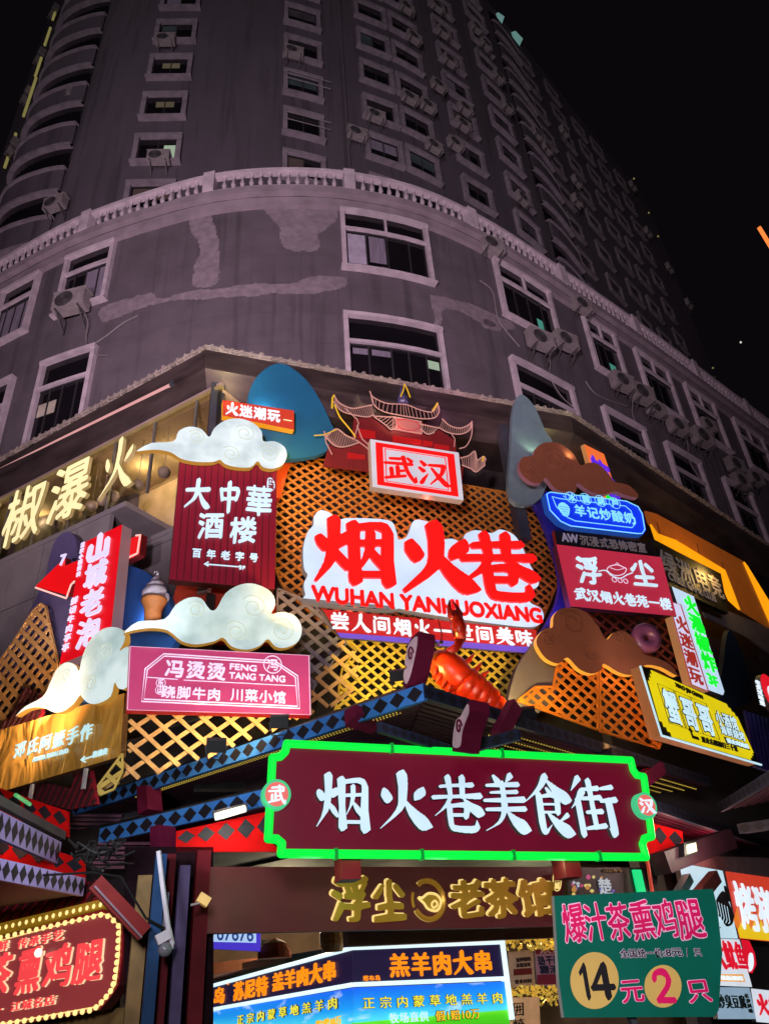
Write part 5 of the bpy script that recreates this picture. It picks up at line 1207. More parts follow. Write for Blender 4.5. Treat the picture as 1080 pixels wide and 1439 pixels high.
spot('board_fill_spot', W_(PL(-.9), 60, 1000), W_(PL(.0), 50, 930), 110, (1, .66, .4), 150, .8, .1)
spot('board_fill_spot', W_(PL(-.2), 200, 870), W_(PL(.1), 200, 830), 10, (.7, .8, 1), 160, .8, .1)
spot('board_fill_spot', W_(PL(-1.5), 40, 1010), W_(PL(-.1), 50, 920), 270, (1, .62, .36), 150, .8, .1)
spot('board_fill_spot', W_(PL(-1.2), 215, 880), W_(PC(-.25), 214, 830), 60, (.95, .95, 1), 110, .8, .1)
spot('board_fill_spot', W_(PL(-.8), 60, 880), W_(PL(.05), 85, 800), 26, (.8, .8, 1), 150, .8, .1)
spot('board_fill_spot', W_(PC(-1.6), 890, 930), W_(PC(-.6), 900, 895), 40, (1, .8, .6), 120, .8, .1)
spot('canopy_fill_spot', W_(PC(-.6), 560, 590), W_(PC(.2), 560, 560), 26, (1, .72, .45), 160, .8, .1)  # added coloured spots for the tints along the canopy edge
spot('canopy_fill_spot', W_(PC(-.6), 330, 560), W_(PC(.2), 320, 520), 16, (1, .8, .4), 160, .8, .1)
spot('canopy_fill_spot', W_(PC(-.6), 800, 640), W_(PC(.1), 800, 600), 14, (1, .85, .4), 160, .8, .1)
spot('canopy_fill_spot', W_(PC(-.9), 640, 560), W_(PC(-.1), 640, 545), 14, (1, .4, .8), 160, .8, .1)
spot('canopy_fill_spot', W_(PC(-.75), 330, 520), W_(PC(0), 310, 490), 20, (1, .9, .4), 150, .8, .1)
spot('canopy_fill_spot', W_(PC(-.75), 815, 610), W_(PC(0), 800, 583), 16, (1, .95, .35), 150, .8, .1)
spot('canopy_fill_spot', W_(PC(-.75), 640, 570), W_(PC(0), 660, 548), 18, (1, .35, .75), 150, .8, .1)
point('town_sign_glow', PC(-.3).W(*PC(-.3).at(590, 628)), 7, (1, .12, .1), .06)
point('town_sign_glow', PC(-.35).W(*PC(-.35).at(600, 705)), 5, (1, .12, .1), .06)

# ------------------------------------------------------------------ gate pavilion at the corner
K = np.array([.311, 9.07]); eL = np.array([-.788, .615]); eR = np.array([.653, .757]); iL = np.array([.615, .788]); iR = np.array([-.757, .653])
HIP = np.linalg.solve(np.array([iL, iR]), np.array([1., 1.]))
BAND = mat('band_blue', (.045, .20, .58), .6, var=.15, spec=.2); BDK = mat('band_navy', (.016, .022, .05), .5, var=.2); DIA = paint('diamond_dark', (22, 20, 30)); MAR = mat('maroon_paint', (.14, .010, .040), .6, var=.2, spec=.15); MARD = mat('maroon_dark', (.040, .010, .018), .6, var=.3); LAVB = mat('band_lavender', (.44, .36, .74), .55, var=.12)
GOLDT = glow('led_gold', (196, 168, 66), .8); REDP = mat('red_painted_panel', (.60, .006, .006), .7, var=.12, spec=.05)
gp = thing('gate_pavilion', (.31, 10, 0), 'two tiered dark gate pavilion with blue diamond edge bands and maroon slatted eaves', 'gate')
def dband(name, p, q, z0, z1, m, parent, nd_=None, th=.06, zq=None):
    """fascia board from plan point p to q with a row of dark diamonds; zq lets the far end sit higher or lower"""
    p, q = np.array(p[:2], float), np.array(q[:2], float); L = np.linalg.norm(q-p); d = (q-p)/L; nr = np.array([d[1], -d[0]])
    if nr@(CAM[:2]-(p+q)/2) < 0: nr = -nr
    dz = 0 if zq is None else zq-z0
    P = lambda t, z, o: (p[0]+d[0]*t+nr[0]*o, p[1]+d[1]*t+nr[1]*o, z+dz*t/L)
    mb = MB(); mb.hexa([P(0, z0, -th), P(L, z0, -th), P(L, z1, -th), P(0, z1, -th), P(0, z0, 0), P(L, z0, 0), P(L, z1, 0), P(0, z1, 0)], 0)
    n = nd_ or max(2, int(L/((z1-z0)*1.3))); w = L/n; zc = (z0+z1)/2; h = (z1-z0)*.47
    for i in range(n):
        c = (i+.5)*w; mb.add([P(c-w*.46, zc, .004), P(c, zc-h, .004), P(c+w*.46, zc, .004), P(c, zc+h, .004)], [(0, 1, 2, 3)], 1)
    return mb.build(name, [m, DIA], parent)
z1 = 4.8
dband('edge_band', K, K+eL*7.73, z1-.2, z1+.01, BAND, gp); dband('edge_band', K, K+eR*8.53, z1-.17, z1, BDK, gp)  # navy right band: weaker light on the blue is put into its colour
def soffit(e, i_, z, L, dep, parent, step=.15, hip=HIP, m=MAR, slope=.10, K_=K):
    mb = MB(); t = .12
    while t < dep:
        a = K_+hip*t if hip is not None else K_+i_*t; b = K_+e*L+i_*t
        zz = z+slope*t; mb.beam((a[0], a[1], zz), (b[0], b[1], zz), .075, .05); t += step
    a = K_+(hip if hip is not None else i_)*dep; b = K_+e*L+i_*dep
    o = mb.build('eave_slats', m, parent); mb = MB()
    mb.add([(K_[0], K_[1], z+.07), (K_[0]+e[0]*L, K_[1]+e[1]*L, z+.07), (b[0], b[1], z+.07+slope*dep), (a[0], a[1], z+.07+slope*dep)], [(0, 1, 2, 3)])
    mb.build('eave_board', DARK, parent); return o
SLD = mat('slat_maroon', (.085, .028, .045), .5, var=.2)
sl = soffit(eL, iL, z1-.14, 7.73, 1.35, gp, m=SLD); sr = soffit(eR, iR, z1-.14, 8.53, 2.0, gp, m=SLD)
# gold LED strings under the eaves
m = MB()
for t in (.36, .6, .84, 1.08, 1.32, 1.56):
    for s0, s1 in ((1.6, 4.6), (5.2, 8.6)):
        s = s0+t*.9
        while s < s1: p = K+iR*t+eR*s; zz = z1-.175+.1*t; m.box(p[0]-.010, p[0]+.010, p[1]-.010, p[1]+.010, zz-.014, zz); s += .075
tag(m.build('led_string', GOLDT, sr), kind='stuff')
m = MB()
for t in (.2, .28):
    s = .6
    while s < 6.2: p = K+iL*t+eL*s; zz = z1-.175+.1*t; m.box(p[0]-.009, p[0]+.009, p[1]-.009, p[1]+.009, zz-.012, zz); s += .055
tag(m.build('led_string', GOLDT, sl), kind='stuff')
# upper roof slopes and friezes
m = MB(); a, b, c = K+eL*7.73, K, K+eR*8.53
m.add([(a[0], a[1], z1), (b[0], b[1], z1), (b[0]+HIP[0]*1.6, b[1]+HIP[1]*1.6, z1+.75), (a[0]+iL[0]*1.6, a[1]+iL[1]*1.6, z1+.75)], [(0, 1, 2, 3)]); m.add([(b[0], b[1], z1), (c[0], c[1], z1), (c[0]+iR[0]*1.6, c[1]+iR[1]*1.6, z1+.75), (b[0]+HIP[0]*1.6, b[1]+HIP[1]*1.6, z1+.75)], [(0, 1, 2, 3)])
m.build('roof_slope', mat('navy_tiles', (.03, .035, .06), .6, var=.3, scale=8), gp)
m = MB()
for e, i_, L, dep in ((eL, iL, 7.73, 1.35), (eR, iR, 8.53, 2.0)):
    a = K+HIP*dep; b = K+e*L+i_*dep; m.add([(a[0], a[1], 3.45), (b[0], b[1], 3.45), (b[0], b[1], z1+.12), (a[0], a[1], z1+.12)], [(0, 1, 2, 3)])
m.build('frieze_wall', mat('frieze_dark', (.022, .008, .012), .7, var=.4), gp)
# lower tier
z2 = 4.0
pa, pb = np.array([-.89, 9.82]), np.array([-4.6, 12.1]); pc, pd = np.array([3.16, 11.9]), np.array([7.88, 18.5])
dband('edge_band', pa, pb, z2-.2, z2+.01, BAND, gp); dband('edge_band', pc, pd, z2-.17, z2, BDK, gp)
for p, q in ((pa, pb), (pc, pd)):
    e = (q-p)/np.linalg.norm(q-p); i_ = np.array([-e[1], e[0]]); i_ = i_ if i_[1] > 0 else -i_
    soffit(e, i_, z2-.15, np.linalg.norm(q-p), .95, gp, step=.14, hip=None, m=MAR, K_=p)
    m = MB(); m.add([(p[0], p[1], z2), (q[0], q[1], z2), (q[0]+i_[0]*1, q[1]+i_[1]*1, z2+.35), (p[0]+i_[0]*1, p[1]+i_[1]*1, z2+.35)], [(0, 1, 2, 3)]); m.build('roof_slope', MATS['navy_tiles'], gp)
# end return of the left eaves
for (p, z) in ((K+eL*7.73, z1), (pb, z2)):
    for k in range(6): q = p+iL*0+np.array([-.05, .1])*k; MB().beam((q[0], q[1], z-.2-.05*k), (q[0]+.75, q[1]+.35, z-.2-.05*k), .05, .04).build('end_slat', mat('slat_lit_purple', (.16, .04, .085), .6, var=.2), gp)  # purple light on these end slats is put into their paint
GL2 = Plane(-38, 7.34); GR2 = Plane(49.2, 5.69)
for pl, q, dp in ((GL2, [(201,1107),(214,1105),(217,1138),(203,1146)], .16), (Plane(-38, 6.65), [(221,1163),(233,1160),(236,1192),(222,1199)], .16), (GL2, [(492,1002),(508,993),(512,1004),(494,1024)], .4)):
    MB().prism(pl, [tuple(p) for p in pl.px(q)], -dp, .12).build('beam_end', MAR, gp)
def pbeam(pl, p, q, w, h, m, parent, name, c=0): return MB().beam(along(pl, *p, c), along(pl, *q, c), w, h).build(name, m, parent)
pbeam(GR2, (893, 1106), (932, 1078), .22, .22, MAR, gp, 'beam_end', -.1); pbeam(Plane(49.2, 5.6), (700, 1036), (722, 992), .14, .2, MAR, gp, 'beam_end'); pbeam(Plane(40, 7.4), (926, 1214), (1020, 1180), .3, .3, MARD, gp, 'cross_beam')
# scroll boards on the hips
SCF = paint('scroll_pale', (226, 196, 208), .6); SCB = paint('scroll_plum', (98, 22, 50), .6, var=.12, spec=.15)
for pl, face, cxy, rr, dp in ((Plane(-52, 5.8), [(588,887),(578,896),(572,908),(570,922),(568,934),(572,940),(567,946),(566,957),(569,968),(574,962),(581,938),(587,910),(589,896)], (578, 920), 8, .26), (Plane(-52, 5.5), [(660,983),(653,994),(648,1004),(641,1010),(637,1024),(635,1040),(635,1056),(646,1056),(650,1030),(656,1012),(661,998)], (646, 1022), 8, .27)):
    o = MB().prism(pl, [tuple(p) for p in pl.px(face)], -dp, 0).build('scroll_board', SCB, gp)
    q = inset(face, .18); MB().prism(pl, [tuple(p) for p in smooth_poly(pl.px(q), True, 3)], .002, .012).build('scroll_face', SCF, o)
    oo = pl.at(*cxy); k = abs(pl.at(cxy[0], cxy[1]-rr)[1]-oo[1]); MB().tube([pl.W(oo[0]+k*.8*(1-a/9)*math.cos(a), oo[1]+k*1.5*(1-a/9)*math.sin(a), .014) for a in np.linspace(0, 8, 34)], .014, 5).build('scroll_line', SCB, o)
# inner V bands between the scroll boards
for p, q, pl in (((534, 1014), (632, 1046), Plane(49.2, 6.0)), ((668, 1040), (726, 1024), Plane(-38, 7.6))):
    a, b = along(pl, *p), along(pl, *q); dband('edge_band', a, b, a[2]-.12, a[2]+.0, BDK, gp, zq=b[2]-.12)
# posts
def post(pl, x0, x1, y0, m, c=0, parent=gp, name='post'):
    y = 1400; a0 = pl.at(x0, y)[0]; a1 = pl.at(x1, y)[0]; zt = pl.at((x0+x1)/2, y0)[1]
    return MB().pbox(pl, a0, a1, 0, zt, c-(a1-a0), c).build(name, m, parent)
PB_ = mat('post_blue', (.012, .045, .13), .6, var=.2, spec=.12); PR_ = mat('post_red', (.10, .004, .010), .6, var=.2, spec=.12); PV_ = mat('post_violet', (.07, .05, .12), .6, var=.2, spec=.12)
post(PC(-1.9), 202, 219, 1200, PB_); post(PC(-1.6), 217, 233, 1200, PR_); post(PC(-1.5), 178, 199, 1230, mat('ochre_post', (.22, .13, .04), .7, var=.3)); post(PC(-1.85), 240, 256, 1216, PV_); post(PC(-1.45), 265, 286, 1195, PR_)
pbeam(PC(-2.0), (134, 1240), (203, 1312), .12, .17, mat('brace_red', (.16, .012, .012), .6, var=.2, spec=.12), gp, 'diagonal_brace')
pbeam(PC(-2.1), (133, 1246), (199, 1318), .105, .02, paint('brace_edge', (110, 84, 96)), gp, 'brace_edge')
# red fascia with diamonds, lit by a tube lamp
def diamond_panel(pl, q, label, rows=1, n=6, parent=None, cat='panel', m=REDP):
    P = pl.px(q); t = thing('red_fascia', pl.W(*(sum(P)/4), -.05), label, cat)
    MB().prism(pl, [tuple(p) for p in P], -.05, 0).build('board', m, t); d = MB()
    for i in range(n):
        for j in range(rows):
            c = np.array(lerp(q, (i+.5)/n, (j+.5)/rows*.7)); w = np.array(lerp(q, (i+.95)/n, (j+.5)/rows*.7))-c; h = np.array(lerp(q, (i+.5)/n, (j+.5)/rows*.7+.28/rows))-c
            A = [pl.at(*(c-w)), pl.at(*(c+h)), pl.at(*(c+w)), pl.at(*(c-h))]; d.prism(pl, [tuple(a) for a in A], .002, .008)
    d.build('diamonds', DIA, t); return t
diamond_panel(PC(-1.2), [(248,1168),(386,1138),(390,1197),(247,1197)], 'bright red panel with a row of dark diamonds left of the green framed gate sign', n=5)
diamond_panel(Plane(-14, 9.6), [(-10,1104),(95,1140),(95,1176),(-10,1140)], 'dim red diamond panel above the upper lavender band at the left edge', n=5)
diamond_panel(Plane(-10, 9.9), [(-10,1168),(118,1208),(118,1240),(-10,1218)], 'red diamond panel between the two lavender bands at the left edge', n=5)
diamond_panel(PC(-.9), [(892,1150),(958,1168),(962,1205),(896,1200)], 'red panel below the eave right of the gate sign', n=3)
t = thing('tube_lamp', along(PC(-1.55), 322, 1142), 'short white tube lamp under the lower blue band', 'lamp'); pl = PC(-1.55)
MB().tube([along(pl, 302, 1148), along(pl, 345, 1136)], .045, 8).build('tube', glow('tube_white', (240, 250, 225), 1.2), t); MB().tube([along(pl, 300, 1143, -.05), along(pl, 348, 1131, -.05)], .04, 6).build('holder', GREYM, t)
spot('tube_lamp_light', along(pl, 322, 1146, .12), along(PC(-1.2), 320, 1180), 22, (1, .9, .75), 160, .8, .1)
spot('panel_lamp_light', along(Plane(-14, 9.6), 40, 1180, .8), along(Plane(-14, 9.6), 50, 1140), 22, (1, .5, .4), 150, .8, .1)

# gate sign
pl = PC(-2.9)
gs_o = [(402,1046),(884,1069),(887,1083),(892,1090),(902,1092),(913,1176),(903,1179),(900,1187),(905,1205),(394,1200),(395,1186),(388,1180),(376,1179),(382,1066),(393,1064),(400,1057)]
gs = thing('gate_sign', pl.W(*pl.at(640, 1200), -.2), 'long maroon gate sign with bright green neon border and large white characters', 'sign')
poly(gs, pl, gs_o, -.2, 0, glow('gate_maroon', (104, 10, 38), .85), 'panel', side=MARD)
m = MB(); P_ = [pl.W(*pl.at(*p), .03) for p in gs_o]
for i in range(len(P_)): m.tube([P_[i-1], P_[i]], .048, 8); m.ball(P_[i], .048, 8)
m.build('neon_border', glow('neon_green', (8, 232, 66), 1.15), gs)
for i, ch in enumerate('烟火巷美食街'):
    x0 = [434, 522, 606, 690, 748, 786][i]; 
xs = [(436, 520, 1127, 88), (523, 606, 1128, 86), (600, 672, 1129, 84), (666, 748, 1132, 88), (730, 812, 1133, 90), (784, 862, 1136, 84)]
xs = [(436, 518, 1126, 84), (522, 604, 1127, 84), (602, 674, 1129, 82), (670, 738, 1130, 82), (732, 800, 1133, 84), (796, 862, 1135, 82)]
for ch, (x0, x1, y, h) in zip('烟火巷美食街', xs):
    letters(gs, pl, .012, ch, (x0, y-1), (x1, y+2), h, ICE, bold=.003, con=.8, res=120, depth=.07, gap=.0, side=mat('letter_side_grey', (.12, .12, .14), .5))
for ch, x, y, r in (('武', 386, 1119, 21), ('汉', 901, 1134, 18)):
    o = pl.at(x, y); k = abs(pl.at(x, y-r)[1]-o[1]); D = lambda r_: [(o[0]+r_*math.cos(a), o[1]+r_*math.sin(a)) for a in np.linspace(0, 2*math.pi, 33)[:-1]]
    b = MB().prism(pl, D(k), .0, .10).build('medallion', glow('medallion_green', (70, 205, 140), .9), gs); MB().prism(pl, D(k*.8), .102, .112).build('medallion_face', glow('medallion_pink', (232, 110, 104), .95), b)
    letters(b, pl, .116, ch, (x-r*.62, y), (x+r*.62, y+1.5), r*1.25, WHITE, bold=0.012, res=64)
m = MB()
for x in (495, 805): 
    a, b = pl.at(x, 1204); MB().pbox(pl, a-.11, a+.11, b-.22, b+.02, -.35, -.05).build('hanger_block', mat('block_red', (.36, .01, .02), .5), gs)
for x in (440, 620, 790): point('green_neon_glow', along(pl, x, 1212, -.05), 9, (.25, 1, .42), .2)
point('green_neon_glow', along(pl, 374, 1130, .1), 5, (.25, 1, .42), .2)
for (x, y) in ((548, 1053), (702, 1060), (590, 1202), (718, 1203), (838, 1204), (470, 1201)):
    a, b = pl.at(x, y); MB().pbox(pl, a-.018, a+.018, b-.056, b+.056, -.02, .086).build('joint_clip', glow('neon_joint_green', (6, 150, 52), .8), gs)

# teahouse sign
pl = Plane(28, 10.15)
tq = [(285,1218),(797,1218),(781,1302),(283,1312)]
ts_ = sign('teahouse_sign', pl, tq, .14, mat('tea_board', lin(74, 24, 28), .45, var=.08, emis=lin(74, 24, 28), es=.45), MARD, 'long dark brown board with golden relief characters under the gate sign')
GLT = mat('gold_letter', lin(168, 124, 42), .35, .6, var=.1, emis=lin(140, 100, 30), es=.6); GED = glow('gold_edge_light', (246, 214, 130), 1.0)
for ch, x0, x1, y, h in (('浮', 463, 518, 1264, 64), ('尘', 522, 567, 1265, 60), ('老', 630, 678, 1263, 56), ('茶', 678, 724, 1262, 56), ('馆', 726, 778, 1261, 54)):
    kw = dict(soft=.025, wob=.03, shear=.05, gap=0, res=72)
    st = RNG.get_state(); letters(ts_, pl, .004, ch, (x0-1, y-1), (x1-1, y-1), h, GED, bold=0.0367, name='letter_glow', depth=.012, **kw); RNG.set_state(st)
    letters(ts_, pl, .03, ch, (x0+.6, y+.6), (x1+.6, y+.6), h, GLT, bold=0.03, depth=.03, **kw)
o = pl.at(600, 1265); k = abs(pl.at(600, 1236)[1]-o[1])
arc = lambda r0, a0, a1, c, w: MB().tube([pl.W(o[0]+r0*math.cos(a), o[1]+r0*math.sin(a), c) for a in np.linspace(a0, a1, 30)], w, 6)
arc(k*.92, -2.6, 2.2, .03, .035).build('emblem_ring', GLT, ts_); arc(k*1.0, -2.6, 2.2, .02, .012).build('emblem_rim', GED, ts_); arc(k*.95, 2.75, 3.5, .03, .02).build('emblem_ring', GLT, ts_)
lines(ts_, pl, smooth_poly([(586,1262),(594,1270),(600,1278),(612,1280),(618,1268),(612,1258),(600,1256),(592,1262)], True, 3), .018, GED, 'emblem_teapot', c=.03); lines(ts_, pl, smooth_poly([(605,1270),(610,1266),(613,1272),(607,1276)], True, 3), .014, GED, 'emblem_swirl', c=.03)
poly(ts_, pl, smooth_poly([(586,1263),(596,1272),(604,1280),(614,1278),(618,1268),(611,1259),(600,1257),(592,1262)], True, 3), .004, .02, GLT, 'emblem_body')
lines(ts_, pl, smooth_poly([(778,1227),(783,1226),(787,1232),(786,1248),(781,1252),(777,1247),(776,1234)], True, 3), .008, GED, 'seal_outline'); letters(ts_, pl, .01, '江城', (781.5, 1229), (781, 1250), 7, GED, vert=True, res=40, name='seal_text')
# lintel and passage behind
BEI = mat('beige_lintel', (.30, .22, .14), .7, var=.2)
m = MB(); pl = Plane(28, 11.4); a, b = pl.at(490, 1330), pl.at(790, 1300); m.pbox(pl, a[0], b[0]+.6, a[1], b[1]+.25, -.2, 0); tag(m.build('lintel', BEI), 'beige beam above the lamb skewer kiosk', 'beam')
m = MB(); q_ = Plane(21.5, 17.5); m.pbox(q_, q_.at(190, 1350)[0], q_.at(960, 1350)[0], 0, 4.7, -.2, 0); tag(m.build('passage_wall', mat('passage_brown', (.16, .10, .06), .8, var=.35, scale=2)), 'brown back wall of the market passage', 'wall')
m = MB(); q_ = Plane(21.5, 11.6); m.pbox(q_, q_.at(240, 1250)[0], q_.at(900, 1250)[0], 3.5, 3.62, -6.0, 0); tag(m.build('passage_ceiling', mat('passage_ceiling_neon_tint', (.05, .07, .055), .8, var=.4, scale=2)), 'dark greenish ceiling slab over the market passage', 'ceiling')  # green spill of the neon is put into the ceiling colour
for x, y, d_, p_ in ((400, 1330, 14.5, 120), (760, 1340, 13.6, 90), (560, 1300, 15.5, 80)): point('passage_fill_light', along(Plane(21.5, d_), x, y-45), p_, (1, .78, .5), .2)  # added warm lights to brighten the passage, sources unseen

# lamb skewer kiosk
KP = np.array([-.945, 12.97]); 
def thru(yaw, p): y = math.radians(yaw); return Plane(yaw, -(math.sin(y)*p[0]-math.cos(y)*p[1]))
KL, KR = thru(-54, KP), thru(24, KP)
kz = thing('food_kiosk', (KP[0], KP[1]+.6, 0), 'corner food kiosk with orange LED lettering over blue sky and grassland panels', 'kiosk')
LEDP = mat('led_panel', lin(26, 20, 46), .4, var=.15, emis=lin(30, 22, 56), es=.8); TUBE = glow('kiosk_tube', (215, 240, 250), 1.2); ORL = glow('led_orange', (255, 140, 18), 1.15)
SKY_ = bpy.data.materials.new('grassland_print'); SKY_.use_nodes = True; nt = SKY_.node_tree; b = nt.nodes['Principled BSDF']
tc = nt.nodes.new('ShaderNodeTexCoord'); sp = nt.nodes.new('ShaderNodeSeparateXYZ'); nt.links.new(tc.outputs['Generated'], sp.inputs[0]); rp = nt.nodes.new('ShaderNodeValToRGB')
els = rp.color_ramp.elements; els[0].position = 0; els[0].color = (*lin(30, 120, 20), 1); els[1].position = 1; els[1].color = (*lin(12, 84, 214), 1)
for ps, c in ((.40, (70, 196, 24)), (.47, (96, 214, 40)), (.49, (70, 206, 236)), (.68, (28, 150, 236))): e = els.new(ps); e.color = (*lin(*c), 1)
nz = nt.nodes.new('ShaderNodeTexNoise'); nz.inputs['Scale'].default_value = 1.5; nz.inputs['Detail'].default_value = 5; mp = nt.nodes.new('ShaderNodeMapping'); mp.inputs['Scale'].default_value = (1, 1, 3.2); nt.links.new(tc.outputs['Object'], mp.inputs[0]); nt.links.new(mp.outputs[0], nz.inputs['Vector'])
cr_ = nt.nodes.new('ShaderNodeValToRGB'); cr_.color_ramp.elements[0].position = .55; cr_.color_ramp.elements[1].position = .78; nt.links.new(nz.outputs['Fac'], cr_.inputs[0])
ab = nt.nodes.new('ShaderNodeMath'); ab.operation = 'GREATER_THAN'; ab.inputs[1].default_value = .52; nt.links.new(sp.outputs['Z'], ab.inputs[0]); mu = nt.nodes.new('ShaderNodeMath'); mu.operation = 'MULTIPLY'; nt.links.new(cr_.outputs[0], mu.inputs[0]); nt.links.new(ab.outputs[0], mu.inputs[1])
mi = nt.nodes.new('ShaderNodeMix'); mi.data_type = 'RGBA'; nt.links.new(mu.outputs[0], mi.inputs[0]); nt.links.new(rp.outputs[0], mi.inputs[6]); mi.inputs[7].default_value = (.75, .88, 1, 1); nt.links.new(sp.outputs['Z'], rp.inputs[0])
nt.links.new(mi.outputs[2], b.inputs['Emission Color']); b.inputs['Emission Strength'].default_value = .95; nt.links.new(mi.outputs[2], b.inputs['Base Color'])
YLT = glow('print_yellow', (236, 226, 70), 1.0); NAVY = paint('navy_ink', (18, 26, 60)); PCY = glow('print_pale', (200, 232, 250), 1.0)
for pl, q, q2 in ((KL, [(272,1391),(495,1330),(496.5,1386),(272,1425)], [(272,1425),(496.5,1388),(498,1462),(272,1482)]), (KR, [(495,1330),(707,1322),(712,1377),(496.5,1386)], [(496.5,1388),(712,1379),(718,1462),(498,1464)])):
    P = [tuple(v) for v in pl.px(q)]; Q = [tuple(v) for v in pl.px(q2)]
    MB().prism(pl, P, -.2, 0).build('led_board', LEDP, kz)
    MB().tube([pl.W(P[0][0], P[0][1]-.02, .02), pl.W(P[1][0], P[1][1]-.02, .02)], .032, 6).build('tube_light', TUBE, kz); MB().tube([pl.W(P[3][0], P[3][1]+.02, .02), pl.W(P[2][0], P[2][1]+.02, .02)], .032, 6).build('tube_light', TUBE, kz)
    MB().prism(pl, Q, -.15, -.01).build('picture_panel', SKY_, kz); zc = min(v[1] for v in Q)
    MB().pbox(pl, P[0][0], P[1][0], .0, zc-.02, -.3, -.02).build('counter', paint('counter_white', (180, 180, 185)), kz)
a = KR.at(709, 1350)[0]; MB().pbox(KR, a-.05, a+.02, 1.2, 2.26, -.1, .04).build('tube_light', TUBE, kz)
m = MB(); l0 = KL.W(KL.at(272, 1400)[0], 2.3); r0 = KR.W(KR.at(710, 1350)[0], 2.3); m.add([l0, (KP[0], KP[1], 2.3), r0, (r0[0]-.8, r0[1]+2, 2.3), (l0[0]+.8, l0[1]+1.5, 2.3)], [(0, 1, 2, 3, 4)]); m.build('roof', GREYM, kz)
letters(kz, KL, .006, '苏尼特', (329, 1394), (378, 1384), 28, ORL, name='led_lettering', bold=0.0232, depth=.03); letters(kz, KL, .006, '羔羊肉大串', (384, 1381), (474, 1362), 28, ORL, name='led_lettering', bold=0.0232, depth=.03); letters(kz, KL, .006, '塔布岛', (268, 1408), (318, 1397), 24, ORL, name='led_lettering', bold=0.0165)
ring_px(kz, KL, 321, 1381, 2.5, ORL, .01, 'registered_mark', .01)
letters(kz, KR, .006, '羔羊肉大串', (545, 1357), (691, 1351), 34, ORL, name='led_lettering', bold=0.0255, depth=.03); letters(kz, KR, .006, '塔布岛', (509, 1375), (534, 1374), 8, ORL, name='led_lettering', res=44, bold=0.012)
for pl, p, q, h in ((KR, (505, 1410), (708, 1402), 17), (KL, (333, 1434), (479, 1408), 16)):
    letters(kz, pl, .004, '正宗内蒙草地羔羊肉', p, q, h, NAVY, name='print_shadow', bold=0.0345, gap=.26); letters(kz, pl, .014, '正宗内蒙草地羔羊肉', p, q, h, YLT, name='print_lettering', bold=0.009, gap=.26)
letters(kz, KR, .006, '牧场直供', (546, 1431), (602, 1428), 15, PCY, name='print_lettering', bold=0.012); letters(kz, KR, .004, '假1赔10万', (611, 1428), (672, 1424), 15, NAVY, name='print_shadow', bold=0.039, line=True); letters(kz, KR, .014, '假1赔10万', (611, 1428), (672, 1424), 14, glow('print_orange', (244, 190, 40), 1), name='print_lettering', bold=0.012, line=True)
letters(kz, KL, .006, '假1赔10万', (445, 1441), (480, 1433), 13, glow('print_orange', (244, 190, 40), 1), name='print_lettering', bold=0.0165, line=True)
# things seen behind the kiosk
pl = Plane(8, 13.5)
t = sign('phone_number_sign', pl, [(236,1286),(366,1292),(366,1337),(236,1330)], .1, glow('violet_blue_face', (74, 56, 200), .95), GREYM, 'violet sign with a pale strip of phone digits, half hidden by the brown teahouse board')
poly(t, pl, [(240,1292),(360,1297),(360,1325),(240,1322)], .002, .008, glow('pale_strip', (176, 206, 244), .95), 'strip'); letters(t, pl, .012, '13088767676', (246, 1309), (356, 1313), 20, glow('digit_navy', (44, 70, 150), .7), bold=0.012, name='digits')
pl = Plane(-20, 14.0)
m = MB(); m.prism(pl, [tuple(p) for p in pl.px([(262,1358),(402,1340),(402,1352),(262,1376)])], -1.2, 0); tag(m.build('salmon_awning', paint('salmon_cloth', (190, 120, 90), .8, var=.15)), 'salmon coloured awning edge behind the left kiosk panel', 'awning')
lattice(Plane(8, 13.8), [(360,1322),(392,1324),(390,1346),(364,1344)], mat('lattice_mint', (.30, .50, .40), .6), .17, .05, 'small mint green lattice piece behind the kiosk', ang=(45, -45))
m = MB(); c = along(Plane(8, 13.6), 386, 1336); m.lathe([(.26, 0), (.25, .08), (.18, .2), (.02, .27)], c-np.array([0, 0, .1]), 16); tag(m.build('terracotta_dome', paint('terracotta', (176, 84, 40), .7)), 'terracotta dome lid beside the mint lattice piece', 'lid')
m = MB(); c = along(KR, 488, 1322, -.2); m.lathe([(.14, 0), (.2, .1), (.2, .25), (.13, .36), (.03, .42)], c-np.array([.15, 0, .12]), 14); tag(m.build('straw_lantern', paint('straw', (196, 150, 90), .7, var=.3, scale=20)), 'round straw lantern on the kiosk corner', 'lantern')
# golden tinsel, menu board and posters right of the kiosk
GLD = mat('tinsel_gold', (.75, .52, .12), .25, .8, emis=(.6, .4, .06), es=.5)
def tinsel(pl, x0, x1, y0, y1, n, label):
    m = MB(); r = random.Random(int(x0+y0))
    for i in range(n):
        x = r.uniform(x0, x1); y = y0+(y1-y0)*r.random()**1.6; c = along(pl, x, y, r.uniform(-.05, .05)); a = np.array([r.uniform(-1, 1), r.uniform(-1, 1), r.uniform(-1, 1)])*.028; b = np.array([r.uniform(-1, 1), r.uniform(-1, 1), r.uniform(-1, 1)])*.022
        m.add([c-a-b, c+a-b, c+a+b, c-a+b], [(0, 1, 2, 3)])
    tag(m.build('tinsel_garland', GLD), label, 'tinsel')
pl = Plane(24, 12.6)
tinsel(pl, 706, 792, 1316, 1334, 260, 'golden tinsel garland above the pale menu board'); tinsel(pl, 712, 792, 1386, 1412, 260, 'golden tinsel garland below the pale menu board')
t = sign('menu_board', Plane(24, 12.7), [(714,1338),(748,1334),(752,1386),(714,1388)], .04, paint('menu_cream', (196, 160, 130), .8), GREYM, 'pale menu board with a dark red price block between two tinsel garlands')
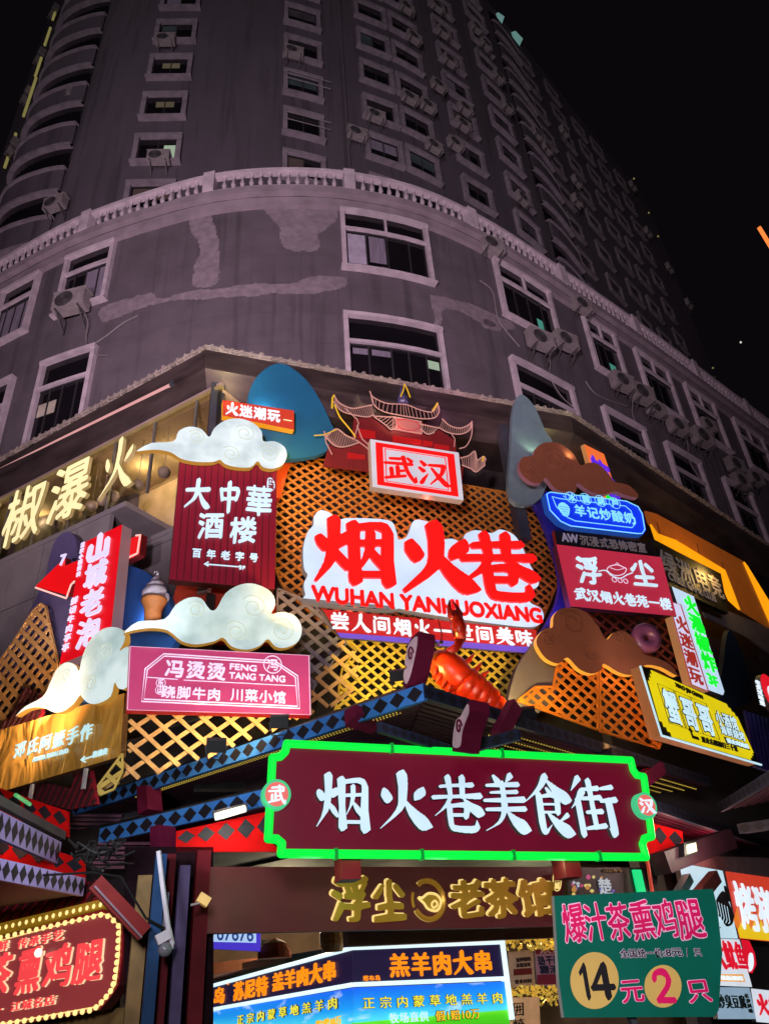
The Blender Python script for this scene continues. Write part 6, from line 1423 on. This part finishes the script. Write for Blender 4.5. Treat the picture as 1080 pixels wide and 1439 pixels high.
poly(t, Plane(24, 12.7), [(721,1362),(746,1360),(747,1369),(721,1371)], .002, .006, paint('menu_red', (110, 26, 22)), 'price_block'); letters(t, Plane(24, 12.7), .004, '油封鸭腿饭', (724, 1349), (745, 1347), 6, paint('menu_ink', (60, 34, 30)), res=40); letters(t, Plane(24, 12.7), .004, '冰粉凉虾', (724, 1357), (745, 1355), 6, paint('menu_ink', (60, 34, 30)), res=40); letters(t, Plane(24, 12.7), .004, '营业时间', (722, 1380), (746, 1378), 6, paint('menu_ink', (60, 34, 30)), res=40)
t = sign('poster', Plane(24, 12.75), [(750,1328),(796,1325),(800,1384),(754,1386)], .03, paint('poster_pink', (176, 130, 150), .8), GREYM, 'poster with maroon bands and dark ink lettering beside the menu board', 'poster')
poly(t, Plane(24, 12.75), [(752,1330),(796,1327),(797,1339),(752,1341)], .002, .006, paint('poster_maroon', (122, 24, 52), .8), 'band'); poly(t, Plane(24, 12.75), [(754,1370),(799,1368),(800,1382),(754,1384)], .002, .006, paint('poster_maroon', (122, 24, 52), .8), 'band')
letters(t, Plane(24, 12.75), .008, '炊烟', (756, 1335), (790, 1333), 12, paint('poster_light', (200, 160, 170)), res=44); letters(t, Plane(24, 12.75), .004, '热干面馆', (754, 1350), (797, 1348), 14, NAVY, bold=0.021, wob=.03); letters(t, Plane(24, 12.75), .004, '糊汤粉', (757, 1363), (797, 1361), 12, NAVY, bold=0.021, wob=.03)
t = sign('paper_sign', Plane(24, 12.4), [(715,1402),(757,1401),(760,1470),(716,1470)], .03, mat('paper_tan', lin(206, 160, 116), .8, emis=lin(190, 140, 96), es=.35), GREYM, 'tan paper lantern sign with black handwriting at the bottom edge beside the kiosk')
letters(t, Plane(24, 12.4), .004, '囲焼', (727, 1407), (728, 1452), 17, BLACKP, vert=True, bold=-0, wob=.02)

# price placard on a post close to the viewer
pl = Plane(17, 5.0)
pq = [(778,1259),(1001,1249),(1007,1275),(1014,1340),(1009,1420),(1002,1429),(792,1430),(785,1380)]
GRB = mat('placard_green', (.002, .14, .095), .5, var=.12, scale=3, bump=.05, spec=.2)
t = thing('price_placard', pl.W(pl.at(890, 1400)[0], 0, -.05), 'worn green price placard offering two drumsticks for 14 yuan', 'price board')
poly(t, pl, pq, -.04, 0, GRB, 'board', side=paint('placard_edge', (190, 190, 185)))
MG = mat('ink_magenta', lin(206, 14, 92), .5, emis=lin(206, 14, 92), es=.25); PKO = mat('ink_pink', lin(240, 190, 222), .5, emis=lin(240, 190, 222), es=.2)
for ch, x0, x1, y, h in (('爆', 789, 822, 1297, 58), ('汁', 820, 852, 1296, 56), ('茶', 851, 884, 1295, 56), ('熏', 884, 918, 1293, 58), ('鸡', 917, 950, 1292, 58), ('腿', 949, 987, 1291, 60)):
    kw = dict(soft=.02, wob=.018, gap=.0, res=80, shear=.06); st = RNG.get_state(); letters(t, pl, .002, ch, (x0, y), (x1, y-1), h, PKO, bold=0.0367, name='letter_outline', depth=.002, **kw); RNG.set_state(st); letters(t, pl, .005, ch, (x0, y), (x1, y-1), h, MG, bold=0.012, depth=.002, **kw)
INK = paint('ink_black', (14, 12, 20)); PALI = mat('ink_pale', lin(206, 196, 216), .5, var=.05)
for bo, m_, c_, nm in ((.07, PALI, .002, 'letter_outline'), (.012, INK, .005, 'small_lettering')): letters(t, pl, c_, '全国统一价', (870, 1340), (930, 1339), 13, m_, bold=bo, depth=.002, name=nm); letters(t, pl, c_, ':8元', (931, 1339), (957, 1338), 11, m_, bold=bo, depth=.002, line=True, name=nm); letters(t, pl, c_, '/', (963, 1339), (966, 1338), 11, m_, bold=bo*.5, depth=.002, name=nm); letters(t, pl, c_, '只', (973, 1338), (985, 1338), 12, m_, bold=bo, depth=.002, name=nm)
for cx, cy, rx, ry in ((834.5, 1378, 34, 40), (930.5, 1386, 26, 30)):
    P = [pl.at(cx+rx*math.cos(a), cy+ry*math.sin(a)) for a in np.linspace(0, 2*math.pi, 49)[:-1]]; MB().prism(pl, [tuple(p) for p in P], .001, .003).build('price_disc', paint('disc_tan', (226, 190, 104), .5, var=.06), t)
letters(t, pl, .005, '1', (811, 1379), (832, 1378), 50, INK, bold=.0, line=False, depth=.002, name='price_digits', res=90, gap=0); letters(t, pl, .005, '4', (828, 1378), (861, 1377), 50, INK, bold=.0, line=False, depth=.002, name='price_digits', res=90, gap=0); letters(t, pl, .005, '2', (916, 1386), (945, 1386), 48, MG, bold=.0, line=False, depth=.002, name='price_digits', res=90, gap=0)
for ch, x0, x1, y in (('元', 870, 903, 1392), ('只', 963, 998, 1392)):
    kw = dict(soft=.02, wob=.02, res=72, gap=0, shear=.05); st = RNG.get_state(); letters(t, pl, .002, ch, (x0, y), (x1, y-1), 36, PKO, bold=0.039, name='letter_outline', depth=.002, **kw); RNG.set_state(st); letters(t, pl, .005, ch, (x0, y), (x1, y-1), 36, MG, bold=0.0165, depth=.002, **kw)
a = pl.at(895, 1430)[0]; m = MB(); m.pbox(pl, a-.02, a+.02, .03, pl.at(895, 1300)[1], -.09, -.045); m.pbox(pl, a-.2, a+.2, .0, .03, -.26, .14); m.build('post', STEEL, t)
spot('placard_fill_light', (1.2, .5, 3.6), tuple(along(pl, 890, 1345)), 130, (1, .97, .95), 50, .6, .3)  # added fill light for the placard, no lamp stands there

# ------------------------------------------------------------------ left shop: lavender bands, ribbed roof, bulb sign
ls = thing('shop_roof', (-4.5, 10, 2.6), 'left street level shop roof with two lavender diamond bands', 'roof')
dband('edge_band', (-4.50, 8.6), (-4.64, 10.9), 3.36, 3.63, LAVB, ls, 11); dband('edge_band', (-4.30, 8.3), (-4.02, 10.3), 2.88, 3.08, LAVB, ls, 13)
MB().beam((-4.52, 8.6, 3.72), (-4.66, 10.95, 3.72), .08, .1).build('roof_rail', GREYM, ls); m = MB(); m.add([(-4.5, 8.6, 3.63), (-4.64, 10.9, 3.63), (-7.5, 12, 4.2), (-8, 9, 4.2)], [(0, 1, 2, 3)]); m.build('roof_slope', MARD, ls)
m = MB(); m.add([(-4.3, 8.3, 2.9), (-4.02, 10.3, 2.9), (-7, 12, 2.95), (-7.5, 8.6, 2.95)], [(0, 1, 2, 3)]); m.build('soffit', mat('soffit_plum', (.06, .015, .045), .6), ls)
MB().tube([(-4.40, 8.9, 3.80), (-4.45, 9.4, 3.80)], .022, 6).build('green_strip', glow('green_reflection', (80, 190, 110), .6), ls)  # green reflection on the grey rail, built as a glowing strip
striped(PL(-.9), [(-10,1256),(60,1252),(142,1236),(150,1262),(-10,1300)], 'dark plum ribbed awning above the bulb lined sign', 40, 'ribbed_awning', (112, 84, 120), (62, 40, 66))
pl = PL(-1.0)
bs = thing('bulb_sign', pl.W(*pl.at(80, 1430), -.15), 'dark red shop sign framed with warm bulbs and glowing red characters at the bottom left', 'sign')
bo = [(-40,1328),(146,1278),(160,1282),(175,1300),(173,1345),(168,1385),(158,1400),(142,1419),(-40,1452)]
poly(bs, pl, bo, -.15, 0, glow('bulb_sign_face', (135, 50, 52), .9), 'panel', side=paint('bulb_edge', (70, 10, 14)))
poly(bs, pl, [(-40,1308),(155,1262),(155,1274),(-40,1322)], -.12, .04, mat('gold_beam', (.50, .30, .04), .4, .4, emis=(.35, .18, .01), es=.45), 'gold_beam')
frame_px(bs, pl, bo, .0, .05, mat('bulb_border_red', (.30, .01, .02), .4), c=.0, d=.02); lines(bs, pl, inset(bo, .075), .008, GED, 'gold_line')
BULB = glow('bulb_light', (255, 222, 140), 1.25)
path_ = [(-6,1320),(148,1285),(158,1289),(170,1302),(168,1345),(164,1378),(158,1394),(145,1409),(134,1419),(-6,1441)]
def bulbs(pts, step, c, r):
    P = [np.array(p, float) for p in pts]; out = []; acc = 0
    for p, q in zip(P[:-1], P[1:]):
        L = np.linalg.norm(q-p); d = acc
        while d < L: out.append(p+(q-p)*d/L); d += step
        acc = d-L
    return out
bb = None
for i, p in enumerate(bulbs(path_, 10.3, 0, 0)+bulbs([(-6, 1307), (152, 1270)], 9.7, 0, 0)):
    w_ = Vector(pl.W(*pl.at(*p), .03 if i < 62 else .06))
    if bb is None:
        bb = MB().ball((0, 0, 0), .03, 8).build('bulb', BULB, bs); bb.data.transform(Matrix.Translation(wl(bs))); o = bb
    else: o = bb.copy(); COL.objects.link(o); o.parent = bs
    o.location = w_-wl(bs)
RL2 = glow('lit_coral_red', (246, 70, 74), 1.0); CRE = glow('letter_rim_cream', (250, 216, 170), .95)
for ch, x0, x1, y, h in (('茶', -22, 20, 1374, 62), ('熏', 26, 62, 1367, 66), ('鸡', 64, 106, 1362, 62), ('腿', 106, 148, 1355, 62)):
    kw = dict(soft=.02, wob=.02, res=72, gap=.04); st = RNG.get_state(); letters(bs, pl, .004, ch, (x0+1.2, y), (x1+1.2, y-9), h, CRE, bold=0.0255, name='letter_rim', depth=.01, **kw); RNG.set_state(st); letters(bs, pl, .02, ch, (x0, y), (x1, y-9), h, RL2, bold=0.0188, depth=.02, **kw)
for tx, p, q, h in (('鲜', (0, 1331), (15, 1328), 15), ('传承手艺', (27, 1327), (93, 1313), 15), ('·江城名店', (2, 1418), (82, 1404), 14)):
    letters(bs, pl, .004, tx, (p[0]+.8, p[1]), (q[0]+.8, q[1]), h, CRE, bold=0.03, name='letter_rim', gap=.1); letters(bs, pl, .016, tx, p, q, h, RL2, bold=0.0165, gap=.1, name='small_lettering')
MB().ball(pl.W(*pl.at(64, 1339), .1), .05, 8).build('spot_bulb', glow('spot_bulb_light', (255, 250, 220), 1.4), bs)
m = MB(); m.prism(PL(-.7), [tuple(p) for p in PL(-.7).px([(-40,1440),(178,1415),(195,1300),(205,1300),(200,1470),(-40,1480)])], -.2, 0); tag(m.build('shop_side_wall', mat('ochre_wall', (.24, .15, .05), .7, var=.3)), 'ochre side wall around the bulb lined sign', 'wall')
m = MB(); m.prism(PC(-1.2), [tuple(p) for p in PC(-1.2).px([(176,1190),(300,1190),(300,1500),(176,1500)])], -.1, 0); tag(m.build('post_back_wall', mat('dark_plum_wall', (.012, .005, .008), .9, var=.3, spec=.05)), 'dark plum wall behind the gate posts', 'wall')
m = MB(); m.prism(PC(-1.15), [tuple(p) for p in PC(-1.15).px([(236,1345),(266,1345),(266,1500),(236,1500)])], -.02, .0); tag(m.build('ochre_panel', mat('ochre_wall', (.24, .15, .05), .7)), 'narrow ochre panel between the violet and dark red gate posts', 'panel')

# security camera, small lamp boxes, tangled cables
pl = PC(-2.2)
sc_ = thing('security_camera', along(pl, 236, 1326), 'white security camera and dome hanging on a thin white bent pole beside the blue post', 'security camera')
WPL = paint('white_plastic', (196, 190, 200), .4)
MB().tube([along(pl, 223, 1196), along(pl, 228, 1240), along(pl, 236, 1300), along(pl, 242, 1326), along(pl, 240, 1333)], .028, 8).build('pole', WPL, sc_)
MB().beam(along(pl, 220, 1322), along(pl, 238, 1312), .10, .10).build('camera_body', WPL, sc_); MB().ball(along(pl, 232, 1334), .075, 10).build('dome', paint('dome_grey', (120, 118, 128), .2), sc_, True)
m = MB(); m.prism(PC(-1.8), [tuple(p) for p in PC(-1.8).px([(226,1254),(238,1254),(234,1306),(215,1306)])], -.08, 0); tag(m.build('junction_box', paint('grey_violet_box', (120, 112, 140), .5)), 'grey violet metal box behind the white camera pole', 'box')
t = thing('floodlight', along(PC(-2.0), 285, 1268), 'small yellowish floodlight on a bracket left of the brown teahouse board', 'floodlight', 'floodlights washing the boards'); MB().beam(along(PC(-2.0), 279, 1260), along(PC(-2.0), 293, 1269), .12, .1).build('housing', paint('flood_cream', (220, 180, 110), .5, emis=lin(200, 150, 80), es=.4), t); MB().tube([along(PC(-2.0), 268, 1272), along(PC(-2.0), 284, 1268)], .015, 5).build('bracket', ACM, t)
pl = Plane(46, 5.9)
t = thing('floodlight', along(pl, 968, 1192), 'lit warm white floodlight under the right eave beam', 'floodlight', 'floodlights washing the boards'); MB().prism(pl, [tuple(p) for p in pl.px([(965,1187),(977,1184),(979,1196),(966,1200)])], -.06, 0).build('lens', glow('flood_white', (255, 244, 200), 1.4), t); MB().prism(pl, [tuple(p) for p in pl.px([(962,1184),(980,1181),(982,1199),(963,1203)])], -.16, -.02).build('housing', FLB, t)
point('eave_flood_light', along(pl, 972, 1194, .25), 14, (1, .85, .65), .08)
r = random.Random(9)
m = MB()
for i in range(16):
    x, y = r.uniform(95, 150), r.uniform(1185, 1215); P = [along(PC(-2.0), x+k*r.uniform(6, 14), y+r.uniform(-12, 12), r.uniform(-.1, .1)) for k in range(5)]; m.tube(smooth_poly(P, False, 3), .012, 4)
m.tube([along(PC(-2.0), 60, 1230), along(PC(-2.0), 130, 1226), along(PC(-2.0), 170, 1232), along(PC(-2.0), 205, 1290), along(PC(-2.0), 232, 1305)], .012, 4)
tag(m.build('cable_tangle', BLACKP), 'tangle of black cables left of the gate posts', 'cables')

# ------------------------------------------------------------------ right side stalls under the eave
pl = Plane(47, 6.9)
t = sign('fish_sign', pl, [(953,1212),(1014,1221),(1036,1319),(975,1318)], .1, glow('pale_cyan_face', (190, 222, 236), .95), GREYM, 'pale blue lightbox with black ink brush figures above the green placard')
for q in ([(985,1275),(994,1262),(1003,1270),(1000,1286),(1006,1296),(996,1292),(988,1298)], [(1004,1268),(1014,1252),(1020,1262),(1027,1280),(1029,1296),(1020,1302),(1012,1290),(1006,1284)], [(1016,1245),(1022,1250),(1026,1266),(1020,1264)], [(992,1300),(1004,1304),(1012,1303),(1002,1308)]): poly(t, pl, q, .002, .008, paint('ink_grey', (46, 54, 58)), 'ink_figure', sm=True)
for k in range(7): lines(t, pl, [(996+k*4, 1262+k*2), (1000+k*4, 1278+k*3), (998+k*4, 1292+k)], .008, glow('pale_cyan_face', (190, 222, 236), .95), 'ink_gap', False, c=.010)
t = sign('pork_sign', pl, [(1018,1224),(1100,1236),(1110,1326),(1038,1319)], .1, glow('flame_red_face', (206, 62, 42), .9), GREYM, 'red lightbox with yellow flames and tall white characters at the right edge')
fl = [(1036,1308)]; r = random.Random(4)
for k in range(16): x = 1036+k*4.6; fl += [(x, 1306-(k % 2)*(10+r.random()*8)+k*.4)]
fl += [(1110, 1310), (1110, 1325), (1039, 1318)]; poly(t, pl, fl, .002, .006, glow('flame_yellow', (236, 196, 30), .9), 'flames')
fl = [(1030,1290)]
for k in range(16): x = 1030+k*5; fl += [(x, 1294-(k % 2)*(14+r.random()*10)+k*.5)]
fl += [(1110, 1300), (1110, 1312), (1035, 1306)]; poly(t, pl, fl, .0005, .0018, glow('flame_orange', (226, 120, 34), .9), 'flames')
letters(t, pl, .008, '烤猪蹄', (1032, 1271), (1112, 1286), 66, WHITE, bold=0.0255, soft=.02, wob=.02)
t = sign('squid_sign', pl, [(996,1319),(1038,1320),(1056,1387),(1006,1385)], .08, glow('stall_white_face', (214, 222, 234), .95), GREYM, 'white lightbox with fat red characters just right of the green placard')
letters(t, pl, .006, '大鱿鱼', (999, 1340), (1046, 1344), 42, glow('squid_red', (214, 20, 44), 1), bold=0.0255); poly(t, pl, [(1006,1369),(1043,1369),(1046,1380),(1008,1379)], .002, .006, glow('squid_orange', (236, 170, 70), .9), 'orange_strip'); letters(t, pl, .010, '铁板现烤', (1010, 1374), (1042, 1375), 7, WHITE, res=40, name='strip_text')
t = sign('round_stall_sign', pl, [(1040,1320),(1052,1322),(1060,1340),(1062,1356),(1056,1368),(1050,1366)], .06, glow('squid_red', (214, 20, 44), 1), GREYM, 'red rounded stall sign with a white figure beside the squid lightbox')
poly(t, pl, [(1051,1342),(1056,1340),(1058,1352),(1056,1362),(1051,1364)], .002, .006, WHITE, 'white_figure', sm=True)
t = sign('tofu_sign', pl, [(1004,1387),(1052,1388),(1062,1432),(1008,1432)], .08, glow('dull_blue_face', (140, 166, 188), .9), GREYM, 'dull blue grey lightbox with dark characters under the squid lightbox')
letters(t, pl, .006, '炒臭豆腐', (1006, 1407), (1046, 1408), 21, paint('tofu_ink', (40, 62, 60)), bold=0.012); letters(t, pl, .006, '长沙风味', (1046, 1396), (1054, 1424), 6, paint('tofu_ink', (40, 62, 60)), vert=True, res=40)
t = sign('hotpot_sign', pl, [(1054,1389),(1100,1394),(1108,1440),(1062,1436)], .08, glow('stall_white_face', (214, 222, 234), .95), GREYM, 'white lightbox with red characters in the bottom right corner')
letters(t, pl, .006, '火锅', (1060, 1411), (1098, 1416), 32, glow('squid_red', (214, 20, 44), 1), bold=0.021, wob=.02)
m = MB(); q_ = Plane(47, 7.3); m.pbox(q_, q_.at(948, 1300)[0], q_.at(1080, 1300)[0]+12, 0, 3.6, -.2, 0); tag(m.build('stall_wall', mat('stall_wall_dark', (.05, .042, .045), .8, var=.3)), 'dark wall carrying the right hand stall signs', 'wall')
sb_ = MB(); sb_.prism(pl, [tuple(p) for p in pl.px([(950,1202),(1090,1206),(1100,1236),(1016,1224),(950,1212)])], -.1, .02); tag(sb_.build('stall_beam', mat('stall_beam_pale', (.30, .22, .23), .6, var=.2)), 'pale beam above the right hand stall signs', 'beam')
tag(pbeam(Plane(47, 6.4), (974, 1268), (1004, 1232), .16, .2, mat('plank_brown', (.14, .035, .03), .6), None, 'brown_plank'), 'brown plank end sticking up behind the green placard', 'plank')
tag(pbeam(Plane(47, 6.4), (950, 1262), (966, 1234), .14, .14, mat('plank_teal', (.05, .14, .14), .6), None, 'teal_plank'), 'teal plank end sticking up behind the green placard', 'plank')
pl = Plane(28, 9.9)
t = sign('dark_poster', pl, [(796,1219),(922,1219),(925,1275),(798,1275)], .06, mat('poster_dark', (.045, .032, .03), .5, var=.2), GREYM, 'dark poster with colourful festival flecks above the green placard', 'poster')
FC = [((226, 214, 120), 'fleck_cream'), ((196, 60, 130), 'fleck_pink'), ((110, 90, 190), 'fleck_violet'), ((190, 200, 210), 'fleck_white'), ((200, 140, 60), 'fleck_amber')]
r = random.Random(12)
for i in range(26):
    x, y = r.uniform(803, 862), r.uniform(1232, 1262); s_ = r.uniform(1.5, 4); c_, n_ = FC[i % 5]
    poly(t, pl, smooth_poly([(x-s_, y), (x, y-s_*r.uniform(.6, 1.3)), (x+s_, y), (x, y+s_)], True, 2), .002+i*.0004, .004+i*.0004, glow(n_, c_, .7), 'fleck')
letters(t, pl, .016, '缤纷夜市', (845, 1224), (872, 1224), 5, paint('poster_gold', (150, 130, 70)), res=40); letters(t, pl, .016, '楚', (838, 1246), (858, 1246), 24, glow('fleck_white', (190, 200, 210), .7), bold=0.012, wob=.02)
MB().pbox(pl, pl.at(887, 1230)[0], pl.at(898, 1230)[0], pl.at(892, 1275)[1], pl.at(892, 1223)[1], .02, .06).build('green_strip', glow('green_mint_tube', (30, 222, 130), 1.0), t)
tag(MB().tube([along(Plane(28, 9.6), 906, 1192), along(Plane(28, 9.6), 919, 1275)], .028, 6).build('orange_pole', paint('orange_pole', (200, 70, 50), .5, emis=lin(190, 60, 40), es=.3)), 'thin orange pole right of the dark poster', 'pole')
for x, y, p_ in ((1000, 1170, 12), (940, 1170, 10)): point('eave_red_lamp', along(Plane(47, 6.6), x, y+30, .2), p_, (1, .35, .3), .15)
# street level walls that close the corner
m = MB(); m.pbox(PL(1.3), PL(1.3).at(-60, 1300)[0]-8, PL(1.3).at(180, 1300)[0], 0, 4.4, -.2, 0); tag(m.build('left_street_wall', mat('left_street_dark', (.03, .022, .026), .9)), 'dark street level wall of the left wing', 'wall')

# the neighbouring stall roof on the right whose eave comes towards the street
sr_ = thing('side_roof', (7, 13.5, 3.4), 'dark ribbed stall roof whose eave rises towards the right edge beside the gate', 'roof')
def atz(x, y, z): r = ray(x, y); return CAM+r*(z-CAM[2])/r[2]
for (p, q, z) in (((1008, 1128), (1115, 1060), 4.2), ((1034, 1158), (1115, 1146), 3.85)):
    a, b = atz(*p, z), atz(*q, z); dband('edge_band', a, b, z-.16, z, BDK, sr_)
    e = (b-a)[:2]/np.linalg.norm((b-a)[:2]); i_ = np.array([-e[1], e[0]]); i_ = i_ if i_@(a[:2]-CAM[:2]) > 0 else -i_
    soffit(e, i_, z-.12, np.linalg.norm((b-a)[:2]), 1.1, sr_, step=.16, hip=None, m=SLD, K_=a[:2])
point('eave_soffit_fill', tuple(atz(1030, 1172, 3.3)), 38, (1, .72, .68), .15)  # added light to lift the stall eave slats
spot('gate_left_fill', (-3.2, 7.2, 3.2), (-3.3, 11.5, 4.2), 200, (.85, .9, 1), 100, .8, .2)  # added fill for the dark bands on the gate's left
spot('scroll_board_fill', along(PC(-4.2), 560, 1010), along(PC(-2.5), 600, 960), 26, (1, .85, .9), 90, .8, .1)  # added local spot that lightens the scroll faces
point('right_eave_fill', tuple(atz(985, 1150, 3.5)), 30, (1, .55, .5), .12)  # added light under the right eave, no fixture
